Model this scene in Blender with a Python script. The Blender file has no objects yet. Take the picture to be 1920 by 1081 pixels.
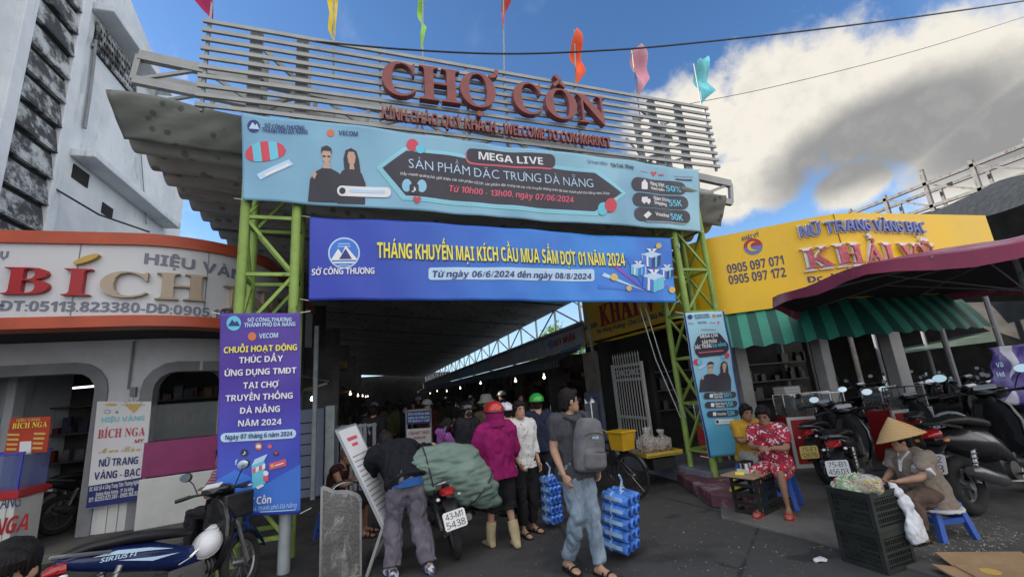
import bpy, bmesh, math, random, unicodedata
from math import sin, cos, pi, radians as R_
from mathutils import Vector as V, Matrix, noise
random.seed(7)
sc = bpy.context.scene
COL = sc.collection
# ------------------------------------------------------------------ camera
FPX, HCAM = 810.0, 1.68
_up = V((-280, 3490, -FPX)).normalized()
_ay = V((-245, -220, -FPX)); _ay = (_ay - _up * _up.dot(_ay)).normalized()
_ax = _ay.cross(_up)
RC = Matrix((_ax, _ay, _up))
CAMP = V((0, 0, HCAM))
cd = bpy.data.cameras.new("camera"); cam = bpy.data.objects.new("camera", cd); COL.objects.link(cam)
cd.sensor_width = 36; cd.lens = 36 * FPX / 1920; cd.clip_start = .05; cd.clip_end = 3000
cam.matrix_world = Matrix.Translation(CAMP) @ RC.to_4x4()
sc.camera = cam
# ------------------------------------------------------------------ exposure, world, sun
sc.view_settings.view_transform = 'Standard'; sc.view_settings.look = 'None'
sc.view_settings.exposure = 0.98; sc.view_settings.gamma = 1
SUN_DIR = V((-1.0, .45, .48)).normalized()          # towards the sun: beyond the tall building on the left
SUN_EL = math.asin(SUN_DIR.z); SUN_AZ = math.atan2(SUN_DIR.x, SUN_DIR.y)
wd = bpy.data.worlds.new("World"); sc.world = wd; wd.use_nodes = True
nt = wd.node_tree; nt.nodes.clear()
def N(t, **k):
    n = nt.nodes.new(t)
    for a, b in k.items(): setattr(n, a, b)
    return n
def val(sock, v):
    if isinstance(v, bpy.types.NodeSocket): nt.links.new(v, sock)
    else: sock.default_value = v
def mth(op, a, b=0.0, c=0.0, clamp=False):
    n = N('ShaderNodeMath', operation=op); n.use_clamp = clamp
    val(n.inputs[0], a); val(n.inputs[1], b); val(n.inputs[2], c); return n.outputs[0]
def vdot(a, b):
    n = N('ShaderNodeVectorMath', operation='DOT_PRODUCT'); val(n.inputs[0], a); val(n.inputs[1], b); return n.outputs['Value']
def sstep(x, a, b):
    n = N('ShaderNodeMapRange', interpolation_type='SMOOTHSTEP'); val(n.inputs[0], x); val(n.inputs[1], a); val(n.inputs[2], b); return n.outputs[0]
def mixc(f, a, b, mode='MIX'):
    n = N('ShaderNodeMix', data_type='RGBA', blend_type=mode); val(n.inputs[0], f)
    val(n.inputs[6], a if not isinstance(a, tuple) else (*a, 1)); val(n.inputs[7], b if not isinstance(b, tuple) else (*b, 1)); return n.outputs[2]
def wnoise(vec, s, det=6, rough=.55, dist=0.0):
    n = N('ShaderNodeTexNoise'); val(n.inputs['Vector'], vec); n.inputs['Scale'].default_value = s
    n.inputs['Detail'].default_value = det; n.inputs['Roughness'].default_value = rough; n.inputs['Distortion'].default_value = dist
    return n.outputs['Fac']
def build_world():
    sky = N('ShaderNodeTexSky', sky_type='NISHITA'); sky.sun_disc = False
    sky.sun_elevation = SUN_EL; sky.sun_rotation = SUN_AZ; sky.air_density = 1.0; sky.dust_density = .6; sky.ozone_density = 2.2
    tc = N('ShaderNodeTexCoord'); d = tc.outputs['Generated']
    def wray(px, py): return (RC @ V((px - 960, 540.5 - py, -FPX))).normalized()
    def lump(px, py, wx, wy, tilt=0):                  # one cloud bank in the sky dome: centre and angular half sizes
        c = wray(px, py); e = V((0, 0, 1)).cross(c); e = -e.normalized(); n = e.cross(c).normalized()
        if n.z < 0: n = -n
        e2 = e * cos(tilt) + n * sin(tilt); n2 = n * cos(tilt) - e * sin(tilt)
        f = mth('MAXIMUM', vdot(d, tuple(c)), .05)
        u = mth('DIVIDE', vdot(d, tuple(e2)), f); v = mth('DIVIDE', vdot(d, tuple(n2)), f)
        uu = mth('DIVIDE', u, wx); vv = mth('DIVIDE', v, wy)
        r = mth('SQRT', mth('ADD', mth('MULTIPLY', uu, uu), mth('MULTIPLY', vv, vv)))
        front = sstep(vdot(d, tuple(c)), .0, .25)
        return mth('MULTIPLY', mth('SUBTRACT', 1.0, r), front), vv
    nb = wnoise(d, 8.5, 9, .58); nf = wnoise(d, 26, 8, .62)
    bill = mth('ADD', mth('MULTIPLY', mth('SUBTRACT', nb, .5), 2.3), mth('MULTIPLY', mth('SUBTRACT', nf, .5), 1.1))
    m = None; av = None
    for px, py, wx, wy, t in ((1290, 245, .16, .12, .1), (1480, 205, .19, .15, .1), (1700, 178, .20, .125, .12), (1950, 165, .22, .13, .1), (2300, 120, .35, .2, .1), (1390, 345, .16, .075, .15), (1600, 345, .07, .05, .3), (1830, 275, .10, .05, .35)):
        l_, v_ = lump(px, py, wx, wy, t); m = l_ if m is None else mth('MAXIMUM', m, l_)
    dens = sstep(mth('ADD', mth('MULTIPLY', m, 1.15), mth('MULTIPLY', bill, .46)), .0, .40)
    # light inside the cloud: bright billows on the sunny upper edge, grey thick body low in the middle
    g1, gv = lump(1640, 262, .24, .095, .13); g2, gv2 = lump(1960, 215, .20, .085, .12)
    grey = sstep(mth('ADD', mth('MAXIMUM', g1, g2), mth('MULTIPLY', bill, .16)), -.02, .52)
    ccol = mixc(grey, (.47, .445, .395), (.165, .166, .166))
    ccol = mixc(mth('MULTIPLY', sstep(mth('ADD', nf, mth('MULTIPLY', nb, .6)), .74, 1.05), .28), ccol, (.27, .265, .26))
    wis = mth('MULTIPLY', sstep(wnoise(d, 3.1, 7, .62, .6), .52, .8), .35)
    skyc = N('ShaderNodeVectorMath', operation='SCALE'); nt.links.new(sky.outputs[0], skyc.inputs[0]); skyc.inputs['Scale'].default_value = .090
    tint = mixc(1.0, skyc.outputs[0], (.68, .94, 1.20), 'MULTIPLY')
    s1 = mixc(wis, tint, (.30, .36, .44))
    hz = sstep(vdot(d, (0, 0, 1)), .42, .0)
    s1 = mixc(mth('MULTIPLY', hz, .45), s1, (.42, .54, .66))
    # added unseen bright cloud behind the camera, as fill light for the shaded street
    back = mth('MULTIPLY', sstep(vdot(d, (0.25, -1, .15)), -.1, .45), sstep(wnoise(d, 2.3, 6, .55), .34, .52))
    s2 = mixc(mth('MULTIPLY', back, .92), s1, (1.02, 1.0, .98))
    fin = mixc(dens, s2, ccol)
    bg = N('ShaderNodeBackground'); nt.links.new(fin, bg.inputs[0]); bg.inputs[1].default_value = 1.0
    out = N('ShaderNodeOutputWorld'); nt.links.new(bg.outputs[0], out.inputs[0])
build_world()
sl = bpy.data.lights.new("sun", 'SUN'); sl.energy = 3.4; sl.angle = R_(.53); sl.color = (1, .93, .82)
so = bpy.data.objects.new("sun", sl); COL.objects.link(so); so.rotation_euler = SUN_DIR.to_track_quat('Z', 'Y').to_euler(); so.location = (-30, 20, 40)
# ------------------------------------------------------------------ surveying helpers (a pixel of the photograph -> a point on a known surface)
def ray(px, py): return RC @ V((px - 960, 540.5 - py, -FPX))
def G(px, py, z=0.0):
    d = ray(px, py); return CAMP + d * ((z - HCAM) / d.z)
def atY(px, py, y):
    d = ray(px, py); return CAMP + d * (y / d.y)
def atX(px, py, x):
    d = ray(px, py); return CAMP + d * (x / d.x)
class Surf:
    """a vertical sheet standing on a plan polyline; (u along the line, z, w out of the sheet)"""
    def __init__(s, pts, flip=False, disp=None):
        s.p = [V((a, b)) for a, b in pts]; s.L = [0]
        for a, b in zip(s.p, s.p[1:]): s.L.append(s.L[-1] + (b - a).length)
        s.flip = flip; s.disp = disp
    def at(s, u):
        k = 0
        while k < len(s.p) - 2 and u > s.L[k + 1]: k += 1
        a, b = s.p[k], s.p[k + 1]; t = (b - a).normalized(); q = a + t * (u - s.L[k])
        n = V((t.y, -t.x)); 
        if s.flip: n = -n
        # smooth normal between segments
        return q, n
    def m(s, u, z, w=0.0):
        if s.disp: w += s.disp(u, z)
        q, n = s.at(u); return V((q.x + n.x * w, q.y + n.y * w, z))
    def px(s, px, py):
        d = ray(px, py); best = None
        for k in range(len(s.p) - 1):
            a, b = s.p[k], s.p[k + 1]; e = b - a
            det = d.x * (-e.y) + d.y * e.x
            if abs(det) < 1e-9: continue
            rx, ry = a.x - CAMP.x, a.y - CAMP.y
            t = (rx * (-e.y) + ry * e.x) / det; q = (d.x * ry - d.y * rx) / det
            lo = -1e9 if k == 0 else -1e-6; hi = 1e9 if k == len(s.p) - 2 else 1 + 1e-6
            if t > 0 and lo <= q <= hi and (best is None or t < best[0]): best = (t, s.L[k] + q * e.length)
        if best is None: raise ValueError("survey ray misses sheet %s %s" % (px, py))
        return best[1], CAMP.z + d.z * best[0]
# ------------------------------------------------------------------ materials
_mats = {}
def M(name, col=(.5, .5, .5), rough=.6, metal=0.0, var=.12, scale=5.0, bump=.08, bscale=40.0, col2=None, spots=None, coat=0.0, alpha=1.0, trans=0.0, emit=None, estr=0.0, stretch=None, spec=.5, sheen=0.0, ior=1.45, sss=0.0):
    if name in _mats: return _mats[name]
    global nt
    m = bpy.data.materials.new(name); m.use_nodes = True; keep = nt; nt = m.node_tree
    bs = nt.nodes['Principled BSDF']
    tc = N('ShaderNodeTexCoord'); vec = tc.outputs['Object']
    if stretch:
        mp = N('ShaderNodeMapping'); mp.inputs['Scale'].default_value = stretch; nt.links.new(vec, mp.inputs[0]); vec = mp.outputs[0]
    f = wnoise(vec, scale, 5, .6)
    dark = tuple(c * (1 - var) for c in col); lite = tuple(min(1, c * (1 + var)) for c in col)
    c = mixc(sstep(f, .3, .7), dark, lite)
    if col2: c = mixc(sstep(wnoise(vec, scale * .6, 7, .65), .52, .66), c, col2)
    if spots:                                            # (colour, scale, lo, hi)
        c = mixc(sstep(wnoise(vec, spots[1], 6, .7), spots[2], spots[3]), c, spots[0])
    nt.links.new(c, bs.inputs['Base Color'])
    rn = mth('ADD', mth('MULTIPLY', mth('SUBTRACT', f, .5), .35), rough, clamp=True); nt.links.new(rn, bs.inputs['Roughness'])
    bs.inputs['Metallic'].default_value = metal; bs.inputs['Coat Weight'].default_value = coat; bs.inputs['Coat Roughness'].default_value = .06
    bs.inputs['Alpha'].default_value = alpha; bs.inputs['Transmission Weight'].default_value = trans; bs.inputs['IOR'].default_value = ior
    bs.inputs['Specular IOR Level'].default_value = spec; bs.inputs['Sheen Weight'].default_value = sheen
    if sss: bs.inputs['Subsurface Weight'].default_value = sss; bs.inputs['Subsurface Radius'].default_value = (.02, .008, .004)
    if emit: bs.inputs['Emission Color'].default_value = (*emit, 1); bs.inputs['Emission Strength'].default_value = estr
    if bump:
        b = N('ShaderNodeBump'); b.inputs['Strength'].default_value = bump; b.inputs['Distance'].default_value = .02
        nt.links.new(wnoise(vec, bscale, 4, .6), b.inputs['Height']); nt.links.new(b.outputs[0], bs.inputs['Normal'])
    nt = keep; _mats[name] = m; return m
def MC(name, fn, rough=.6, bump=.1, bscale=30., **k):
    """material whose base colour comes from fn(object coordinates)"""
    if name in _mats: return _mats[name]
    global nt
    m = M(name, rough=rough, bump=bump, bscale=bscale, **k); keep = nt; nt = m.node_tree
    bs = nt.nodes['Principled BSDF']; vec = N('ShaderNodeTexCoord').outputs['Object']
    nt.links.new(fn(vec), bs.inputs['Base Color']); nt = keep; return m
def sep(vec):
    n = N('ShaderNodeSeparateXYZ'); nt.links.new(vec, n.inputs[0]); return n.outputs
def mapv(vec, s):
    n = N('ShaderNodeMapping'); n.inputs['Scale'].default_value = s; nt.links.new(vec, n.inputs[0]); return n.outputs[0]
def vor(vec, s, feat='F1'):
    n = N('ShaderNodeTexVoronoi', feature=feat); nt.links.new(vec, n.inputs['Vector']); n.inputs['Scale'].default_value = s; return n
# ------------------------------------------------------------------ mesh builder
class MB:
    def __init__(s): s.v = []; s.f = []; s.mi = []
    def add(s, vs, fs, mi=0):
        o = len(s.v); s.v += [tuple(p) for p in vs]; s.f += [tuple(i + o for i in f) for f in fs]; s.mi += [mi] * len(fs)
    def box(s, c, d, rz=0.0, mi=0, rot=None):
        x, y, z = (k / 2 for k in d); m = (rot or Matrix.Rotation(rz, 3, 'Z')); c = V(c)
        vs = [c + m @ V((a * x, b * y, e * z)) for e in (-1, 1) for a, b in ((-1, -1), (1, -1), (1, 1), (-1, 1))]
        s.add(vs, [(3, 2, 1, 0), (4, 5, 6, 7), (0, 1, 5, 4), (1, 2, 6, 5), (2, 3, 7, 6), (3, 0, 4, 7)], mi); return s
    def bar(s, a, b, w, h=None, mi=0, up=(0, 0, 1)):
        a, b = V(a), V(b); t = (b - a); L = t.length; t = t.normalized(); up = V(up)
        if abs(t.dot(up)) > .98: up = V((0, 1, 0))
        x = t.cross(up).normalized(); y = x.cross(t)
        rot = Matrix((x, t, y)).transposed(); return s.box((a + b) / 2, (w, L, h or w), rot=rot, mi=mi)
    def loft(s, rings, mi=0, cap=True, closed=True):
        n = len(rings[0]); vs = [p for r in rings for p in r]; fs = []
        for k in range(len(rings) - 1):
            for i in range(n if closed else n - 1):
                j = (i + 1) % n; fs.append((k * n + i, k * n + j, (k + 1) * n + j, (k + 1) * n + i))
        if cap and closed: fs += [tuple(range(n))[::-1], tuple(range((len(rings) - 1) * n, len(rings) * n))]
        s.add(vs, fs, mi); return s
    def tube(s, pts, r, n=8, mi=0, cap=True):
        pts = [V(p) for p in pts]; rs = r if isinstance(r, (list, tuple)) else [r] * len(pts); rings = []; pre = None
        for k, p in enumerate(pts):
            t = (pts[min(k + 1, len(pts) - 1)] - pts[max(k - 1, 0)])
            t = t.normalized() if t.length > 1e-9 else V((0, 0, 1))
            if pre is None: x = t.orthogonal().normalized()
            else:
                x = pre - t * t.dot(pre); x = x.normalized() if x.length > 1e-6 else t.orthogonal().normalized()
            pre = x; y = t.cross(x)
            rings.append([p + (x * cos(2 * pi * i / n) + y * sin(2 * pi * i / n)) * rs[k] for i in range(n)])
        return s.loft(rings, mi, cap)
    def ell(s, c, r, seg=14, rg=9, mi=0, rot=None, t0=0.0, t1=pi):
        c = V(c); r = (r, r, r) if not isinstance(r, (tuple, list)) else r; rot = rot or Matrix.Identity(3); rings = []
        for k in range(rg + 1):
            a = max(.02, min(pi - .02, t0 + (t1 - t0) * k / rg))
            rings.append([c + rot @ V((r[0] * sin(a) * cos(2 * pi * i / seg), r[1] * sin(a) * sin(2 * pi * i / seg), r[2] * cos(a))) for i in range(seg)])
        return s.loft(rings[::-1], mi)
    def lathe(s, prof, c=(0, 0, 0), n=20, mi=0, rot=None, cap=False):
        c = V(c); rot = rot or Matrix.Identity(3)
        return s.loft([[c + rot @ V((r * cos(2 * pi * i / n), r * sin(2 * pi * i / n), z)) for i in range(n)] for r, z in prof], mi, cap)
    def torus(s, c, R, r, rot=None, n=24, k=8, mi=0, a0=0, a1=2 * pi):
        c = V(c); rot = rot or Matrix.Identity(3); full = abs(a1 - a0 - 2 * pi) < 1e-6; rings = []
        for i in range(n if full else n + 1):
            a = a0 + (a1 - a0) * i / n
            rings.append([c + rot @ V(((R + r * cos(2 * pi * j / k)) * cos(a), (R + r * cos(2 * pi * j / k)) * sin(a), r * sin(2 * pi * j / k))) for j in range(k)])
        if full: rings.append(rings[0])
        return s.loft(rings, mi, not full)
    def prism(s, poly, w0, w1, mp, mi=0, side=True):
        """flat outline poly (u,v) -> solid between w0 and w1 through mp(u,v,w)"""
        n = len(poly); tri = tess(poly)
        vs = [mp(u, v, w1) for u, v in poly] + ([mp(u, v, w0) for u, v in poly] if side else [])
        fs = [t for t in tri]
        if side: fs += [tuple(i + n for i in t[::-1]) for t in tri] + [(i, i + n, (i + 1) % n + n, (i + 1) % n) for i in range(n)]
        s.add(vs, fs, mi); return s
    def grid(s, fn, nu, nv, mi=0):
        vs = [fn(i / nu, j / nv) for j in range(nv + 1) for i in range(nu + 1)]
        s.add(vs, [(j * (nu + 1) + i, j * (nu + 1) + i + 1, (j + 1) * (nu + 1) + i + 1, (j + 1) * (nu + 1) + i) for j in range(nv) for i in range(nu)], mi); return s
    def build(s, name, mats, parent=None, smooth=40, bevel=0, loc=None, fix=True):
        me = bpy.data.meshes.new(name); me.from_pydata(s.v, [], s.f)
        mats = mats if isinstance(mats, (list, tuple)) else [mats]
        for m in mats: me.materials.append(m)
        if len(mats) > 1: me.polygons.foreach_set('material_index', s.mi)
        if fix:
            bm = bmesh.new(); bm.from_mesh(me); bmesh.ops.recalc_face_normals(bm, faces=bm.faces); bm.to_mesh(me); bm.free()
        if smooth:
            me.polygons.foreach_set('use_smooth', [True] * len(me.polygons)); me.set_sharp_from_angle(angle=R_(smooth))
        me.update(); o = bpy.data.objects.new(name, me); COL.objects.link(o)
        if parent: o.parent = parent
        if loc: o.location = loc
        if bevel:
            b = o.modifiers.new('bevel', 'BEVEL'); b.width = bevel; b.segments = 2; b.limit_method = 'ANGLE'; b.angle_limit = R_(40)
        return o
def tess(poly):
    from mathutils.geometry import tessellate_polygon
    return [tuple(t) for t in tessellate_polygon([[V((a, b, 0)) for a, b in poly]])]
def tag(o, label=None, cat=None, group=None, kind=None):
    if label: o['label'] = label
    if cat: o['category'] = cat
    if group: o['group'] = group
    if kind: o['kind'] = kind
    return o
def thing(name, label, cat, loc=(0, 0, 0), rz=0.0, group=None):
    o = bpy.data.objects.new(name, None); COL.objects.link(o); o.empty_display_size = .2
    o.location = loc; o.rotation_euler = (0, 0, rz); return tag(o, label, cat, group)
def dup(root, loc, rz, label=None, group=None, remat=None):
    r = root.copy(); COL.objects.link(r); r.location = loc; r.rotation_euler = (0, 0, rz)
    if label: r['label'] = label
    if group: r['group'] = group
    for ch in list(root.children):
        c = ch.copy(); COL.objects.link(c); c.parent = r
        for g in ch.children:
            d = g.copy(); COL.objects.link(d); d.parent = c
    return r
# ------------------------------------------------------------------ lettering
_gl = {}
def _styled(ch, style):
    o = ord(ch); A = {'serif': (0x1D400, 0x1D41A, 0x1D7CE), 'bold': (0x1D5D4, 0x1D5EE, 0x1D7EC), 'script': (0x1D4D0, 0x1D4EA, None), 'medium': (0x1D5A0, 0x1D5BA, 0x1D7E2)}.get(style)
    if A:
        if 'A' <= ch <= 'Z': return chr(A[0] + o - 65)
        if 'a' <= ch <= 'z': return chr(A[1] + o - 97)
        if '0' <= ch <= '9' and A[2]: return chr(A[2] + o - 48)
    return ch
def glyph(ch, style):
    k = (ch, style)
    if k in _gl: return _gl[k]
    g = _styled(ch, style)
    def mk(body):
        d = bpy.data.curves.new('g', 'FONT'); d.body = body; d.size = 1; d.resolution_u = 3
        if style == 'thin': d.offset = -.008
        o = bpy.data.objects.new('g', d); COL.objects.link(o)
        dg = bpy.context.evaluated_depsgraph_get(); ev = o.evaluated_get(dg); me = ev.to_mesh()
        r = ([(v.co.x, v.co.y) for v in me.vertices], [tuple(p.vertices) for p in me.polygons])
        ev.to_mesh_clear(); bpy.data.objects.remove(o); bpy.data.curves.remove(d); return r
    vs, fs = mk(g)
    if vs:
        x0 = min(v[0] for v in vs); x1 = max(v[0] for v in vs)
        vs = [(v[0] - x0, v[1]) for v in vs]; wid = x1 - x0
    else: wid = .22
    cnt = {}
    for f in fs:
        for i in range(len(f)):
            e = (f[i], f[(i + 1) % len(f)]); cnt[e] = 1
    edges = [e for e in cnt if (e[1], e[0]) not in cnt]
    _gl[k] = (vs, fs, wid, edges); return _gl[k]
def text2d(s, style='bold'):
    """verts, faces, boundary edges and width of a line of text, baseline at 0, capital height about 0.7"""
    s = unicodedata.normalize('NFD', s.replace('Đ', 'D\u0335').replace('đ', 'd\u0335'))
    V2, F, E = [], [], []; x = 0.0; t = {'serif': .075, 'bold': .085, 'thin': .03, 'regular': .05, 'medium': .055, 'script': .05}.get(style, .06)
    gap = .07 if style != 'thin' else .1
    def poly(ps):
        o = len(V2); n = len(ps); V2.extend(ps); F.append(tuple(range(o, o + n))); E.extend((o + i, o + (i + 1) % n) for i in range(n))
    def stroke(pts):
        for a, b in zip(pts, pts[1:]):
            dx, dy = b[0] - a[0], b[1] - a[1]; L = math.hypot(dx, dy) or 1; nx, ny = -dy / L * t / 2, dx / L * t / 2
            poly([(a[0] + nx, a[1] + ny), (a[0] - nx, a[1] - ny), (b[0] - nx, b[1] - ny), (b[0] + nx, b[1] + ny)])
    last = None
    for ch in s:
        if unicodedata.combining(ch) and last:
            cx, top, x0, x1, up = last; k = ord(ch)
            if k == 0x0335:
                y = .36 if up else .62; stroke([(x0 - .05, y), (x0 + .2, y)] if up else [(x1 - .24, y), (x1 + .05, y)])
            elif k == 0x031B: stroke([(x1 - .10, top - .04), (x1 + .03, top), (x1 + .06, top + .12)])
            elif k == 0x0323: 
                r = t * .75; poly([(cx + r * cos(a * pi / 4), -.14 + r * sin(a * pi / 4)) for a in range(8)])
            else:
                b = top + .06
                if k == 0x0301: stroke([(cx - .05, b), (cx + .08, b + .13)])
                elif k == 0x0300: stroke([(cx + .05, b), (cx - .08, b + .13)])
                elif k == 0x0302: stroke([(cx - .13, b), (cx, b + .11), (cx + .13, b)])
                elif k == 0x0306: stroke([(cx - .12, b + .1), (cx - .06, b + .02), (cx + .06, b + .02), (cx + .12, b + .1)])
                elif k == 0x0303: stroke([(cx - .14, b + .02), (cx - .06, b + .09), (cx + .06, b + .02), (cx + .14, b + .09)])
                elif k == 0x0309: stroke([(cx - .06, b + .13), (cx + .05, b + .13), (cx + .05, b + .07), (cx, b)])
                last = (cx, top + .13, x0, x1, up)
            continue
        if ch == ' ': x += .27; last = None; continue
        vs, fs, w, ed = glyph(ch, style); o = len(V2)
        V2.extend((a + x, b) for a, b in vs); F.extend(tuple(i + o for i in f) for f in fs); E.extend((a + o, b + o) for a, b in ed)
        top = max([v[1] for v in vs], default=.7)
        last = (x + w / 2, top if ch not in 'i' else top - .1, x, x + w, ch.isupper()); x += w + gap
    return V2, F, E, max(x - gap, .01)
def put_text(mb, s, mp, p0, p1, h, style='bold', depth=0.0, w=.004, mi=0, slant=0.0, bold=0.0):
    """lay s through mp(u,v,w) from baseline point p0 to p1 (u,v), capital height h"""
    V2, F, E, wd_ = text2d(s, style); dx, dy = p1[0] - p0[0], p1[1] - p0[1]; L = math.hypot(dx, dy)
    cap = {'serif': .68, 'bold': .72, 'medium': .72, 'script': .75}.get(style, .7)
    sx = L / wd_; sy = h / cap; ux, uy = dx / L, dy / L
    def q(a, b):
        a2 = a * sx + slant * b * sy; return (p0[0] + ux * a2, p0[1] + uy * a2 + b * sy)
    P = [q(a, b) for a, b in V2]
    n = len(P); vs = [mp(u, v, w + depth) for u, v in P]; fs = list(F)
    if depth > 0:
        vs += [mp(u, v, w) for u, v in P]; fs += [(a, a + n, b + n, b) for a, b in E]
    mb.add(vs, fs, mi)
def T(mb, S, s, a, b, ytop, **k):
    """text on sheet S: a, b = baseline ends in photo pixels, ytop = photo row of the capitals' top above a"""
    p0 = S.px(*a); p1 = S.px(*b); h = S.px(a[0], ytop)[1] - p0[1]
    put_text(mb, s, S.m, p0, p1, h, **k)
def subdiv(poly, step):
    """cut a convex outline into pieces on a grid so that it follows a wavy sheet"""
    def clip(ps, ax, c, s):
        out = []
        for i in range(len(ps)):
            a, b = ps[i], ps[(i + 1) % len(ps)]; da, db = (a[ax] - c) * s, (b[ax] - c) * s
            if da >= 0: out.append(a)
            if da * db < 0:
                t = da / (da - db); out.append((a[0] + (b[0] - a[0]) * t, a[1] + (b[1] - a[1]) * t))
        return out
    us = [p[0] for p in poly]; res = []
    k0, k1 = math.floor(min(us) / step), math.ceil(max(us) / step)
    for k in range(k0, k1):
        q = clip(clip(poly, 0, k * step, 1), 0, (k + 1) * step, -1)
        if len(q) < 3: continue
        vs_ = [p[1] for p in q]
        for j in range(math.floor(min(vs_) / step), math.ceil(max(vs_) / step)):
            r = clip(clip(q, 1, j * step, 1), 1, (j + 1) * step, -1)
            if len(r) >= 3: res.append(r)
    return res
def shape(mb, S, pts, mi=0, w=.003, step=.06, pix=True):
    P = [S.px(*p) for p in pts] if pix else pts
    for tri in tess(P):
        for q in subdiv([P[i] for i in tri], step): mb.add([S.m(u, v, w) for u, v in q], [tuple(range(len(q)))], mi)
def rrect(x0, y0, x1, y1, r, n=4, skew=0.0):
    """rounded rectangle in photo pixels; skew = rise per pixel to the right"""
    out = []
    for cx, cy, a0 in ((x1 - r, y0 + r, -90), (x1 - r, y1 - r, 0), (x0 + r, y1 - r, 90), (x0 + r, y0 + r, 180)):
        for i in range(n + 1):
            a = R_(a0 + 90 * i / n); x = cx + r * cos(a); out.append((x, cy + r * sin(a) + skew * (x - x0)))
    return out
def disc(cx, cy, r, n=14, ry=None): return [(cx + r * cos(2 * pi * i / n), cy + (ry or r) * sin(2 * pi * i / n)) for i in range(n)]
# ================================================================== SETTING
def asph(v):
    a = wnoise(v, 260, 3, .7); b = wnoise(v, .7, 6, .6); c = wnoise(v, 3.5, 5, .6)
    base = mixc(sstep(a, .35, .75), (.040, .040, .042), (.120, .118, .115))
    base = mixc(mth('MULTIPLY', sstep(b, .47, .60), .75), base, (.026, .026, .029))
    base = mixc(mth('MULTIPLY', sstep(c, .58, .72), .6), base, (.115, .11, .102))
    vv = vor(v, .42, 'DISTANCE_TO_EDGE')
    oil = sstep(wnoise(v, 1.9, 4, .5, .6), .63, .70); base = mixc(mth('MULTIPLY', oil, .7), base, (.020, .020, .022))
    base = mixc(mth('MULTIPLY', sstep(wnoise(v, 14, 3, .5), .70, .76), .6), base, (.19, .185, .17))
    return mixc(mth('MULTIPLY', sstep(mth('ADD', vv.outputs['Distance'], mth('MULTIPLY', c, .05)), .034, .026), .7), base, (.012, .012, .013))
m_asph = MC('asphalt', asph, rough=.72, bump=.55, bscale=190)
def conc(v):
    a = wnoise(v, 120, 3, .7); b = wnoise(v, 1.3, 7, .65); x = sep(v)
    base = mixc(sstep(b, .35, .65), (.085, .083, .080), (.17, .165, .155))
    return mixc(mth('MULTIPLY', sstep(a, .4, .7), .35), base, (.05, .05, .05))
m_conc = MC('worn_concrete', conc, rough=.8, bump=.35, bscale=90)
b = MB(); b.grid(lambda i, j: (-150 + 330 * i, -60 + 260 * j, 0), 6, 6); o = b.build('ground', m_asph, smooth=0); tag(o, kind='structure')
# raised concrete apron in front of the right-hand shop
ap = [G(1352, 972), G(1500, 1008), G(1590, 1034), G(1760, 1085)]
poly = [(4.75, 5.75), (ap[0].x, ap[0].y), (ap[1].x, ap[1].y), (ap[2].x, ap[2].y), (ap[3].x, ap[3].y), (7, 1.5), (30, 1.2), (30, 14), (7, 14), (5.6, 6.4)]
b = MB(); b.prism(poly, -.05, .028, lambda u, v, w: (u, v, w)); o = b.build('pavement', m_conc, smooth=0, bevel=.012); tag(o, kind='structure')
b = MB(); b.prism([(-9, 7.55), (-2.6, 7.55), (-2.05, 8.2), (-1.95, 10), (-1.95, 14), (-9, 14)], -.05, .10, lambda u, v, w: (u, v, w)); o = b.build('pavement', m_conc, smooth=0, bevel=.015); tag(o, kind='structure')

# ------------------------------------------------------------------ materials shared by buildings
def weather(v):
    x = sep(v); big = wnoise(v, .8, 8, .65); st = wnoise(mapv(v, (1.3, 1.3, .22)), 1.6, 8, .7, .8); sp = wnoise(v, 7, 6, .7)
    c = mixc(sstep(big, .35, .65), (.56, .60, .64), (.70, .73, .76))
    c = mixc(mth('MULTIPLY', sstep(st, .54, .74), .7), c, (.20, .23, .25))
    return mixc(mth('MULTIPLY', sstep(sp, .64, .76), .55), c, (.16, .17, .17))
m_weather = MC('weathered_plaster', weather, rough=.9, bump=.3, bscale=25)
def grime(v):
    a = wnoise(v, 1.7, 9, .72); b_ = wnoise(v, 5.5, 8, .7)
    return mixc(sstep(mth('ADD', mth('MULTIPLY', a, .7), mth('MULTIPLY', b_, .4)), .50, .64), (.055, .058, .062), (.46, .48, .49))
m_grime = MC('mould_blackened_concrete', grime, rough=.92, bump=.4, bscale=30)
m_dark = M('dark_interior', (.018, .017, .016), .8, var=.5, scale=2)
m_white = M('white_paint', (.62, .62, .61), .55, var=.07, scale=3, spots=((.35, .33, .30), 9, .66, .78))
m_offw = M('grey_white_paint', (.42, .42, .42), .6, var=.1, scale=3, spots=((.2, .19, .18), 8, .62, .75))
m_greyp = M('grey_plaster', (.23, .235, .25), .75, var=.12, scale=3)
m_steel = M('pale_painted_steel', (.31, .315, .31), .5, .2, var=.12, scale=4, spots=((.16, .08, .04), 11, .64, .74))
m_rust = M('rusty_steel', (.36, .33, .31), .6, .2, var=.15, scale=4, spots=((.14, .06, .03), 6, .55, .68))
m_orange = M('orange_fascia', (.45, .085, .038), .5, var=.12, scale=2, spots=((.30, .06, .03), 5, .62, .76))
m_glass = M('shop_glass', (.8, .9, .92), .05, var=0, bump=0, alpha=.07)
m_wood = M('old_plywood', (.30, .21, .13), .7, var=.25, scale=3, stretch=(8, 1, 1))
m_chrome = M('chrome', (.75, .75, .76), .14, 1.0, var=.05, bump=0)
m_black = M('black_plastic', (.015, .015, .017), .35, var=.3, bump=.04)
m_red = M('red_paint', (.40, .02, .025), .45, var=.1)

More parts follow.
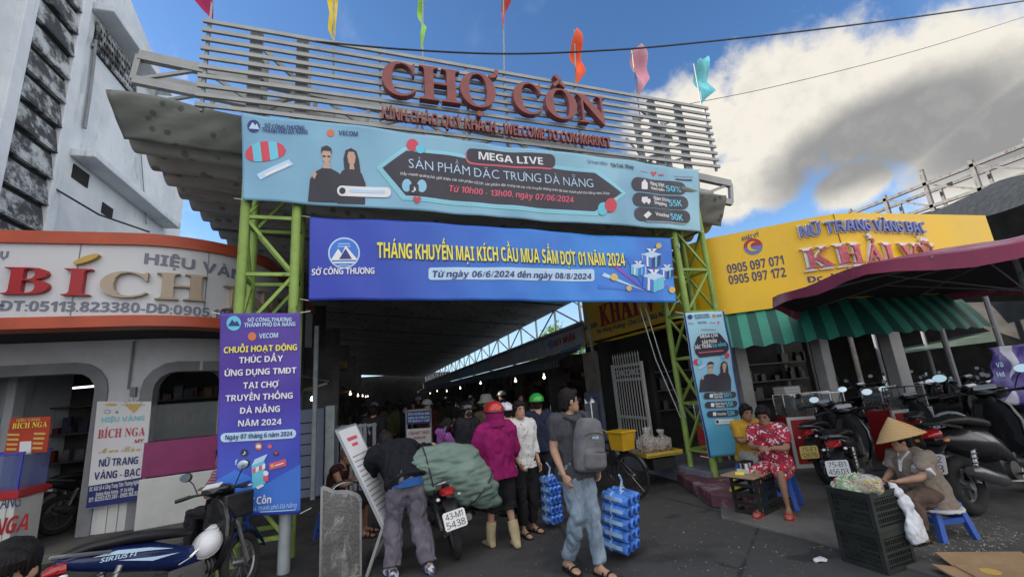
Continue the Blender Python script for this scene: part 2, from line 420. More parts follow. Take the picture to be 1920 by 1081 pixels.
# ------------------------------------------------------------------ tall weathered building, left
bd = thing('concrete_building', 'tall weathered white concrete building with blackened louvre bays and ledges, behind the jewellery shop', 'building', (-6, 7, 0))
BX = -6.0
SB = Surf([(BX, 4), (BX, 15.14)])
def bp(px, py): return atX(px, py, BX)
b = MB()
prof = [(4, 0), (15.14, 0), (15.14, 10.4), (13.3, 11.2), (11.2, 12.02), (9.6, 12.8), (4, 14)]
b.prism([(y, z) for y, z in prof], 0, 1, lambda u, v, w: (BX - (0 if w > .5 else 9) + 6, u - 7, v)); b.build('wall', m_weather, bd, smooth=0)
# louvre bay: recessed dark slots between sloping blackened panels
def strip(name, xa, xb, yb0, n, step):
    y0, y1 = xa, xb
    for k in range(n):
        z = yb0 + k * step
        q = MB(); q.add([(.02, y0 - 7, z), (.02, y1 - 7, z), (.11, y1 - 7, z + step * .02), (.11, y0 - 7, z + step * .02), (.04, y0 - 7, z + step * .80), (.04, y1 - 7, z + step * .80)],
                        [(0, 1, 2, 3), (3, 2, 5, 4), (0, 3, 4), (1, 5, 2)])
        q.build('sunshade_panel', m_grime, bd, smooth=0)
        q = MB(); q.box((.012, (y0 + y1) / 2 - 7, z + step * .89), (.02, y1 - y0, step * .20)); q.build('louvre_slot', m_dark, bd, smooth=0)
        q = MB(); q.box((.07, (y0 + y1) / 2 - 7, z - .012), (.08, y1 - y0 + .04, .03)); q.build('sunshade_ledge', m_grime, bd, smooth=0)
yA, yB = bp(10, 250).y, bp(100, 250).y
strip('bay', yA, yB, bp(75, 440).z - 1.6, 15, .54)
def ledge(p0, p1, dep, th, nm='ledge', mm=None):
    a, c = bp(*p0), bp(*p1); z = (a.z + c.z) / 2
    q = MB(); q.box((dep / 2, (a.y + c.y) / 2 - 7, z), (dep, abs(c.y - a.y), th)); q.build(nm, mm or m_weather, bd, smooth=0, bevel=.02)
q = MB(); pil0 = bp(128, 250).y
for yy in (yA - .14, yB + .14): q.box((.04, yy - 7, 7), (.14, .26, 13.5))
q.build('pilaster', m_weather, bd, smooth=0, bevel=.015)
ledge((135, 262), (305, 440), .42, .16)
ledge((172, 0), (290, 180), .42, .18)
a, c = bp(178, 52), bp(250, 172)
q = MB(); q.box((.015, (a.y + c.y) / 2 - 7, (a.z + c.z) / 2), (.03, abs(c.y - a.y), .75)); 
vent = q.build('vent_band', m_dark, bd, smooth=0)
q = MB()
n = 16
for k in range(n):
    y = a.y + (c.y - a.y) * (k + .5) / n; zc = (a.z + c.z) / 2
    q.bar((.05, y - 7 - .1, zc - .36), (.05, y - 7 + .1, zc + .36), .03, .05); q.bar((.05, y - 7 + .1, zc - .36), (.05, y - 7 - .1, zc + .36), .03, .05)
q.build('vent_grille', m_grime, vent, smooth=0)
for (p, w_, h_) in (((150, 330), .5, .3), ((200, 395), .4, .25)):
    a = bp(*p); q = MB(); q.box((.012, a.y - 7, a.z), (.02, w_, h_)); q.build('vent_opening', m_dark, bd, smooth=0)
q = MB(); P = [bp(173, 75), bp(165, 150), bp(152, 240)]; q.tube([(.06, p.y - 7, p.z) for p in P], .035, 6); q.build('drain_pipe', m_greyp, bd)
q = MB(); P = [bp(258, 260), bp(270, 420)]; q.tube([(.05, p.y - 7, p.z) for p in P], .014, 5); q.build('cable', m_greyp, bd)
q = MB(); P = [bp(90, 350), bp(120, 400), bp(170, 432)]; q.tube([(.5 * k + .06, p.y - 7, p.z) for k, p in enumerate(P)], .02, 5); q.build('cable', m_black, bd)
# ------------------------------------------------------------------ left jewellery shop with curved orange fascia
shop = thing('jewellery_shop', 'white jewellery shop with orange banded curved fascia and rounded window openings, left of the gate', 'shop', (-4, 8, 0))
def arc(cx, cy, r, a0, a1, n): return [(cx + r * cos(R_(a0 + (a1 - a0) * i / n)), cy + r * sin(R_(a0 + (a1 - a0) * i / n))) for i in range(n + 1)]
fpath = [(-9.5, 7.0)] + arc(-3.35, 8.5, 1.5, -90, -4, 14) + [(-1.83, 10.2), (-1.75, 12.5)]
SF = Surf(fpath)
ZT, ZB = 4.22, 2.90
loc = lambda o, p: (p[0] - o[0], p[1] - o[1], p[2] - o[2])
def band(S, u0, u1, z0, z1, w0, w1, org, n=40, mats=None, name='band', parent=None, bev=0):
    us = sorted({u0 + (u1 - u0) * i / n for i in range(n + 1)} | {l for l in S.L if u0 < l < u1})
    q = MB(); rings = []
    for u in us:
        rings.append([loc(org, S.m(u, z, w)) for z, w in ((z0, w0), (z0, w1), (z1, w1), (z1, w0))])
    q.loft(rings); return q.build(name, mats, parent, smooth=30, bevel=bev)
OS = (-4, 8, 0); UL = SF.L[-1]
def boardc(v):
    a = wnoise(mapv(v, (1, 1, .3)), 3, 6, .6); return mixc(mth('MULTIPLY', sstep(a, .5, .7), .25), (.60, .60, .62), (.42, .40, .38))
m_board = MC('white_sign_board', boardc, rough=.45, bump=.02)
fb = band(SF, 0, UL, ZB + .15, ZT - .17, -.25, .0, OS, name='sign_board', mats=m_board, parent=shop)
band(SF, 0, UL, ZT - .17, ZT, -.3, .05, OS, name='fascia_band', mats=m_orange, parent=shop)
band(SF, 0, UL, ZB, ZB + .15, -.3, .05, OS, name='fascia_band', mats=m_orange, parent=shop)
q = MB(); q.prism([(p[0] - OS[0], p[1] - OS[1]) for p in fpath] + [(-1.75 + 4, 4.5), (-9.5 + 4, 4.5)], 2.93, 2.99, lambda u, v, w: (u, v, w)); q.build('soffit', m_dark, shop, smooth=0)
q = MB(); q.prism([(p[0] - OS[0], p[1] - OS[1] + .1) for p in fpath] + [(-1.75 + 4, 4.5), (-9.5 + 4, 4.5)], ZT - .12, ZT - .06, lambda u, v, w: (u, v, w)); q.build('roof', m_greyp, shop, smooth=0)
def lt(parent, S, org, items, mat, name='lettering', depth=.02, w=.004):
    q = MB()
    for it in items:
        s_, a_, b_, yt = it[:4]; k = dict(it[4]) if len(it) > 4 else {}
        k.setdefault('depth', depth); k.setdefault('w', w); T(q, S, s_, a_, b_, yt, **k)
    q.v = [loc(org, p) for p in q.v]
    return q.build(name, mat, parent, smooth=0)
m_lred = M('letter_red', (.36, .015, .02), .4, var=.05, bump=0); m_lbeige = M('letter_beige', (.42, .33, .24), .4, var=.05, bump=0)
m_lgrey = M('letter_slate', (.17, .18, .24), .5, var=.05, bump=0); m_gold = M('letter_gold', (.42, .27, .07), .35, .5, var=.1, bump=0)
lt(fb, SF, OS, [("B", (8, 553), (95, 553), 503, dict(style='serif')), ("I", (120, 555), (172, 556), 505, dict(style='serif'))], m_lred, 'raised_letters', .07)
lt(fb, SF, OS, [("C", (190, 557), (278, 560), 510, dict(style='serif')), ("H", (290, 562), (383, 566), 512, dict(style='serif')), ("NGA", (414, 580), (545, 610), 535, dict(style='serif'))], m_lbeige, 'raised_letters', .07)
q = MB(); c0 = SF.px(167, 488)
q.prism([(c0[0] + .14 * cos(a * pi / 8) * .95 - 0, c0[1] + .045 * sin(a * pi / 8) + .06 * cos(a * pi / 8)) for a in range(16)], .0, .07, lambda u, v, w: loc(OS, SF.m(u, v, w))); q.build('accent_mark', m_gold, fb, smooth=0)
lt(fb, SF, OS, [("HIỆU VÀNG", (270, 494), (470, 532), 474, dict(style='bold')), ("VỤ", (-18, 484), (15, 484), 471, dict(style='bold')),
                ("ĐT:05113.823380-DĐ:0905.186335", (0, 582), (470, 606), 563, dict(style='bold'))], m_lgrey, 'lettering', .008)
q = MB()
for p in ((146, 500), (388, 520)):
    u = SF.px(*p)[0]; q.box(loc(OS, SF.m(u, (ZT + ZB) / 2, .002)), (.012, .012, .98), rz=0)
q.build('board_joint', m_greyp, fb, smooth=0)
# wall under the fascia: front sheet and its rounded return, with two rounded openings
wpath = [(-9.5, 8.4)] + arc(-3.55, 9.5, 1.1, -90, 0, 10) + [(-2.45, 12.5)]
SW = Surf(wpath)
def hole_wall(S, u0, u1, z0, z1, holes, thick, org, name, mat, parent, step=.16):
    """wall strip with round-cornered openings (uc,half width,z0,z1,radius): built as vertical ribs following the sheet"""
    q = MB()
    def inside(u):
        for (a_, b_, c_, d_, r) in holes:
            if a_ <= u <= b_:
                top = d_
                e = min(u - a_, b_ - u)
                if e < r: top = d_ - r + math.sqrt(max(0, r * r - (r - e) ** 2))
                return c_, top
        return None
    us = [u0 + (u1 - u0) * i / int((u1 - u0) / step) for i in range(int((u1 - u0) / step) + 1)]
    for a_, b_, c_, d_, r in holes:
        us += [a_, b_, a_ - 1e-4, b_ + 1e-4] + [a_ + r * (1 - cos(R_(15 * k))) for k in range(1, 7)] + [b_ - r * (1 - cos(R_(15 * k))) for k in range(1, 7)]
    us = sorted(set(round(u, 5) for u in us + [l for l in S.L if u0 < l < u1]))
    for ua, ub in zip(us, us[1:]):
        if ub - ua < 2e-4: continue
        h0, h1 = inside(ua + 1e-6), inside(ub - 1e-6)
        spans = [((z0, z1), (z0, z1))] if not (h0 and h1) else [((z0, h0[0]), (z0, h1[0])), ((h0[1], z1), (h1[1], z1))]
        for (za, zb), (zc, zd) in spans:
            if zb - za < 1e-3 and zd - zc < 1e-3: continue
            P = [loc(org, S.m(u, z, w)) for u, lo, hi in ((ua, za, zb), (ub, zc, zd)) for z, w in ((lo, -thick), (lo, 0), (hi, 0), (hi, -thick))]
            q.add(P, [(1, 5, 6, 2), (0, 3, 7, 4), (2, 6, 7, 3), (0, 4, 5, 1)])
    return q.build(name, mat, parent, smooth=30)
uw = lambda px, py: SW.px(px, py)[0]
h1 = (SW.L[0] + 1.2, uw(178, 760), .10, 2.45, .30); h2 = (uw(283, 760), uw(283, 760) + 1.15, .10, 2.40, .3)
hole_wall(SW, 0, SW.L[-1], .10, 2.93, [h1, h2], .22, OS, 'wall', M('stained_white_wall', (.58, .58, .60), .7, var=.1, scale=2, spots=((.28, .27, .26), 5, .60, .76)), shop)
for (a_, b_, c_, d_, r) in (h1, h2):                       # grey moulded surround of each opening
    q = MB(); rings = []
    pts = [(a_, c_)] + [(a_, d_ - r)] + [(a_ + r - r * cos(R_(t)), d_ - r + r * sin(R_(t))) for t in (22, 45, 68, 90)] + [(b_ - r + r * sin(R_(t)), d_ - r + r * cos(R_(t))) for t in (0, 22, 45, 68, 90)] + [(b_, c_)]
    for k, (u, z) in enumerate(pts):
        du = -1 if k < 2 else (1 if k > len(pts) - 3 else 0); 
        cx_, cz_ = min(max(u, a_ + r), b_ - r), min(z, d_ - r)
        ox, oz = (u - cx_), (z - cz_); L = math.hypot(ox, oz) or 1
        ox, oz = ox / L * .15, oz / L * .15
        rings.append([loc(OS, SW.m(u - ox * .1, z - oz * .1, -.2)), loc(OS, SW.m(u - ox * .1, z - oz * .1, .035)), loc(OS, SW.m(u + ox, z + oz, .035)), loc(OS, SW.m(u + ox, z + oz, .0))])
    q.loft(rings); q.build('window_surround', m_greyp, shop, smooth=25)
q = MB()                                                    # tongue and groove panelling of the pier between the openings
ua, ub = uw(183, 960) , uw(262, 960)
for k in range(4):
    u = ua + (ub - ua) * (k + .5) / 4; q.box(loc(OS, SW.m(u, .58, .012)), ((ub - ua) / 4 - .012, .024, .96))
q.build('panelling', m_white, shop, smooth=0, bevel=.004)
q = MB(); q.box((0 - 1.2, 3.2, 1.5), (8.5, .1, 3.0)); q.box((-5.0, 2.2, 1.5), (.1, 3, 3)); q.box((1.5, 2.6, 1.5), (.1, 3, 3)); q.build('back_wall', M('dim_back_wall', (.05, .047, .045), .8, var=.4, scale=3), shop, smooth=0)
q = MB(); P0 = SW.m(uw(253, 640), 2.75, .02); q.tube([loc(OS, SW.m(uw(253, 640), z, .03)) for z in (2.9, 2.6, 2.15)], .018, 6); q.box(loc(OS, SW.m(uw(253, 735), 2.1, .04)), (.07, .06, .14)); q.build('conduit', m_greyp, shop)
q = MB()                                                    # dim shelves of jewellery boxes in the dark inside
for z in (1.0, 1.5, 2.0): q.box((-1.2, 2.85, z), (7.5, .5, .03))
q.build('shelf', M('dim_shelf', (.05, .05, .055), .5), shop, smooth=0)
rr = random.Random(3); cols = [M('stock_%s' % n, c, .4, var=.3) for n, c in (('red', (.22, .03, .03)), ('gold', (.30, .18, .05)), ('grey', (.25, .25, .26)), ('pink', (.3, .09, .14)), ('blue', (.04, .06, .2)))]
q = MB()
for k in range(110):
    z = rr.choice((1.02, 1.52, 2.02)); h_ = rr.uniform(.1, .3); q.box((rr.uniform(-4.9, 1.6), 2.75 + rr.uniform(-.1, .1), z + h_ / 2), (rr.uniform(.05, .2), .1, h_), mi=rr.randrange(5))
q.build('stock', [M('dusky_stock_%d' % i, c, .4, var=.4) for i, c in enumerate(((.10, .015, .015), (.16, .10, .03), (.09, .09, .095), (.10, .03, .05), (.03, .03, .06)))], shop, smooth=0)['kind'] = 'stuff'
q = MB()
for (x, z) in ((-.55, 2.28), (-2.3, 2.35)): q.tube([(x - .5, 1.4, z), (x + .1, 1.4, z + .02)], .016, 6)
q.build('tube_light', M('lit_tube', (.9, .95, 1), .3, emit=(.85, .93, 1), estr=1.6, bump=0), shop)
# second opening: pink-backed counter
ct = thing('display_counter', 'white counter with a magenta panel, inside the right opening of the white shop', 'counter', (-2.9, 8.45, .10))
a_, b_ = SW.m(uw(262, 930), 0, .05), SW.m(uw(262, 930) + 1.0, 0, .05)
q = MB(); q.bar((-.62, .0, .35), (.42, .28, .35), .5, .7); q.build('cabinet', m_white, ct, smooth=0, bevel=.01)
q = MB(); q.bar((-.60, -.02, .97), (.38, .25, .97), .46, .50); q.build('panel', M('magenta_panel', (.26, .03, .13), .4), ct, smooth=0)
q = MB(); q.bar((-.62, 0, 1.5), (.42, .28, 1.5), .46, .54); q.build('glass_case', m_glass, ct, smooth=0)
# display case in the left opening
dc = thing('display_counter', 'glass display counter with blue edges on a white plank base lettered in red', 'counter', (-4.62, 7.75, .10))
q = MB(); q.box((-.5, .0, .36), (1.35, .5, .72)); base = q.build('plank_base', m_white, dc, smooth=0, bevel=.008)
q = MB()
for k in range(9): q.box((-1.1 + k * .15, -.2505, .36), (.008, .004, .7))
q.build('plank_groove', m_greyp, base, smooth=0)
q = MB(); q.box((-.5, 0, .77), (1.42, .56, .10)); q.build('red_ledge', m_red, dc, smooth=0, bevel=.01)
q = MB(); q.box((-.5, 0, 1.04), (1.36, .5, .44)); q.build('glass_case', M('blue_glass', (.15, .2, .5), .08, alpha=.35, var=.1, bump=0), dc, smooth=0)
q = MB()
for x in (-1.1, -.5, .17): q.box((x, -.25, 1.04), (.02, .02, .44))
q.box((-.5, -.25, 1.27), (1.38, .03, .03)); q.box((-.5, .25, 1.27), (1.38, .03, .03)); q.build('case_frame', M('blue_frame', (.06, .07, .45), .4), dc, smooth=0)
SD = Surf([(-6, 7.495), (-3.9, 7.495)])
lt(base, SD, (-4.62, 7.75, .10), [("HIỆU VÀNG", (-60, 962), (38, 948), 938, dict(style='medium'))], M('ink_navy', (.03, .04, .12), .5, bump=0), 'lettering', .002, .004)
lt(base, SD, (-4.62, 7.75, .10), [("BÍCH NGA", (-105, 1022), (52, 992), 990, dict(style='bold', slant=.15))], m_lred, 'lettering', .002, .004)
# ------------------------------------------------------------------ right jewellery shop, yellow curved fascia
ys = thing('jewellery_shop', 'jewellery shop with big yellow curved fascia and green striped awning, right of the gate', 'shop', (7.5, 6.5, 0))
OY = (7.5, 6.5, 0)
ypath = [(5.5, 11.0), (5.5, 6.7)] + [(5.55, 6.42), (5.7, 6.12), (6.85, 5.05), (7.15, 4.83), (7.5, 4.74), (10.5, 4.55)]
SY = Surf(ypath); YT, YB = 4.06, 2.65
m_yel = M('yellow_fascia', (.80, .49, .014), .42, var=.05, scale=1.2, spots=((.62, .34, .02), 3, .62, .8), bump=.02)
yb = band(SY, 0, SY.L[-1], YB, YT, -.22, 0, OY, name='sign_board', mats=m_yel, parent=ys)
ju = SY.px(1583, 480)[0]
q = MB(); q.box(loc(OY, SY.m(ju, (YT + YB) / 2, .002)), (.012, .012, YT - YB)); q.build('board_joint', M('joint', (.30, .17, .01), .6), yb, smooth=0)
m_blue = M('letter_blue', (.13, .17, .42), .4, var=.05, bump=0); m_navyl = M('letter_navy', (.05, .055, .13), .45, bump=0)
m_lw = M('letter_white', (.70, .69, .69), .4, bump=0); m_pinkred = M('letter_faded_red', (.46, .09, .11), .4, var=.35, scale=9, bump=0)
lt(yb, SY, OY, [("NỮ TRANG VÀNG BẠC", (1501, 446), (1731, 438), 425, dict(style='bold', w=.03))], m_blue, 'raised_letters', .035)
lt(yb, SY, OY, [("NỮ TRANG VÀNG BẠC", (1499, 448), (1733, 440), 423, dict(style='bold'))], m_lw, 'letter_backing', .026)
lt(yb, SY, OY, [("KHẢI VỸ", (1508, 511), (1757, 500), 466, dict(style='serif'))], m_lw, 'letter_backing', .045)
lt(yb, SY, OY, [("KHẢI VỸ", (1513, 505), (1752, 496), 471, dict(style='serif', w=.05))], m_pinkred, 'raised_letters', .03)
lt(yb, SY, OY, [("0905 097 071", (1365, 513), (1471, 495), 496, dict(style='bold')), ("0905 097 172", (1368, 533), (1475, 518), 516, dict(style='bold')),
               ("KHẢI VỸ", (1392, 452), (1424, 443), 444, dict(style='bold')), ("Đc- Kiốt Hùng Vương Chợ Cồn Đà Nẵng", (1516, 530), (1840, 520), 518, dict(style='bold'))], m_navyl, 'lettering', .004)
lt(yb, SY, OY, [("KHẢI VỸ", (1128, 612), (1262, 570), 572, dict(style='serif'))], m_lred, 'lettering', .03)
lt(yb, SY, OY, [("Đc: Hùng Vương - Chợ Cồn - Đà Nẵng", (1121, 625), (1262, 588), 617, dict(style='bold')), ("MUA BÁN", (1096, 620), (1120, 612), 611, dict(style='bold'))], m_navyl, 'lettering', .004)
q = MB(); cu, cz = SY.px(1412, 462)
cir = lambda r, a0=0, a1=360, n=24: [(cu + r * cos(R_(a0 + (a1 - a0) * i / n)), cz + r * sin(R_(a0 + (a1 - a0) * i / n))) for i in range(n + (a1 - a0 < 360))]
mpY = lambda u, v, w: loc(OY, SY.m(u, v, w))
q.prism(cir(.145, 0, 180), 0, .008, mpY, 0); q.prism(cir(.145, 180, 360), 0, .008, mpY, 1)
cres = [(cu + .09 * cos(R_(a)), cz + .09 * sin(R_(a))) for a in range(60, 301, 20)] + [(cu + .03 + .07 * cos(R_(a)), cz + .07 * sin(R_(a))) for a in range(280, 79, -20)]
q.prism(cres, .009, .016, mpY, 2); q.build('emblem', [m_lred, m_blue, m_yel], yb, smooth=0)
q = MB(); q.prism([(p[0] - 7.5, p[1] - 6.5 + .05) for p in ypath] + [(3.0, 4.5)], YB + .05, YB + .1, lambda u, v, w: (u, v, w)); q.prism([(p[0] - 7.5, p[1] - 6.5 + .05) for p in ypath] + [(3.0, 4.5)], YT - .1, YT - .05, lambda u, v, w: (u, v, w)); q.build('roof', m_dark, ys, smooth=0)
# striped awning hanging under the fascia
m_ag = M('awning_green', (.035, .26, .19), .6, var=.12, scale=3); m_al = M('awning_pale_green', (.10, .42, .33), .6, var=.1, scale=3)
m_ad = M('awning_dark_green', (.012, .085, .068), .6, var=.15, scale=3)
u0 = SY.L[2] ; u1 = SY.px(1812, 600)[0]; nst = 30; q = MB()
for k in range(nst):
    ua, ub = u0 + (u1 - u0) * k / nst, u0 + (u1 - u0) * (k + 1) / nst
    for i in range(4):
        a_, b_ = ua + (ub - ua) * i / 4, ua + (ub - ua) * (i + 1) / 4
        def edge(u, t):
            f = .5 + .5 * cos(2 * pi * (u - u0) / (u1 - u0) * nst / 2)
            z = 2.66 - t * (.60 + .035 * f); return mpY(u, z, -.06 + t * .34 + .03 * sin(t * 3) + .03 * f * t)
        for j in range(5):
            t0, t1 = j / 5, (j + 1) / 5
            q.add([edge(a_, t0), edge(b_, t0), edge(b_, t1), edge(a_, t1)], [(0, 1, 2, 3)], k % 2)
q.build('awning', [m_ag, m_ad], ys, smooth=60)
# shop front: posts, back wall, counters
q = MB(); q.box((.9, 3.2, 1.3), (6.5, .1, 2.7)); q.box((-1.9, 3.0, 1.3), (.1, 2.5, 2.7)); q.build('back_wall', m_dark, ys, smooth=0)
for (x, y, w_) in ((6.5, 6.75, .26), (7.9, 6.2, .2), (9.1, 5.75, .3)):
    q = MB(); q.box((x - 7.5, y - 6.5, 1.32), (w_, .2, 2.64)); q.build('post', m_offw, ys, smooth=0, bevel=.01)
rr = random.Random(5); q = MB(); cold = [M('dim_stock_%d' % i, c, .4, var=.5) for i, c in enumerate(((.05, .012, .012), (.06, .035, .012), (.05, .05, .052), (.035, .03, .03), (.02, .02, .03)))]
for z in (.9, 1.35, 1.8): q.box((.9, 2.9, z), (5.5, .35, .03), mi=2)
for k in range(60):
    z = rr.choice((.92, 1.37, 1.82)); h_ = rr.uniform(.1, .3); q.box((rr.uniform(-1.6, 3.6), 2.8 + rr.uniform(-.1, .1), z + h_ / 2), (rr.uniform(.04, .22), .12, h_), mi=rr.randrange(5))
q.build('stock', cold, ys, smooth=0)['kind'] = 'stuff'
def counter(x, y, rz, w_, label):
    c = thing('display_counter', label, 'counter', (x, y, .028), rz, 'red and white counters in the yellow shop')
    q = MB(); q.box((0, 0, .4), (w_, .45, .8)); q.build('cabinet', m_red, c, smooth=0, bevel=.006)
    q = MB()
    for xx in (-w_ / 2, w_ / 2): q.box((xx, -.23, .4), (.05, .03, .8))
    q.box((0, -.23, .79), (w_ + .05, .034, .05)); q.box((0, -.23, .03), (w_ + .05, .034, .06)); q.build('trim', m_white, c, smooth=0)
    q = MB(); q.box((0, 0, 1.0), (w_, .42, .34)); q.build('glass_case', m_glass, c, smooth=0)
    q = MB()
    for xx in (-w_ / 2, 0, w_ / 2):
        for yy in (-.21, .21): q.box((xx, yy, 1.0), (.016, .016, .34))
    q.box((0, -.21, 1.17), (w_, .018, .018)); q.box((0, .21, 1.17), (w_, .018, .018)); q.build('case_frame', m_chrome, c, smooth=0)
    q = MB()
    for k in range(14): q.box((random.uniform(-w_ / 2 + .05, w_ / 2 - .05), random.uniform(-.15, .15), .86 + random.uniform(0, .1)), (.06, .05, random.uniform(.03, .12)), mi=k % 5)
    q.build('trays', cold, c, smooth=0); return c
counter(5.95, 7.2, .9, .9, 'red counter facing the alley beside the white iron gate')
counter(7.15, 6.05, -.45, .95, 'red counter with white trim behind the seated woman in the floral set')
iv = counter(8.5, 5.55, -.1, .8, 'red counter behind the black motorbikes')
q = MB(); put_text(q, 'IV', lambda u, v, w: (u, -.228 - w, v), (-.1, .5), (.14, .5), .17, style='serif', depth=.01); q.build('lettering', m_gold, iv, smooth=0)
q = MB()
for k in range(6): q.box((random.uniform(-.01, .01), random.uniform(-.01, .01), .012 + k * .024), (.34, .24, .022), rz=random.uniform(-.06, .06), mi=k % 2)
fb_ = q.build('paper_stack', [m_white, m_offw], smooth=0, loc=(6.9, 6.2, 1.20)); tag(fb_, 'stack of pale papers lying on the glass counter behind the seated women', 'papers')
# low step on the alley side
q = MB(); q.box((0, 0, .125), (.95, 2.4, .25)); st = q.build('step', M('blue_grey_step', (.16, .18, .23), .7, var=.2, scale=2, spots=((.3, .3, .3), 4, .6, .75)), smooth=0, bevel=.015, loc=(5.1, 7.0, 0)); tag(st, kind='structure')
# ================================================================== CANOPY OVER THE ALLEY
cn = thing('market_canopy', 'huge dark scalloped tarpaulin canopy over the market alley, with a steel truss along its front', 'canopy', (1.4, 6, 0))
CX0, CX1, CZ0, CZ1, CY0, CY1 = -3.07, 5.85, 5.28, 4.42, 6.0, 62.0
def tarp(v):
    a = vor(mapv(v, (1, 1, 1)), 5.5); s = sstep(mth('ADD', a.outputs['Distance'], mth('MULTIPLY', wnoise(v, 9, 4, .6), .25)), .40, .28)
    c = mixc(sstep(wnoise(mapv(v, (.5, 1, 2.2)), 1.6, 5, .6), .35, .65), (.11, .12, .108), (.19, .20, .178))
    return mixc(mth('MULTIPLY', s, .7), c, (.045, .05, .045))
m_tarp = MC('spotted_tarpaulin', tarp, rough=.8, bump=.25, bscale=9)
def tarp2(v):
    a = vor(v, 4.2); s = sstep(mth('ADD', a.outputs['Distance'], mth('MULTIPLY', wnoise(v, 9, 4, .6), .25)), .42, .30)
    c = mixc(sstep(wnoise(v, .9, 5, .6), .35, .65), (.36, .37, .345), (.46, .47, .44)); c = mixc(mth('MULTIPLY', sstep(wnoise(mapv(v, (.3, 3, 1)), 2, 5, .6), .55, .7), .5), c, (.15, .14, .12))
    return mixc(mth('MULTIPLY', s, .6), c, (.09, .095, .085))
m_under = MC('canopy_underside', tarp2, rough=.8, bump=.25, bscale=9)
def roofz(x, y):
    t = (x - CX0) / (CX1 - CX0); ph = (y - CY0) / .47
    return CZ0 + (CZ1 - CZ0) * t + .10 * (1 - 2 * abs(sin(pi * ph)) ** .8) * 1.0 - .10
q = MB(); ny = int((CY1 - CY0) / .47 * 8)
q.grid(lambda i, j: (CX0 + (CX1 - CX0) * i - 1.4, (CY1 - CY0) * j, roofz(CX0 + (CX1 - CX0) * i, CY0 + (CY1 - CY0) * j)), 6, ny)
q.grid(lambda i, j: (CX0 + (CX1 - CX0) * i - 1.4, (CY1 - CY0) * j, roofz(CX0 + (CX1 - CX0) * i, CY0 + (CY1 - CY0) * j) + .05), 6, ny)
q.build('canopy_sheet', m_under, cn, smooth=80)
def val_(i, j):
    x = CX0 - .12 * (1 - i) * j + (CX1 - CX0 + .1) * i; z0 = CZ0 + (CZ1 - CZ0) * i
    w_ = .016 * sin(i * 47 + j * 5) * (1 - .6 * j) + .03 * sin(i * 13 - j * 4) + .010 * sin(i * 120 - j * 14)
    return (x - 1.4, -.16 * sin(j * pi * .5) * 1.6 - w_ * .8, z0 - .16 + j * (.50 + .03 * sin(i * 31)))
q = MB(); q.grid(val_, 160, 12); q.build('valance', m_tarp, cn, smooth=80).modifiers.new('thickness', 'SOLIDIFY').thickness = .012
for y in range(9, 62, 4):                                     # purlins hung under the sheet
    q = MB(); q.bar((CX0 - 1.4 + .05, y - 6, CZ0 - .17), (CX1 - 1.4 - .05, y - 6, CZ1 - .17), .06, .08); q.build('purlin', M('dark_steel', (.11, .11, .11), .5, .3, var=.2), cn, smooth=0)
# front truss behind the sign
tl, tb, tr, trb = atY(262, 105, 6.35), atY(250, 150, 6.35), atY(1369, 345, 6.35), atY(1371, 380, 6.35)
o_ = (1.4, 6, 0); q = MB(); L_ = lambda p: V(loc(o_, p))
for dy in (0, .5):
    d = V((0, dy, 0)); n = 13
    q.bar(L_(tl) + d, L_(tr) + d, .09, .14); q.bar(L_(tb) + d, L_(trb) + d, .08, .12)
    for k in range(n + 1):
        a_ = L_(tl).lerp(L_(tr), k / n) + d; b_ = L_(tb).lerp(L_(trb), k / n) + d
        if k in (0, n): q.bar(a_, b_, .07)
        else: q.bar(a_, b_, .05)
        if k < n:
            q.bar(a_ if k % 2 else b_, (L_(tb) if k % 2 else L_(tl)).lerp(L_(trb) if k % 2 else L_(tr), (k + 1) / n) + d, .045)
q.build('front_truss', m_steel, cn, smooth=0)
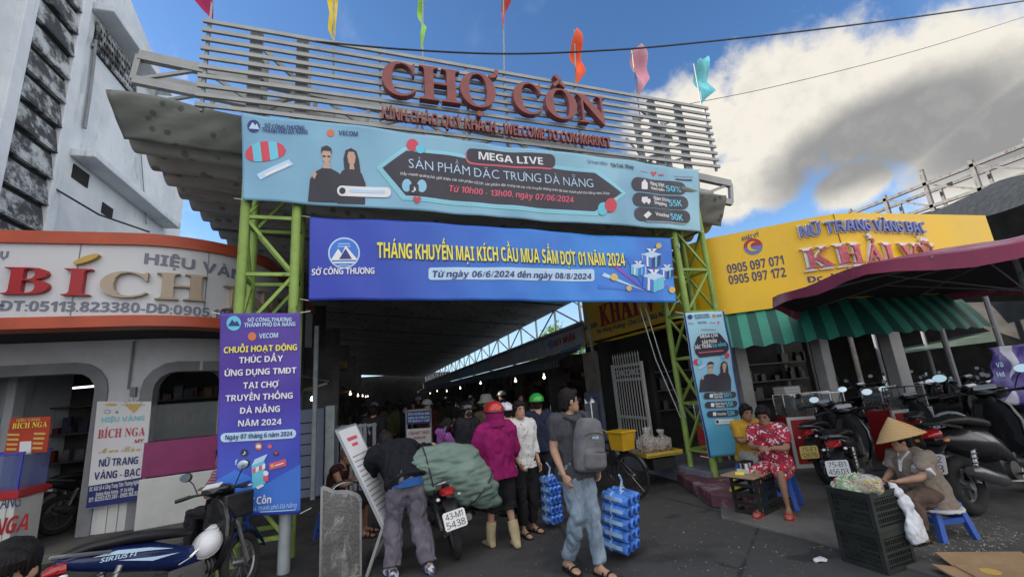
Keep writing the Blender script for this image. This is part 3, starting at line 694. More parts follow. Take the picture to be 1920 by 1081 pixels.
# ================================================================== GATE
ga = thing('market_gate', 'steel gate with lime green lattice towers, slatted sign and maroon letters across the alley mouth', 'gate', (1.0, 5.65, 0))
OGA = (1.0, 5.65, 0)
TH = R_(2.4); GU = V((cos(TH), sin(TH), 0)); GN = V((sin(TH), -cos(TH), 0)); GO = V((4.3, 5.8, 0))
def GS(w, disp=None):
    a_ = GO + GU * -9 + GN * w; b_ = GO + GU * 4 + GN * w; return Surf([(a_.x, a_.y), (b_.x, b_.y)], disp=disp)
def gp(u, w, z): return V(loc(OGA, GO + GU * u + GN * w + V((0, 0, z))))
m_green = M('lime_green_paint', (.225, .335, .075), .55, .1, var=.18, scale=3, spots=((.10, .12, .05), 7, .57, .70))
m_gpale = M('blue_grey_worn_paint', (.34, .38, .40), .55, .1, var=.15, scale=5, spots=((.12, .12, .11), 7, .58, .7))
for (ua, ub, zb) in ((-5.86, -5.30, 0), (.47, 1.07, .16)):
    tw = None
    q = MB(); q.tube([gp(ua, 0, zb), gp(ua, 0, 5.0)], .054, 10); tw = q.build('tower', m_green, ga)
    for (u, w) in ((ub, 0), (ua, -.5), (ub, -.5)):
        q = MB()
        if ua < 0 and w == 0: q.tube([gp(u, w, 1.0), gp(u, w, 5.0)], .054, 10); q.build('tower_post', m_green, tw); q = MB(); q.tube([gp(u, w, zb), gp(u, w, 1.0)], .063, 10); q.build('tower_post', m_gpale, tw)
        else: q.tube([gp(u, w, zb), gp(u, w, 5.0)], .047, 10); q.build('tower_post', m_green, tw)
    q = MB(); zs = [zb + .35 + k * .72 for k in range(7)]
    for k, z in enumerate(zs):
        for (p, r) in (((ua, 0), (ub, 0)), ((ua, -.5), (ub, -.5)), ((ua, 0), (ua, -.5)), ((ub, 0), (ub, -.5))):
            q.bar(gp(*p, z), gp(*r, z), .036, .042)
            if k + 1 < len(zs):
                a_, b_ = (p, r) if k % 2 else (r, p); q.bar(gp(*a_, z), gp(*b_, zs[k + 1]), .032, .036)
    q.build('brace', m_green, tw, smooth=0)
    q = MB()
    for u in (ua, ub):
        q.box(gp(u, -.02, 5.75), (.15, .05, 1.7), rz=TH); q.box(gp(u, -.48, 5.75), (.12, .05, 1.7), rz=TH)
        for k in range(6): q.bar(gp(u, -.04, 5.0 + k * .27), gp(u, -.46, 5.14 + k * .27), .03)
        for k in range(7): q.box(gp(u, .008, 5.05 + k * .25), (.035, .012, .035), rz=TH)
    for k in range(3): q.bar(gp(ua if k % 2 else ub, -.3, 4.98 + k * .55), gp(ub if k % 2 else ua, -.3, 5.53 + k * .55), .05)
    q.build('column_head', m_steel, tw, smooth=0)
pl_ = MB(); pp = [G(1270, 950), G(1345, 982), G(1392, 952), G(1330, 930)]
pl_.prism([(4.05, 5.1), (4.28, 4.72), (5.05, 4.9), (5.72, 5.55), (5.72, 6.55), (4.55, 6.45)], 0, .17, lambda u, v, w: (u - 1.0, v - 5.65, w)); pl_.build('plinth', M('maroon_plinth', (.12, .045, .065), .7, var=.25, scale=2, spots=((.22, .20, .22), 4, .5, .62)), ga, smooth=0, bevel=.015)
# slatted sign
q = MB(); uL, uR = -6.46, 1.74
for k in range(10):
    z = 5.37 + k * (6.60 - 5.37) / 9; a_, b_ = gp(uL, .05, z), gp(uR, .05, z); q.bar(a_, b_, .035, .052)
slat = q.build('sign_frame', m_steel, ga, smooth=0)
for u in (-6.40, -4.28, -3.0, -2.37, -1.1, 1.68): q = MB(); q.bar(gp(u, .015, 5.3), gp(u, .015, 6.63), .035, .04); q.build('upright', m_steel, ga, smooth=0)
for u in (-4.9, -3.67, -2.37, -1.09, .2): q = MB(); q.bar(gp(u, -.02, 5.3), gp(u, -.5, 6.1), .03); q.build('strut', m_steel, ga, smooth=0)
m_sign = M('maroon_sign_letters', (.235, .065, .06), .45, var=.14, scale=6, bump=.03)
SG = GS(.09)
lt(ga, SG, OGA, [("C", (716, 183), (779, 191), 122, dict(style='serif')), ("H", (786, 193), (862, 203), 131, dict(style='serif')), ("Ợ", (862, 204), (928, 212), 142, dict(style='serif')),
                 ("C", (961, 217), (1015, 224), 160, dict(style='serif')), ("Ồ", (1021, 226), (1080, 233), 172, dict(style='serif')), ("N", (1082, 235), (1135, 241), 184, dict(style='serif'))], m_sign, 'title_letters', .11, 0)
lt(ga, SG, OGA, [("KÍNH CHÀO QUÝ KHÁCH - WELCOME TO CON MARKET", (716, 226), (1143, 280), 204, dict(style='bold'))], m_sign, 'welcome_letters', .06, 0)
# ------------------------------------------------------------------ banners
def flat(name, col, rough=.42): return M(name, col, rough, var=.04, scale=2, bump=0)
P_ = {k: flat('print_' + k, c) for k, c in dict(white=(.72, .72, .74), navy=(.02, .03, .16), dark=(.028, .026, .042), red=(.55, .05, .08), pink=(.62, .10, .16), cyan=(.12, .50, .66), teal=(.22, .62, .66),
     sky=(.25, .52, .68), yellow=(.80, .72, .08), skin=(.52, .33, .25), purple=(.10, .05, .40), violet=(.22, .08, .5), blue=(.04, .16, .60), pale=(.45, .62, .80), orange=(.6, .16, .06), coin=(.62, .42, .10), grey=(.30, .32, .36)).items()}
PK = list(P_); PI = {k: i for i, k in enumerate(PK)}; PM = [P_[k] for k in PK]
def cloth(name, c0, c1, c2, axis, rng, bump=.25):
    def f(v):
        x = sep(v); t = sstep(x[axis], rng[0], rng[1]); n_ = wnoise(mapv(v, (.6, .6, .6)), 1.3, 3, .5)
        c = mixc(t, c0, c1); return mixc(mth('MULTIPLY', sstep(n_, .42, .7), .6), c, c2)
    return MC(name, f, rough=.42, bump=bump, bscale=2.2, stretch=(1, 1, 1))
def banner(name, label, S, corners, mat, org, nu=40, nv=14):
    t = thing(name, label, 'banner', org)
    c = [S.px(*p) for p in corners]                          # tl tr br bl
    def f(i, j):
        a_ = (c[0][0] + (c[1][0] - c[0][0]) * i, c[0][1] + (c[1][1] - c[0][1]) * i); b_ = (c[3][0] + (c[2][0] - c[3][0]) * i, c[3][1] + (c[2][1] - c[3][1]) * i)
        return loc(org, S.m(a_[0] + (b_[0] - a_[0]) * j, a_[1] + (b_[1] - a_[1]) * j))
    q = MB(); q.grid(f, nu * 3, nv * 2); o = q.build('cloth', mat, t, smooth=80, fix=False)
    m_ = o.modifiers.new('thickness', 'SOLIDIFY'); m_.thickness = .003; m_.offset = 0
    # hem and ties
    q = MB()
    for p, dx in ((corners[0], -1), (corners[1], 1), (corners[2], 1), (corners[3], -1)):
        u, z = S.px(*p); a_ = V(loc(org, S.m(u, z))); q.tube([a_, a_ + GU * (.10 * dx) + V((0, .05, .03))], .005, 5)
    q.build('tie', m_white, t); return t
class Ink:
    def __init__(s, S, org, parent): s.S, s.org, s.parent = S, org, parent; s.q = MB()
    def sh(s, pts, k, w=.004, **a): shape(s.q, s.S, pts, PI[k], w + .004, **a); return s
    def tx(s, t, a, b, yt, k, **o): o['w'] = o.get('w', .011) + .005; T(s.q, s.S, t, a, b, yt, mi=PI[k], **o); return s
    def done(s, name='print'):
        s.q.v = [loc(s.org, p) for p in s.q.v]; return s.q.build(name, PM, s.parent, smooth=0, fix=False)
def couple(k, cx, cy, s, sk=0.0):
    """printed portrait of a man and a woman in dark shirts; (cx,cy) between the heads, s = head height in pixels"""
    f = lambda pts: [(cx + x * s, cy + y * s + sk * x * s) for x, y in pts]
    k.sh(f([(-1.9, 2.9), (-1.75, 1.5), (-1.35, 1.0), (-.9, .75), (-.45, .75), (.1, 1.0), (.45, 1.5), (.5, 2.9)]), 'dark', .004)
    k.sh(f([(.0, 2.95), (.05, 1.3), (.35, .85), (.8, .6), (1.15, .6), (1.6, .95), (1.85, 1.6), (1.8, 2.95)]), 'dark', .005)
    k.sh(f([(.5, .95), (.42, .1), (.55, -.45), (.9, -.62), (1.25, -.45), (1.42, .1), (1.55, 1.1), (1.25, 1.15), (1.2, .7), (.75, .7), (.7, 1.1)]), 'dark', .0055)
    k.sh(f([(.66, -.1), (.75, -.38), (1.1, -.38), (1.2, -.1), (1.15, .3), (.95, .5), (.74, .32)]), 'skin', .007); k.sh(f([(.82, .4), (1.08, .4), (1.12, .72), (.8, .72)]), 'skin', .0065)
    k.sh(f([(-.98, -.05), (-.9, -.42), (-.45, -.42), (-.38, -.05), (-.44, .3), (-.65, .5), (-.9, .32)]), 'skin', .007); k.sh(f([(-.83, .4), (-.5, .4), (-.42, .8), (-.9, .8)]), 'skin', .0065)
    k.sh(f([(-1.02, -.1), (-1.0, -.5), (-.66, -.66), (-.36, -.5), (-.33, -.1), (-.42, -.3), (-.9, -.3)]), 'dark', .009)
    k.sh(f([(-1.65, 1.3), (-1.5, 1.0), (-1.3, 1.15), (-1.45, 1.5)]), 'skin', .007); k.sh(f([(-.92, .0), (-.72, .0), (-.72, .1), (-.92, .1)]), 'dark', .009); k.sh(f([(-.62, .0), (-.43, .0), (-.43, .1), (-.62, .1)]), 'dark', .009)
# upper banner
def d1(u, z): return .022 * sin(u * 1.9 + z) + .014 * sin(u * 4.1 - z * 3.0) + .009 * sin(u * 8 + z * 4 + sin(u * 2))
S1 = GS(.13, d1); O1 = tuple(GO + GU * -2.4 + V((0, 0, 4.2)))
B1 = banner('upper_banner', 'long pale blue MEGA LIVE banner tied across the gate below the slatted sign', S1, ((452, 210), (1309, 318), (1316, 434), (454, 373)), cloth('pale_blue_banner', (.21, .42, .58), (.27, .50, .60), (.13, .30, .46), 0, (-3.5, 3.6)), O1, 70, 16)
k = Ink(S1, O1, B1)
k.sh(disc(475, 235, 12), 'navy').sh([(466, 240), (473, 228), (478, 234), (481, 230), (486, 241)], 'pale', .007)
k.tx("SỞ CÔNG THƯƠNG", (495, 237), (571, 245), 229, 'navy', style='bold').tx("THÀNH PHỐ ĐÀ NẴNG", (490, 245), (577, 253), 237, 'navy', style='bold')
k.sh(disc(620, 251, 7), 'orange').tx("VECOM", (635, 255), (671, 258), 247, 'navy', style='bold')
def balloon(cx, cy, rx, ry, rot):
    P = lambda a, m=1.0: (cx + cos(rot) * rx * m * cos(a) - sin(rot) * ry * sin(a), cy + sin(rot) * rx * m * cos(a) + cos(rot) * ry * sin(a))
    n = 5
    for i in range(n):
        x0, x1 = -1 + 2 * i / n, -1 + 2 * (i + 1) / n
        pts = [(cx + cos(rot) * rx * x - sin(rot) * ry * sg * math.sqrt(max(0, 1 - x * x)), cy + sin(rot) * rx * x + cos(rot) * ry * sg * math.sqrt(max(0, 1 - x * x))) for x, sg in [(x0 + (x1 - x0) * t / 4, -1) for t in range(5)] + [(x1 - (x1 - x0) * t / 4, .75) for t in range(5)]]
        k.sh(pts, 'red' if i % 2 == 0 else 'cyan')
balloon(497, 285, 39, 22, -.12)
k.sh([(481, 326), (541, 298), (550, 308), (488, 337)], 'pale').sh(rrect(1, 1, 2, 2, .2) if False else [(495, 327), (540, 306), (543, 310), (499, 331)], 'white', .007)
couple(k, 632, 295, 29, .06)
k.sh(rrect(632, 348, 733, 367, 9, skew=.05), 'white', .010).sh(disc(642, 358, 6), 'dark', .013).sh(rrect(655, 355, 722, 361, 3, skew=.05), 'pale', .013)
out = [(706, 315), (758, 277), (1118, 320), (1172, 364), (1118, 405), (754, 377)]
k.sh(out, 'teal').sh([(710, 315), (759, 280), (1117, 322), (1168, 364), (1117, 402), (756, 374)], 'sky', .006)
k.sh([(717, 316), (762, 284), (1114, 326), (1163, 364), (1114, 397), (760, 369)], 'dark', .008)
k.sh(rrect(873, 280, 1038, 306, 10, skew=.085), 'pink', .010).sh(rrect(875, 277, 1040, 303, 10, skew=.085), 'dark', .012)
k.tx("MEGA LIVE", (898, 298), (1017, 311), 284, 'white', style='bold', w=.018)
k.tx("SẢN PHẨM ĐẶC TRƯNG ĐÀ NẴNG", (766, 318), (1111, 353), 300, 'pale', style='thin', w=.014)
k.tx("Đẩy mạnh quảng bá, giới thiệu các sản phẩm OCOP, sản phẩm đặc trưng tại các chợ truyền thống trên địa bàn thành phố Đà Nẵng năm 2024", (750, 331), (1139, 368), 326, 'white', style='medium', w=.014, slant=.2)
k.tx("Từ 10h00 - 13h00, ngày 07/06/2024", (840, 360), (1075, 380), 348, 'pink', style='bold', w=.014, slant=.2)
k.sh(disc(773, 273, 11, ry=12), 'red', .012).sh(disc(788, 281, 9), 'cyan', .015).sh(disc(762, 351, 9, ry=12), 'sky', .012).sh(disc(790, 352, 9, ry=12), 'sky', .012)
k.sh(rrect(767, 349, 784, 368, 3), 'dark', .015).tx("♪", (771, 364), (780, 364), 353, 'white', style='regular', w=.018).sh([(773, 375), (777, 371), (781, 374), (785, 371), (789, 375), (781, 385)], 'red', .015)
k.sh(disc(1142, 387, 11, ry=13), 'red', .014).sh(disc(1128, 393, 9, ry=12), 'cyan', .012)
k.tx("SmartBiz", (1100, 307), (1138, 311), 301, 'navy', style='medium').tx("TikTok Shop", (1144, 314), (1186, 319), 307, 'dark', style='bold').sh([(1221, 323), (1224, 320), (1227, 323), (1230, 320), (1233, 323), (1227, 330)], 'red')
k.sh(rrect(1236, 325, 1246, 328, 1.2, skew=.1), 'red').sh(rrect(1265, 327, 1300, 329, 1, skew=.1), 'grey').sh(rrect(1200, 320, 1216, 322, 1, skew=.1), 'grey').sh(rrect(1268, 333, 1298, 336, 1, skew=.1), 'navy')
for i, (x0, y0) in enumerate(((1182, 333), (1185, 361), (1188, 388))):
    k.sh(rrect(x0, y0, x0 + 105, y0 + 25, 12, skew=.075), 'dark', .008)
    ax_, ay_ = x0 + 25, y0 + 15
    if i == 0: k.sh(rrect(ax_ - 6, ay_ - 6, ax_ + 6, ay_ + 8, 2), 'white', .011).sh([(ax_ - 3, ay_ - 6), (ax_ - 2, ay_ - 10), (ax_ + 2, ay_ - 10), (ax_ + 3, ay_ - 6)], 'white', .011)
    if i == 1: k.sh([(ax_ - 8, ay_ - 6), (ax_ + 3, ay_ - 6), (ax_ + 3, ay_ - 3), (ax_ + 8, ay_ - 2), (ax_ + 9, ay_ + 4), (ax_ - 8, ay_ + 3)], 'white', .011).sh(disc(ax_ - 3, ay_ + 4, 2.4, 8), 'white', .011).sh(disc(ax_ + 5, ay_ + 5, 2.4, 8), 'white', .011)
    if i == 2: k.sh([(ax_ - 7, ay_ + 1), (ax_ + 2, ay_ - 7), (ax_ + 8, ay_ - 1), (ax_ - 1, ay_ + 7)], 'white', .011)
for s_, a_, b_, yt, c_ in (("Hàng Việt", (1219, 347), (1247, 350), 340, 'white'), ("Giảm Đến", (1220, 355), (1247, 358), 350, 'white'), ("50%", (1250, 358), (1277, 361), 347, 'cyan'),
                         ("Giảm Xtra", (1225, 375), (1255, 378), 368, 'white'), ("Shipping", (1226, 383), (1250, 386), 377, 'white'), ("55K", (1255, 386), (1278, 388), 374, 'cyan'),
                         ("Voucher", (1228, 405), (1254, 409), 398, 'white'), ("50K", (1257, 412), (1280, 415), 400, 'cyan')):
    k.tx(s_, a_, b_, yt, c_, style='bold', w=.013)
k.sh(rrect(1210, 414, 1285, 416, 1, skew=.07), 'grey', .012)
k.done()
# lower banner
def d2(u, z): return .035 * sin(u * 1.3 + .5) + .016 * sin(u * 3.3 - z * 2.2) + .009 * sin(u * 8 + z * 4 + sin(u))
S2 = GS(.07, d2); O2 = tuple(GO + GU * -2.4 + V((0, 0, 2.9)))
B2 = banner('lower_banner', 'royal blue banner with yellow lettering hung under the pale blue MEGA LIVE banner', S2, ((580, 405), (1257, 447), (1270, 566), (578, 562)), cloth('royal_blue_banner', (.028, .045, .40), (.04, .25, .72), (.025, .09, .50), 0, (-2.9, 1.6)), O2, 60, 14)
k = Ink(S2, O2, B2)
k.sh(disc(645, 474, 30, 24), 'pale').sh(disc(645, 474, 27, 24), 'blue', .007)
for p in ([(620, 488), (634, 466), (641, 476), (648, 460), (671, 488)], [(623, 491), (667, 491), (665, 494), (626, 494)]): k.sh(p, 'white', .010)
k.sh([(636, 486), (648, 466), (660, 486)], 'navy', .013)
for y in (497, 456, 461): k.sh([(630 + abs(y - 474) * .2, y), (660 - abs(y - 474) * .2, y), (660 - abs(y - 474) * .2, y + 1.5), (630 + abs(y - 474) * .2, y + 1.5)], 'pale', .010)
k.tx("SỞ CÔNG THƯƠNG", (584, 515), (702, 514), 503, 'white', style='bold')
k.tx("THÁNG KHUYẾN MẠI KÍCH CẦU MUA SẮM ĐỢT 01 NĂM 2024", (709, 487), (1175, 500), 459, 'navy', style='bold', w=.008).tx("THÁNG KHUYẾN MẠI KÍCH CẦU MUA SẮM ĐỢT 01 NĂM 2024", (707, 485), (1173, 498), 456, 'yellow', style='bold')
k.sh(rrect(803, 502, 1116, 525, 5, skew=.004), 'pale').tx("Từ ngày 06/6/2024 đến ngày 08/8/2024", (809, 520), (1110, 522), 508, 'navy', style='bold', slant=.2)
for a_ in range(9):
    t = R_(184 + a_ * 20); rr_ = 90 if cos(t) < .1 else 44; k.sh([(1212, 545), (1212 + rr_ * cos(t), 545 + min(rr_, 70) * min(.1, sin(t))), (1212 + rr_ * cos(t + .1), 545 + min(rr_, 70) * min(.1, sin(t + .1)))], ('blue', 'pale', 'violet')[a_ % 3], .005)
def gift(cx, cy, s, c, c2):
    k.sh([(cx - s, cy - s * .5), (cx, cy - s * .15), (cx, cy + s), (cx - s, cy + s * .6)], c, .010).sh([(cx, cy - s * .15), (cx + s, cy - s * .5), (cx + s, cy + s * .6), (cx, cy + s)], c2, .010)
    k.sh([(cx - s * 1.1, cy - s * .55), (cx, cy - s * .9), (cx + s * 1.1, cy - s * .55), (cx, cy - s * .15)], 'pale', .012)
    k.sh([(cx - s * .6, cy - s * .36), (cx - s * .38, cy - s * .28), (cx - s * .38, cy + s * .85), (cx - s * .6, cy + s * .75)], 'white', .014).sh([(cx + s * .38, cy - s * .28), (cx + s * .6, cy - s * .36), (cx + s * .6, cy + s * .75), (cx + s * .38, cy + s * .85)], 'cyan', .014)
    k.sh([(cx, cy - s * .6), (cx - s * .6, cy - s * 1.2), (cx - s * .1, cy - s * 1.15)], 'white', .014).sh([(cx, cy - s * .6), (cx + s * .6, cy - s * 1.2), (cx + s * .1, cy - s * 1.15)], 'white', .014)
gift(1222, 486, 17, 'blue', 'navy'); gift(1196, 505, 13, 'cyan', 'blue'); gift(1226, 528, 20, 'blue', 'cyan'); gift(1251, 510, 12, 'blue', 'navy')
for (x, y, r) in ((1152, 519, 7), (1234, 461, 5), (1180, 540, 5), (1261, 543, 6)): k.sh(disc(x, y, r), 'coin', .016)
k.done()
# left upright banner
def d3(u, z): return .014 * sin(z * 3 + u * 2) + .010 * sin(u * 9 + z) + .004 * sin(z * 9 - u * 6)
S3 = GS(.12, d3); O3 = tuple(GO + GU * -5.6 + V((0, 0, .6)))
B3 = banner('upright_banner', 'tall purple and blue upright banner tied to the left green tower of the gate', S3, ((413, 588), (563, 586), (563, 962), (404, 967)), cloth('purple_banner', (.035, .09, .52), (.075, .035, .30), (.045, .04, .44), 2, (.1, 1.5)), O3, 16, 36)
k = Ink(S3, O3, B3)
k.sh(disc(439, 606, 14), 'cyan').sh([(428, 611), (436, 599), (441, 605), (445, 601), (451, 611)], 'navy', .008)
k.tx("SỞ CÔNG THƯƠNG", (465, 604), (547, 602), 597, 'pale', style='bold').tx("THÀNH PHỐ ĐÀ NẴNG", (459, 614), (554, 611), 606, 'pale', style='bold')
k.sh(disc(474, 631, 8), 'orange').tx("VECOM", (487, 635), (522, 633), 626, 'pale', style='bold')
for s_, a_, b_, c_ in (("CHUỖI HOẠT ĐỘNG", (420, 662), (557, 656), 'yellow'), ("THÚC ĐẨY", (449, 681), (531, 677), 'white'), ("ỨNG DỤNG TMĐT", (421, 705), (556, 699), 'white'), ("TẠI CHỢ", (456, 728), (522, 725), 'white'),
                      ("TRUYỀN THỐNG", (422, 752), (549, 746), 'white'), ("ĐÀ NẴNG", (450, 775), (525, 771), 'white'), ("NĂM 2024", (446, 799), (528, 795), 'white')):
    k.tx(s_, a_, b_, a_[1] - 11.5, c_, style='bold')
k.sh(rrect(413, 812, 555, 829, 8, skew=-.06), 'pale').tx("Ngày 07 tháng 6 năm 2024", (422, 824), (548, 816), 815, 'navy', style='bold', w=.012)
k.sh([(406, 900), (440, 880), (500, 905), (563, 870), (563, 955), (405, 960)], 'blue', .003)
k.sh([(472, 872), (496, 862), (498, 905), (474, 915)], 'cyan', .008).sh([(472, 872), (478, 860), (502, 850), (496, 862)], 'pale', .008)
for i in range(4): k.sh([(474 + i * 6, 878 - i * 2.6), (480 + i * 6, 875 - i * 2.6), (480 + i * 6, 884 - i * 2.6), (474 + i * 6, 887 - i * 2.6)], 'pink' if i % 2 == 0 else 'white', .011)
k.sh([(505, 868), (536, 859), (537, 872), (506, 880)], 'pink', .008).sh([(516, 871), (532, 866), (532, 868), (516, 873)], 'white', .011).sh(disc(511, 872, 3.4, 8), 'coin', .011)
k.sh([(452, 905), (468, 899), (476, 905), (460, 912)], 'navy', .008).sh([(455, 912), (460, 913), (474, 907), (472, 904)], 'pale', .010).sh([(480, 912), (492, 906), (496, 909), (484, 916)], 'white', .009)
k.sh(disc(499, 886, 5, 10), 'white', .011).sh(rrect(494, 890, 504, 901, 3), 'pink', .010)
for (x, y, r, c_) in ((458, 848, 7, 'dark'), (485, 836, 7, 'orange'), (506, 836, 4, 'pink'), (518, 849, 5, 'dark')): k.sh(disc(x, y, r, 12), c_, .008)
k.tx("♪", (455, 852), (461, 852), 844, 'white', style='regular', w=.013).tx("f", (440, 871), (445, 870), 862, 'pale', style='bold').sh(rrect(481, 833, 489, 839, 1.5), 'white', .011)
k.sh([(514, 847), (516, 845), (518, 847), (520, 845), (522, 847), (518, 852)], 'red', .012)
k.tx("Chợ Cồn", (448, 947), (509, 941), 933, 'white', style='bold').tx("Hải Châu, thành phố Đà Nẵng", (446, 958), (556, 949), 950, 'pale', style='medium', slant=.15).sh(rrect(488, 957, 555, 958.6, .7, skew=-.05), 'pale', .008)
k.done()
# right upright banner
S4 = GS(.12, d3); O4 = tuple(GO + GU * .8 + V((0, 0, .5)))
B4 = banner('upright_banner', 'tall pale blue upright MEGA LIVE banner tied to the right green tower of the gate', S4, ((1281, 587), (1357, 583), (1409, 850), (1327, 857)), cloth('pale_blue_upright', (.10, .40, .62), (.32, .56, .70), (.14, .42, .58), 2, (.2, 1.7)), O4, 12, 30)
k = Ink(S4, O4, B4)
k.sh([(1281, 587), (1284, 587), (1331, 857), (1327, 857)], 'navy').sh([(1354, 583), (1357, 583), (1409, 850), (1405, 851)], 'navy')
k.sh(disc(1293, 594, 4.5), 'navy').tx("SỞ CÔNG THƯƠNG", (1300, 594), (1327, 592), 590, 'navy', style='bold').tx("THÀNH PHỐ ĐÀ NẴNG", (1301, 598), (1328, 596), 595, 'navy', style='bold').sh(disc(1337, 592, 3.4), 'orange').tx("VECOM", (1342, 594), (1352, 593), 590, 'navy', style='bold')
k.sh(rrect(1289, 605, 1300, 607, .8), 'grey').tx("TikTok Shop", (1306, 607), (1321, 606), 603, 'dark', style='bold').sh([(1344, 603), (1346, 602), (1348, 604), (1346, 608)], 'red').sh(rrect(1312, 617, 1340, 619, .8), 'grey').sh(rrect(1328, 604, 1340, 606, .8), 'grey')
k.sh([(1306, 632), (1312, 627), (1346, 624), (1352, 629), (1364, 645), (1365, 655), (1358, 665), (1312, 670), (1305, 662), (1301, 649)], 'dark', .007)
k.tx("MEGA LIVE", (1311, 634), (1344, 631), 628, 'white', style='bold').tx("SẢN PHẨM", (1315, 645), (1342, 642), 638, 'white', style='bold').tx("ĐẶC TRƯNG", (1303, 654), (1332, 651), 647, 'white', style='bold').tx("ĐÀ NẴNG", (1334, 651), (1360, 648), 645, 'cyan', style='bold')
k.sh([(1310, 660), (1354, 656), (1354, 658), (1310, 662)], 'pink', .011).sh(disc(1361, 666, 5), 'red', .011).sh(disc(1354, 669, 4), 'cyan', .010)
k.sh(disc(1309, 678, 8, ry=6), 'red').sh(disc(1312, 678, 4, ry=5), 'cyan', .008).sh([(1310, 689), (1322, 682), (1324, 685), (1312, 692)], 'pale', .008)
couple(k, 1342, 687, 16, -.05)
for i, (x0, y0) in enumerate(((1320, 736), (1322, 753), (1325, 770))):
    k.sh(rrect(x0, y0, x0 + 60, y0 + 12, 6, skew=-.05), 'dark', .014); k.sh(rrect(x0 + 11, y0 + 2, x0 + 17, y0 + 9, 1), 'white', .017)
for s_, a_, b_, yt, c_ in (("Hàng Việt", (1338, 741), (1354, 740), 736, 'white'), ("Giảm Đến", (1339, 746), (1354, 745), 742, 'white'), ("50%", (1356, 744), (1371, 742), 736, 'cyan'), ("Giảm Xtra", (1341, 759), (1357, 758), 754, 'white'), ("Shipping", (1342, 763), (1356, 762), 760, 'white'), ("55K", (1359, 762), (1374, 760), 753, 'cyan'), ("Voucher", (1344, 778), (1360, 777), 773, 'white'), ("50K", (1362, 779), (1377, 777), 770, 'cyan')):
    k.tx(s_, a_, b_, yt, c_, style='bold', w=.018)
k.sh(rrect(1340, 786, 1376, 795, 4, skew=-.05), 'white', .008).sh(disc(1344, 790, 3, 8), 'dark', .011).sh(rrect(1350, 788, 1372, 791, 1, skew=-.05), 'pale', .011)
k.done()
# ------------------------------------------------------------------ pennants on the sign
def pennant(px, ptop, pts, col, label, cname):
    S = GS(-.06); base = S.px(px[0], px[1]); org = tuple(S.m(base[0], 6.3))
    t = thing('pennant', label, 'flag', org, 0, 'coloured pennants on poles above the sign')
    tp = S.px(*ptop); q = MB(); q.tube([loc(org, S.m(base[0], 6.1)), loc(org, S.m(tp[0], tp[1]))], .014, 6); q.build('pole', m_steel, t)
    P = [S.px(*p) for p in pts]; q = MB(); ph = random.uniform(0, 6)
    for tri in tess(P):
        for r in subdiv([P[i] for i in tri], .06):
            q.add([loc(org, S.m(u, z, .05 * sin(z * 9 + ph) + .06 * sin(u * 14 + z * 4 + ph))) for u, z in r], [tuple(range(len(r)))])
    o = q.build('cloth', M('flag_' + cname, col, .6, var=.15, scale=3, bump=.1, bscale=6), t, smooth=80)
    bm = bmesh.new(); bm.from_mesh(o.data); bmesh.ops.remove_doubles(bm, verts=bm.verts, dist=.0005); bmesh.ops.recalc_face_normals(bm, faces=bm.faces); bm.to_mesh(o.data); bm.free()
pennant((394, 36), (404, -60), [(403, -55), (398, 34), (384, 16), (366, -2), (345, -20), (352, -50)], (.50, .02, .13), 'magenta pennant on a thin pole above the left end of the sign', 'magenta')
pennant((626, 100), (626, -60), [(634, -40), (632, 20), (627, 80), (615, 56), (618, 30), (613, -5), (618, -45)], (.70, .52, .02), 'yellow pennant on a thin pole above the sign', 'yellow')
pennant((790, 115), (793, -40), [(798, -25), (796, 5), (792, 25), (800, 50), (795, 72), (790, 96), (787, 70), (790, 52), (783, 25), (784, 0), (788, -25)], (.28, .60, .08), 'narrow lime green pennant above the first big letters of the sign', 'lime')
pennant((940, 130), (943, -50), [(944, -45), (938, 56), (950, 18), (960, 0), (975, -15), (970, -40)], (.52, .05, .04), 'dark red pennant on the tall pole at the middle of the sign', 'red')
pennant((1078, 195), (1077, 56), [(1072, 74), (1078, 57), (1086, 60), (1088, 75), (1090, 92), (1090, 110), (1097, 135), (1090, 148), (1078, 160), (1074, 120)], (.85, .10, .02), 'orange pennant above the last big letter of the sign', 'orange')
pennant((1197, 205), (1185, 95), [(1182, 98), (1195, 90), (1210, 81), (1211, 100), (1212, 125), (1216, 150), (1206, 166), (1196, 180), (1188, 150), (1184, 120)], (.62, .28, .36), 'faded pink pennant near the right end of the sign', 'pink')
pennant((1316, 205), (1301, 120), [(1302, 118), (1328, 105), (1330, 125), (1333, 150), (1341, 172), (1326, 183), (1315, 196), (1309, 160)], (.13, .52, .58), 'turquoise pennant at the far right corner of the sign', 'turquoise')
for i_, (xa, xb) in enumerate(((1193, 1276), (1204, 1286))):
    a_, b_ = atY(xa, 556, 6.1), atY(xb, 782, 6.1); q = MB(); q.tube([a_, a_.lerp(b_, .5) + V((-.05, 0, -.06)), b_], .008, 5); tag(q.build('rope', m_gpale), 'thin pale rope slanting down to the right green tower, %s of the two' % ('left', 'right')[i_], 'rope')
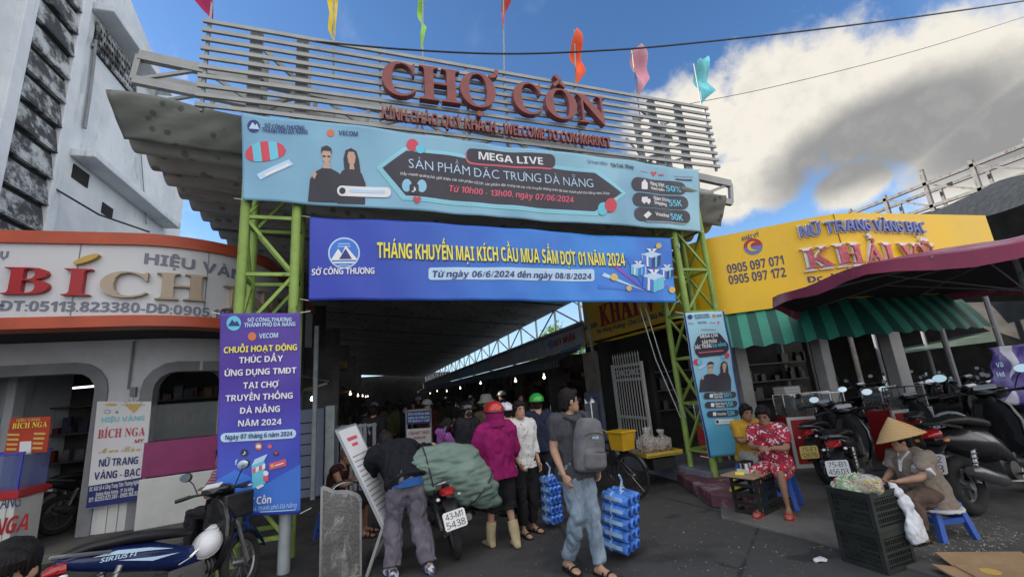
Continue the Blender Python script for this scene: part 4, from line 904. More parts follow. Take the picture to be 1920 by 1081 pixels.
# overhead cables
def cable(name, pts, r, label):
    P = [atY(a_, b_, y) for a_, b_, y in pts]; fine = []
    for i in range(len(P) - 1):
        p0, p1, p2, p3 = P[max(0, i - 1)], P[i], P[i + 1], P[min(len(P) - 1, i + 2)]
        for t in [j / 8 for j in range(8)]:
            fine.append(.5 * ((2 * p1) + (p2 - p0) * t + (2 * p0 - 5 * p1 + 4 * p2 - p3) * t * t + (3 * p1 - p0 - 3 * p2 + p3) * t ** 3))
    fine.append(P[-1]); q = MB(); q.tube(fine, r, 6); tag(q.build(name, m_black), label, 'cable')
cable('overhead_cable', [(592, 78, 5.45), (760, 93, 5.2), (940, 101, 4.95), (1110, 96, 4.7), (1280, 83, 4.45), (1600, 47, 4.0), (1920, 2, 3.5), (2300, -60, 3.1)], .014, 'thick black overhead cable running from the sign top to the upper right')
cable('overhead_cable', [(1270, 199, 6.2), (1450, 163, 5.6), (1700, 100, 5.0), (1920, 32, 4.5), (2300, -90, 4.0)], .006, 'thin overhead wire crossing the cloud below the thick black cable')
# ================================================================== ALLEY
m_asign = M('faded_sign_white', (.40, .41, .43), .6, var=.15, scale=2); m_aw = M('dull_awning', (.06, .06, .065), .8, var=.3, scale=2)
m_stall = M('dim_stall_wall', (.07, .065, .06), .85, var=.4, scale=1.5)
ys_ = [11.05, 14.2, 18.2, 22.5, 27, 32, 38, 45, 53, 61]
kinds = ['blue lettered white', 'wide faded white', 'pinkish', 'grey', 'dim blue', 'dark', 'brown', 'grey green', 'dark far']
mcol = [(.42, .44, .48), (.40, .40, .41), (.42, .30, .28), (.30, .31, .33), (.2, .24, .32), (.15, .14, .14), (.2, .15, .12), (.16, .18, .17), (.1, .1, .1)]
for i, (ya, yb_) in enumerate(zip(ys_, ys_[1:])):
    lab = ['market stall with the blue and red lettered white sign beside the yellow fascia', 'market stall with a wide faded white sign, second from the yellow fascia', 'market stall with a pinkish sign, third along the right side of the alley'][i] if i < 3 else 'dark stall under a %s sign, right side of alley, %s from yellow fascia' % (kinds[i], ('fourth', 'fifth', 'sixth', 'seventh', 'eighth', 'ninth')[i - 3])
    t = thing('market_stall', lab, 'stall', (5.5, ya, 0), 0, 'stalls along the right side of the alley'); L = yb_ - ya
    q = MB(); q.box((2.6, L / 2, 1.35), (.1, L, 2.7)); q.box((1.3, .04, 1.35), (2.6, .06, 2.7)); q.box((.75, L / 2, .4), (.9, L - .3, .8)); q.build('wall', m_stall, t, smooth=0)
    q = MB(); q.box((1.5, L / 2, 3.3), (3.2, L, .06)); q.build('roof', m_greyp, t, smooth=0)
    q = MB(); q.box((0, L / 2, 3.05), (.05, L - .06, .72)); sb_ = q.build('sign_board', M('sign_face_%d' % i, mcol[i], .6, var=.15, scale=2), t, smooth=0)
    q = MB(); n = int(L / .12)
    for kx in range(n):
        y0, y1 = L * kx / n, L * (kx + 1) / n
        P = [(-.02, y0, 2.66), (-.02, y1, 2.66), (-.85, y1, 2.34), (-.85, y0, 2.34), (-.85, y1, 2.16), (-.85, y0, 2.16)]
        q.add(P, [(0, 1, 2, 3), (3, 2, 4, 5)], kx % 2)
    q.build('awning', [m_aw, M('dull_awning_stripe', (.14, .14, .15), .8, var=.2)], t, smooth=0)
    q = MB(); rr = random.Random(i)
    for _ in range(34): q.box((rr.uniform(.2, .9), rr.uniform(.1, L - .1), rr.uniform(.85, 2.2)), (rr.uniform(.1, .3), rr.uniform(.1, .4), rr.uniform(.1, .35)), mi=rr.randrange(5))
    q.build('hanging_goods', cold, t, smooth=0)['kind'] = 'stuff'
    if i == 0:
        SA = Surf([(5.475, 14.2), (5.475, 11.05)]); OA = (5.5, 11.05, 0)
        lt(sb_, SA, OA, [("DUY NHÂN", (1040, 650), (1079, 636), 638, dict(style='bold'))], m_lred, 'lettering', .01)
        q = MB(); 
        shape(q, SA, disc(1033, 645, 6, ry=9), 0, .004, 1); shape(q, SA, [(1051, 658), (1090, 644), (1090, 651), (1051, 664)], 0, .004, 1); q.v = [loc(OA, p) for p in q.v]; q.build('logo', m_blue, sb_, smooth=0)
# lattice girder between the canopy edge and the stalls
gd = thing('lattice_girder', 'pale lattice girder of posts and diagonals along the bright gap right of the canopy', 'girder', (5.9, 12, 0))
q = MB(); m_gl = M('pale_girder', (.42, .44, .45), .5, .2, var=.1)
q.bar((0, -4, 4.28), (0, 50, 4.28), .07); q.bar((0, -1, 3.45), (0, 50, 3.45), .06)
for k_ in range(26):
    y = k_ * 2; q.bar((0, y, 3.3), (0, y, 4.3), .06)
    q.bar((0, y, 3.45), (0, y + 2, 4.28), .04) if k_ % 2 == 0 else q.bar((0, y, 4.28), (0, y + 2, 3.45), .04)
q.bar((0, .5, 4.28), (.9, -.2, 3.4), .04); q.build('lattice', m_gl, gd, smooth=0)
sp_ = thing('steel_post', 'leaning grey steel post in front of the yellow sign and the concrete pillar', 'post', (5.25, 9.55, 0))
q = MB(); a_, b_ = atX(1098, 582, 5.22), atX(1123, 728, 5.22); q.tube([loc((5.25, 9.55, 0), a_), loc((5.25, 9.55, 0), b_), (0, 0, .0)], [.04, .045, .05], 8); q.build('shaft', m_gpale, sp_)
gp_ = thing('gate_pillar', 'square concrete pillar with grooved blue-grey lower half beside the white iron gate', 'pillar', (5.45, 10.2, 0))
q = MB(); q.box((.1, .1, 1.95), (.75, .8, 1.0)); q.build('upper_block', M('raw_concrete', (.24, .215, .18), .9, var=.25, scale=2.5, spots=((.08, .07, .06), 3, .58, .7)), gp_, smooth=0, bevel=.015)
m_bluepil = M('blue_grey_pillar', (.20, .235, .33), .7, var=.1, scale=2)
q = MB(); q.box((.1, .1, .72), (.85, .9, 1.44)); lo_ = q.build('lower_block', m_bluepil, gp_, smooth=0, bevel=.01)
rg = thing('folding_gate', 'narrow folded ribbed steel gate leaf left of the concrete pillar', 'gate', (4.72, 9.85, 0), .1); q = MB()
for k_ in range(4): q.box((k_ * .1, .03 * (k_ % 2), .6), (.075, .035, 1.2))
q.build('leaf', M('grey_ribbed_steel', (.26, .28, .32), .5, .2, var=.12), rg, smooth=0, bevel=.006)
q = MB()
for k_ in range(7): q.box((-.33, -.02, .30 + k_ * .165), (.012, .34, .018)); q.box((.02, -.355, .30 + k_ * .165), (.40, .012, .018))
q.build('groove', m_dark, lo_, smooth=0)
ig = thing('iron_gate', 'white barred iron gate leaf with spear tops standing open beside the concrete pillar', 'gate', (5.42, 9.6, 0))
q = MB(); L = 1.25
for z in (.12, .85, 1.68, 2.0): q.box((0, -L / 2, z), (.04, L, .06))
for y in (0, -L): q.box((0, y, 1.05), (.06, .06, 2.0))
fr = q.build('frame', m_white, ig, smooth=0)
q = MB()
for k_ in range(11): q.tube([(0, -.08 - k_ * .11, .12), (0, -.08 - k_ * .11, 2.2)], [.013, .013], 6); q.tube([(0, -.08 - k_ * .11, 2.2), (0, -.08 - k_ * .11, 2.3)], [.022, .002], 6)
q.build('bar', m_white, ig, smooth=0)
q = MB()
for k_ in range(8): q.torus((0, -.12 - k_ * .145, 1.84), .06, .012, Matrix.Rotation(pi / 2, 3, 'Y'), 12, 5)
q.build('scroll', m_white, ig)
# left side of the alley mouth
lp = thing('gate_pillar', 'blue-grey grooved gate pillar behind the purple upright banner', 'pillar', (-1.3, 9.8, 0))
q = MB(); q.box((-.03, 0, .8), (.5, .45, 1.6)); lo_ = q.build('shaft', m_bluepil, lp, smooth=0, bevel=.01)
q = MB()
for k_ in range(7): q.box((-.1, 0, .15 + k_ * .2), (.33, .462, .02))
q.build('groove', m_dark, lo_, smooth=0)
q = MB(); q.box((.33, -.03, .82), (.17, .5, 1.64)); q.build('corner_post', m_gpale, lp, smooth=0, bevel=.01)
fg = thing('folding_gate', 'folded grey ribbed steel gate leaf behind the seated bald man', 'gate', (-.85, 9.7, 0), -.35)
q = MB()
for k_ in range(9): q.box((.0 + k_ * .095, .03 * (k_ % 2), .62), (.07, .035, 1.24))
q.build('leaf', M('grey_ribbed_steel', (.26, .28, .32), .5, .2, var=.12), fg, smooth=0, bevel=.006)
q = MB(); q.box((.38, .02, 1.2), (.85, .03, .05)); q.build('rail', m_gpale, fg, smooth=0)
sp2 = thing('steel_post', 'thin grey steel post rising behind the purple upright banner', 'post', (-1.22, 9.3, 0))
q = MB(); q.tube([(0, 0, 0), (0, 0, 3.2)], .045, 8); q.build('shaft', m_gpale, sp2)
lb = thing('lamp_bulb', 'lit white bulb hanging at the left mouth of the alley', 'lamp', tuple(atY(587, 747, 10.6)))
q = MB(); q.ell((0, 0, 0), .055); q.build('bulb', M('lit_bulb', (.9, .95, 1), .3, emit=(.85, .93, 1), estr=9, bump=0), lb)
q = MB(); q.tube([(0, 0, .05), (0, 0, .16)], .025, 8); q.tube([(0, 0, .15), (-.1, .1, .9)], .006, 5); q.build('cord', m_black, lb)
for i, (ya, yb_) in enumerate(((11.0, 15), (15, 20), (20, 26), (26, 33), (33, 42), (42, 61))):
    t = thing('market_stall', 'dark stall with low sloping awning, left side of alley, %s from the gate pillar' % ('first', 'second', 'third', 'fourth', 'fifth', 'sixth')[i], 'stall', (-1.9, ya, 0), 0, 'stalls along the left side of the alley'); L = yb_ - ya
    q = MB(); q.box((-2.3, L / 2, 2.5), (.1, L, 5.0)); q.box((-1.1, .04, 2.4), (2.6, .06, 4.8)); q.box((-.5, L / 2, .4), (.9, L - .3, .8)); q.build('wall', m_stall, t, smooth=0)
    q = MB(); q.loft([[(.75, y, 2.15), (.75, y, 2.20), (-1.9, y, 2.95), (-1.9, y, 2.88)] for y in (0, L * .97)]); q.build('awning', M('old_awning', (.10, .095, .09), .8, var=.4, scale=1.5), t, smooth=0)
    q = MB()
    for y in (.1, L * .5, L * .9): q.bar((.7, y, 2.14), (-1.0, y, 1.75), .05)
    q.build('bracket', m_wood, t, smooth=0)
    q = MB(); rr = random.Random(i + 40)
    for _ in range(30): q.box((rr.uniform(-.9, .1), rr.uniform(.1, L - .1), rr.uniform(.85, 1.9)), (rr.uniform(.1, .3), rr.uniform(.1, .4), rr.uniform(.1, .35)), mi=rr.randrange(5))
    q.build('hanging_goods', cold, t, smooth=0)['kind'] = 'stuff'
    if i == 1:
        q = MB(); q.box((0, 0, .14), (.55, .5, .28)); o = q.build('cardboard_box', M('cardboard', (.34, .22, .12), .8, var=.15), smooth=0, bevel=.006, loc=(-1.4, 16, 2.77)); tag(o, 'small cardboard box lying on the left stall awning', 'box')
# far end of the alley
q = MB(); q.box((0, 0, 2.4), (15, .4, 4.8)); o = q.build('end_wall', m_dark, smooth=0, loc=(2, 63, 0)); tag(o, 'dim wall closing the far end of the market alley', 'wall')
# alley lamps
rr = random.Random(11); m_lamp = M('lit_stall_bulb', (1, .93, .8), .3, emit=(1, .9, .72), estr=2.0, bump=0)
bb = MB(); bb.ell((0, 0, 0), .05, 10, 6); bb.tube([(0, 0, .04), (0, 0, .12)], .018, 6)
for i in range(12):
    sd = i % 2; y = 13 + i * 3.1
    o = MB(); o.v, o.f, o.mi = bb.v, bb.f, bb.mi
    if i == 0: lampo = o.build('stall_bulb', m_lamp, loc=(4.9, y, 1.95)); tag(lampo, 'small lit bulb glowing among the dark alley stalls', 'lamp', 'lit bulbs among the alley stalls')
    else:
        c_ = lampo.copy(); COL.objects.link(c_); c_.location = (4.9 if sd else -1.2, y, rr.uniform(1.85, 2.1))
# notice boards standing in the alley
nb_ = thing('notice_board', 'grey framed stand with a blue notice above a white no smoking notice, in the alley', 'sign', tuple(atY(790, 800, 9.0)[:2]) + (0,))
ON = tuple(nb_.location); SN = Surf([(ON[0] - 2, 9.0), (ON[0] + 2, 9.0)])
uL_, zT_ = SN.px(762, 770); uR_, zB_ = SN.px(809, 835)
q = MB()
for u in (uL_, uR_): q.bar(loc(ON, SN.m(u, 0, -.02)), loc(ON, SN.m(u, zT_ + .02, -.02)), .04)
q.bar(loc(ON, SN.m(uL_, zT_, -.02)), loc(ON, SN.m(uR_, zT_, -.02)), .04); q.build('frame', m_greyp, nb_, smooth=0)
def panel(S, pts, mat, parent, org, nm, w0=-.01, w1=.012):
    q = MB(); q.prism([S.px(*p) for p in pts], w0, w1, lambda u, v, w: loc(org, S.m(u, v, w))); return q.build(nm, mat, parent, smooth=0)
pn = panel(SN, [(763, 771), (807, 769), (807, 792), (763, 795)], P_['navy'], nb_, ON, 'blue_notice')
lt(pn, SN, ON, [("ĐỂ XE VÀO NƠI QUY ĐỊNH", (765, 778), (805, 776), 774, dict(style='bold', w=.016)), ("KHÔNG LẤN CHIẾM LỐI ĐI", (765, 785), (805, 783), 781, dict(style='bold', w=.016)), ("TỔ QUẢN LÝ CHỢ", (765, 791), (805, 789), 787, dict(style='bold', w=.016))], P_['pale'], 'lettering', 0)
pn = panel(SN, [(763, 804), (808, 801), (808, 836), (763, 838)], m_white, nb_, ON, 'white_notice')
lt(pn, SN, ON, [("CẤM HÚT THUỐC", (766, 815), (806, 812), 809, dict(style='bold', w=.016)), ("TRONG CHỢ", (775, 823), (798, 821), 818, dict(style='bold', w=.016))], m_lred, 'lettering', 0)
# ================================================================== RIGHT BACKGROUND
ht = thing('market_hall', 'market hall roof edge with rusty railing truss and dark shade net, at the upper right', 'building', (20, 9, 0))
q = MB(); q.box((5.6, 0, 3.4), (10, 14, 6.8)); q.build('wall', m_stall, ht, smooth=0)
q = MB()
for (x, z) in ((0, 8.0), (0, 7.1), (.8, 7.9), (.8, 7.1)): q.bar((x - .15, -8, z), (x - .15, 4.2, z), .12)
for k_ in range(9):
    y = -7.5 + k_ * 1.4; q.bar((-.15, y, 6.9), (-.15, y, 8.2 if k_ % 3 else 8.6), .12); q.bar((-.15, y, 7.1), (-.15, y + 1.4, 8.0), .07); q.bar((.65, y, 7.0), (.65, y, 7.9), .09)
q.build('railing_truss', M('shaded_rusty_steel', (.17, .165, .16), .7, .1, var=.2, scale=4, spots=((.10, .05, .03), 6, .5, .66)), ht, smooth=0)  # grey darkened in the colour to stand for cloud shadow; rust spots are real
q = MB(); q.grid(lambda i, j: (-4.4 + 4.2 * j + .15 * sin(i * 9), -6.5 + 9 * i, 5.55 + 1.75 * j ** .8 + .2 * sin(i * 11 + j * 4) * (1 - j) + .10 * sin(i * 23) * j - .45 * i), 30, 10); q.build('shade_net', M('black_shade_net', (.025, .028, .03), .8, var=.4, scale=3, stretch=(1, 4, 1), bump=.6, bscale=12), ht, smooth=80)
for y in (-6.2, 2.2): q = MB(); q.tube([(-4.2, y, 0), (-4.2, y, 5.5)], .08, 8); q.build('net_post', m_rust, ht)
# parking shed behind the right shop
sh = thing('parking_shed', 'low dark shed roof with pale green translucent strips over the parked motorbikes, right background', 'shed', (14, 9, 0))
q = MB(); q.box((2.6, -2.1, 3.15), (12.5, 2.6, .08)); q.box((2.6, 3.7, 3.15), (12.5, 4.2, .08)); q.build('roof', m_dark, sh, smooth=0)
q = MB(); q.loft([[loc((14, 9, 0), atY(a_, b_ + dy, y_)) for a_, b_, y_ in ((1680, 663, 8.2), (1700, 661, 8.2), (1780, 650, 8.2), (1870, 639, 8.2))] for dy in (0,)] + [[loc((14, 9, 0), atY(a_, b_, y_)) for a_, b_, y_ in ((1680, 654, 10.4), (1700, 650, 10.4), (1780, 634, 10.4), (1870, 614, 10.4))]], closed=False); q.build('translucent_strip', M('green_plastic_sheet', (.62, .85, .66), .4, var=.15, scale=2, trans=.75), sh, smooth=0)
for x in (-3.3, -1.6, .4, 2.6):
    for y in (-3.2, .5, 4.5): q = MB(); q.tube([(x, y, 0), (x, y, 3.12)], .05, 8); q.build('post', m_greyp, sh)
q = MB(); q.box((2.0, 5.6, 1.56), (13, .1, 3.12)); q.box((6.8, 1, 1.56), (.1, 9, 3.12)); q.build('back_wall', m_dark, sh, smooth=0)
# hanging purple banner at the right edge
SP = Surf([(5, 4.3), (12, 4.3)]); OP = tuple(atY(1890, 700, 4.3))
pb_ = thing('hanging_banner', 'crumpled purple and white banner with reversed letters, hanging between posts at the right edge', 'banner', OP)
c_ = [SP.px(*p) for p in ((1851, 652), (1960, 640), (1960, 765), (1858, 752))]
def pbf(i, j):
    a_ = [c_[0][m] + (c_[1][m] - c_[0][m]) * i for m in (0, 1)]; b_ = [c_[3][m] + (c_[2][m] - c_[3][m]) * i for m in (0, 1)]
    return loc(OP, SP.m(a_[0] + (b_[0] - a_[0]) * j, a_[1] + (b_[1] - a_[1]) * j, .05 * sin(i * 16 + j * 5) + .03 * sin(j * 14 - i * 8)))
def pcol(v):
    x = sep(v); s = mth('ADD', mth('ADD', x[0], mth('MULTIPLY', x[2], -.35)), mth('MULTIPLY', wnoise(v, 3, 4, .6), .12))
    c = mixc(sstep(wnoise(v, 6, 5, .6), .4, .7), (.05, .03, .22), (.10, .07, .34)); return mixc(mth('MULTIPLY', sstep(s, .06, .09), sstep(s, .24, .21)), c, (.55, .55, .66))
q = MB(); q.grid(pbf, 24, 20); o = q.build('cloth', MC('purple_white_cloth', pcol, rough=.5, bump=.4, bscale=9), pb_, smooth=80); o.modifiers.new('thickness', 'SOLIDIFY').thickness = .003
q = MB()
for s_, a_, b_, yt in (("GV", (1854, 689), (1867, 686), 680), ("bH", (1856, 707), (1869, 704), 698)):
    u0_, z0_ = SP.px(*a_); u1_, z1_ = SP.px(*b_); put_text(q, s_, lambda u, v, w: loc(OP, SP.m(u0_ + u1_ - u, v, w)), (u0_, z0_), (u1_, z0_), .07, style='bold', w=.09)
q.build('lettering', P_['pale'], o, smooth=0)
# dark red market umbrella
um = thing('market_umbrella', 'large dark pink market umbrella with dark lining over the stalls at the right', 'umbrella', (7.15, 2.98, -.07))
m_umb = M('pink_umbrella_cloth', (.27, .035, .08), .65, var=.25, scale=1.5, spots=((.36, .20, .23), 1.1, .5, .65)); m_lin = M('dark_umbrella_lining', (.035, .022, .024), .8, var=.3, scale=2)
RU = 2.5
def uring(f, dz, n=64):
    out_ = []
    for i in range(n):
        a_ = 2 * pi * i / n + .2; sg = (a_ % (pi / 4)) / (pi / 4); r = RU * f * (1 - .05 * sin(pi * sg)); out_.append((r * cos(a_), r * sin(a_), 3.0 - .34 * f ** 1.3 + .03 * cos(8 * a_) * f - dz + .05 * sin(3 * a_) * f))
    return out_
q = MB(); q.loft([uring(f, 0) for f in (.02, .25, .5, .75, .9, 1.0)], cap=False); q.build('canopy', m_umb, um, smooth=60)
q = MB(); q.loft([uring(f, .02) for f in (.02, .25, .5, .75, .9, .995)], cap=False); q.build('lining', m_lin, um, smooth=60)
q = MB(); r0 = uring(1.0, 0); r1 = [(x * 1.01, y * 1.01, z - .13 - .02 * sin(i * 1.2)) for i, (x, y, z) in enumerate(uring(1.0, 0))]; q.loft([r0, r1], cap=False); q.build('valance', m_umb, um, smooth=60)
for i in range(8):
    a_ = 2 * pi * i / 8 + .2; q = MB(); q.tube([(.05 * cos(a_), .05 * sin(a_), 2.87), (RU * .5 * cos(a_), RU * .5 * sin(a_), 2.78), (RU * .97 * cos(a_), RU * .97 * sin(a_), 2.61)], .012, 6); q.tube([(.04 * cos(a_), .04 * sin(a_), 2.4), (RU * .5 * cos(a_), RU * .5 * sin(a_), 2.76)], .009, 6); q.build('rib', m_greyp, um)
q = MB(); q.tube([(.0, 0, .02), (0, 0, 2.9)], .028, 10); q.build('pole', m_gpale, um)
q = MB(); q.lathe([(0, 0), (.26, 0), (.26, .06), (.06, .10), (.05, .3), (0, .3)], n=20); q.build('base', m_conc, um)
# tree beyond the stalls
def tree(x, y, h, r, seed, label):
    t = thing('tree', label, 'tree', (x, y, 0)); rr = random.Random(seed)
    q = MB(); q.tube([(0, 0, 0), (.1, 0, h * .4), (0, .1, h * .75)], [.22, .16, .06], 8)
    for k_ in range(6):
        a_ = k_ * 1.05; q.tube([(.06, 0, h * .45), (r * .4 * cos(a_), r * .4 * sin(a_), h * .65), (r * .75 * cos(a_), r * .75 * sin(a_), h * .8)], [.08, .05, .015], 6)
    q.build('trunk', M('bark', (.10, .075, .05), .9, var=.3), t)
    q = MB(); cl = [(V((rr.uniform(-1, 1) * r * .7, rr.uniform(-1, 1) * r * .7, h * .75 + rr.uniform(-.3, .35) * r)), rr.uniform(.25, .5) * r) for _ in range(26)]
    for c, s in cl:
        for _ in range(150):
            d = V((rr.gauss(0, 1), rr.gauss(0, 1), rr.gauss(0, .8))).normalized() * s * rr.uniform(.5, 1.05); p = c + d
            a_ = V((rr.gauss(0, 1), rr.gauss(0, 1), rr.gauss(0, 1))).normalized(); b_ = a_.orthogonal().normalized(); l = rr.uniform(.10, .2)
            q.add([p - a_ * l, p + b_ * l * .4, p + a_ * l, p - b_ * l * .4], [(0, 1, 2, 3)], rr.randrange(2))
    q.build('crown', [M('leaf_green', (.10, .19, .03), .6, var=.3, scale=8, bump=0), M('leaf_light', (.17, .28, .05), .6, var=.3, scale=8, bump=0)], t, smooth=0, fix=False)
pt = atX(1045, 625, 12); tree(pt.x, pt.y, pt.z + .4, 2.3, 3, 'leafy green tree showing above the stall signs right of the canopy')
pt2 = atX(1015, 645, 14); tree(pt2.x + 1.2, pt2.y + 2, pt2.z + .3, 1.6, 9, 'smaller green tree behind the leafy one above the stall signs')
# ================================================================== PEOPLE
def fuse(q, name, mat, parent, vox=.014, wr=0.0, wf=9.0, sm=3, seed=0, crease=0.0, zs=.62):
    """fuse overlapping lofts into one continuous skin, smooth it and add cloth folds"""
    me = bpy.data.meshes.new('tmp'); me.from_pydata(q.v, [], q.f)
    bm = bmesh.new(); bm.from_mesh(me); bmesh.ops.recalc_face_normals(bm, faces=bm.faces); bm.to_mesh(me); bm.free()
    o = bpy.data.objects.new(name, me); COL.objects.link(o)
    r = o.modifiers.new('r', 'REMESH'); r.mode = 'VOXEL'; r.voxel_size = vox
    if sm: s = o.modifiers.new('s', 'SMOOTH'); s.factor = .5; s.iterations = sm
    dg = bpy.context.evaluated_depsgraph_get(); me2 = bpy.data.meshes.new_from_object(o.evaluated_get(dg))
    bpy.data.objects.remove(o); bpy.data.meshes.remove(me)
    if wr:
        me2.update(); nn = [v.normal.copy() for v in me2.vertices]; off = V((seed * 3.1, seed * 1.7, 0))
        for v, n in zip(me2.vertices, nn):
            c = v.co * wf; c.z *= zs; v.co += n * wr * (noise.noise(c + off) + .55 * noise.noise(c * 2.3 + off)) - n * (crease * max(0, 1 - abs(noise.noise(c * .8 - off)) * 5) if crease else 0)
    me2.name = name
    for p in me2.polygons: p.use_smooth = True
    me2.materials.clear(); me2.materials.append(mat)
    o = bpy.data.objects.new(name, me2); COL.objects.link(o)
    if parent: o.parent = parent
    return o
def ering(c, ax, ay, rx, ry, n=14, p=2.0):
    return [c + ax * (rx * math.copysign(abs(cos(2 * pi * i / n)) ** (2 / p), cos(2 * pi * i / n))) + ay * (ry * math.copysign(abs(sin(2 * pi * i / n)) ** (2 / p), sin(2 * pi * i / n))) for i in range(n)]
J0 = dict(pel=(0, 0, .93), wai=(0, .0, 1.06), che=(0, 0, 1.25), nek=(0, -.02, 1.43), hed=(0, .015, 1.57), sL=(-.175, -.015, 1.385), eL=(-.215, -.04, 1.11), hL=(-.205, .06, .88), sR=(.175, -.015, 1.385), eR=(.215, -.04, 1.11), hR=(.205, .06, .88),
          hipL=(-.088, 0, .92), kL=(-.095, .03, .50), aL=(-.10, -.02, .085), hipR=(.088, 0, .92), kR=(.095, .03, .50), aR=(.10, -.02, .085))
SKIN = M('skin', (.40, .23, .155), .55, var=.10, scale=7, bump=.04, bscale=60, sss=.08); SKIN2 = M('tanned_skin', (.28, .15, .095), .55, var=.10, scale=7, bump=.04, bscale=60, sss=.06)
HAIR = M('black_hair', (.012, .010, .010), .62, var=.4, scale=30, stretch=(1, 1, .15), bump=.5, bscale=60, spec=.2)
m_eye = M('eye_dark', (.02, .015, .012), .2, bump=0); m_lip = M('lips', (.30, .10, .09), .5, bump=0)
class Person:
    def __init__(s, label, loc_, heading, pose=None, sc_=.94, skin=SKIN, vox=.014, look=0.0, nod=0.0, group=None, curl=.5, build=1.0, fingers=True):
        s.t = thing('person', label, 'person', loc_, R_(heading), group); s.vox = vox; s.skin = skin; s.k = sc_; s.b = build
        s.J = {k: V(v) * sc_ for k, v in {**J0, **(pose or {})}.items()}; s.look = R_(look); s.nod = R_(nod); s.curl = curl; s.fingers = fingers
        s.hm = Matrix.Rotation(s.look, 3, 'Z') @ Matrix.Rotation(s.nod, 3, 'X')
        q = MB(); s.torso(q, 0); s.arm(q, 'L', 0, 1); s.arm(q, 'R', 0, 1); s.leg(q, 'L', -.010, 1); s.leg(q, 'R', -.010, 1); s.head(q); s.hand(q, 'L'); s.hand(q, 'R'); s.foot(q, 'L', 0); s.foot(q, 'R', 0)
        s.body = fuse(q, 'body', skin, s.t, vox, sm=1)
        s.face()
    def frame(s):
        J = s.J; lat = (J['sR'] - J['sL']).normalized(); lat2 = (J['hipR'] - J['hipL']).normalized(); return lat, lat2
    def torso(s, q, inf, z0=0.0, z1=1.0, belly=1.0):
        J, k, b = s.J, s.k, s.b; lat, lat2 = s.frame()
        ctr = [(J['pel'] * 1.0 + (J['pel'] - J['wai']) * .55, .145 * b, .100 * b, lat2), (J['pel'], .165 * b, .118 * b, lat2), (J['wai'], .145 * b, .105 * b * belly, (lat + lat2).normalized()), (J['che'], .165 * b, .115 * b, lat), (J['che'].lerp(J['nek'], .55), .165 * b, .100 * b, lat),
               (J['che'].lerp(J['nek'], .82), .125 * b, .078 * b, lat), (J['nek'], .062, .060, lat)]
        if not inf: ctr += [(J['nek'].lerp(J['hed'], .5), .050, .052, lat), (J['nek'].lerp(J['hed'], .85), .046, .050, lat)]
        n = len(ctr); rings = []
        for i, (c, rx, ry, a) in enumerate(ctr):
            f = i / 6
            if f < z0 - 1e-6 or (inf and f > z1 + 1e-6): continue
            up = (ctr[min(i + 1, n - 1)][0] - ctr[max(i - 1, 0)][0]).normalized(); a = (a - up * up.dot(a)).normalized(); fr = up.cross(a)
            rings.append(ering(c, a, fr, rx * k + inf, ry * k + inf, 16, 2.3))
        q.loft(rings)
        if not inf or z1 > .8:
            for sd in 'LR': q.tube([J['che'].lerp(J['nek'], .62), J['s' + sd]], [(.075 * k + inf), (.060 * k + inf)], 10); inf and q.ell(J['s' + sd] + V((0, 0, -.008)), .060 * k + inf * .9, 12, 8)
    def arm(s, q, sd, inf, frac):
        J, k, b = s.J, s.k, s.b; a, e, h = J['s' + sd], J['e' + sd], J['h' + sd]
        L1, L2 = (e - a).length, (h - e).length; cut = frac * (L1 + L2); P, R = [], []
        for t, r in ((0, .056), (.15, .053), (.5, .047), (.95, .040), (1.12, .041), (1.35, .039), (1.7, .030), (2.0, .025)):
            dist = t * L1 if t <= 1 else L1 + (t - 1) * L2
            if dist > cut + 1e-6:
                dist = cut
            p = a.lerp(e, dist / L1) if dist <= L1 else e.lerp(h, (dist - L1) / L2)
            P.append(p); R.append(r * k * b ** .5 + inf)
            if dist >= cut - 1e-6: break
        if len(P) > 1: q.tube(P, R, 12)
    def leg(s, q, sd, inf, frac, flare=0.0):
        J, k, b = s.J, s.k, s.b; a, e, h = J['hip' + sd], J['k' + sd], J['a' + sd]; L1, L2 = (e - a).length, (h - e).length; cut = frac * (L1 + L2); P, R = [], []
        for t, r in ((-.04, .088), (.12, .092), (.4, .080), (.8, .060), (1.0, .054), (1.3, .056), (1.6, .046), (1.9, .036), (2.03, .036)):
            dist = t * L1 if t <= 1 else L1 + (t - 1) * L2; stop = dist >= cut
            dist = min(dist, cut); p = a.lerp(e, dist / L1) if dist <= L1 else e.lerp(h, (dist - L1) / L2)
            P.append(p); R.append(r * k * b ** .5 + inf + flare * max(0, t - .3))
            if stop: break
        q.tube(P, R, 14)
    def hand(s, q, sd):
        J, k = s.J, s.k; h, e = J['h' + sd], J['e' + sd]; d = (h - e).normalized(); sgn = -1 if sd == 'L' else 1
        side = V((0, 1, 0)); side = (side - d * d.dot(side)); side = side.normalized() if side.length > .2 else V((0, 0, 1)); side = (side - d * d.dot(side)).normalized()
        pn = d.cross(side) * sgn
        rot = Matrix((side, d, d.cross(side))).transposed(); q.ell(h + d * .045 * k, (.041 * k, .052 * k, .017 * k), 12, 8, rot=rot)
        if not s.fingers: return
        inn = pn if pn.x * sgn < 0 else -pn
        for i, (o, L) in enumerate(((.029, .070), (.010, .078), (-.010, .072), (-.028, .056))):
            b0 = h + d * .080 * k + side * o * k; c = s.curl; d1 = (d * cos(c) + inn * sin(c)).normalized(); d2 = (d * cos(2 * c) + inn * sin(2 * c)).normalized()
            q.tube([b0 - d * .02 * k, b0, b0 + d1 * L * .5 * k, b0 + (d1 * .5 + d2 * .5) * L * k], [.0095 * k, .0092 * k, .0085 * k, .0068 * k], 7)
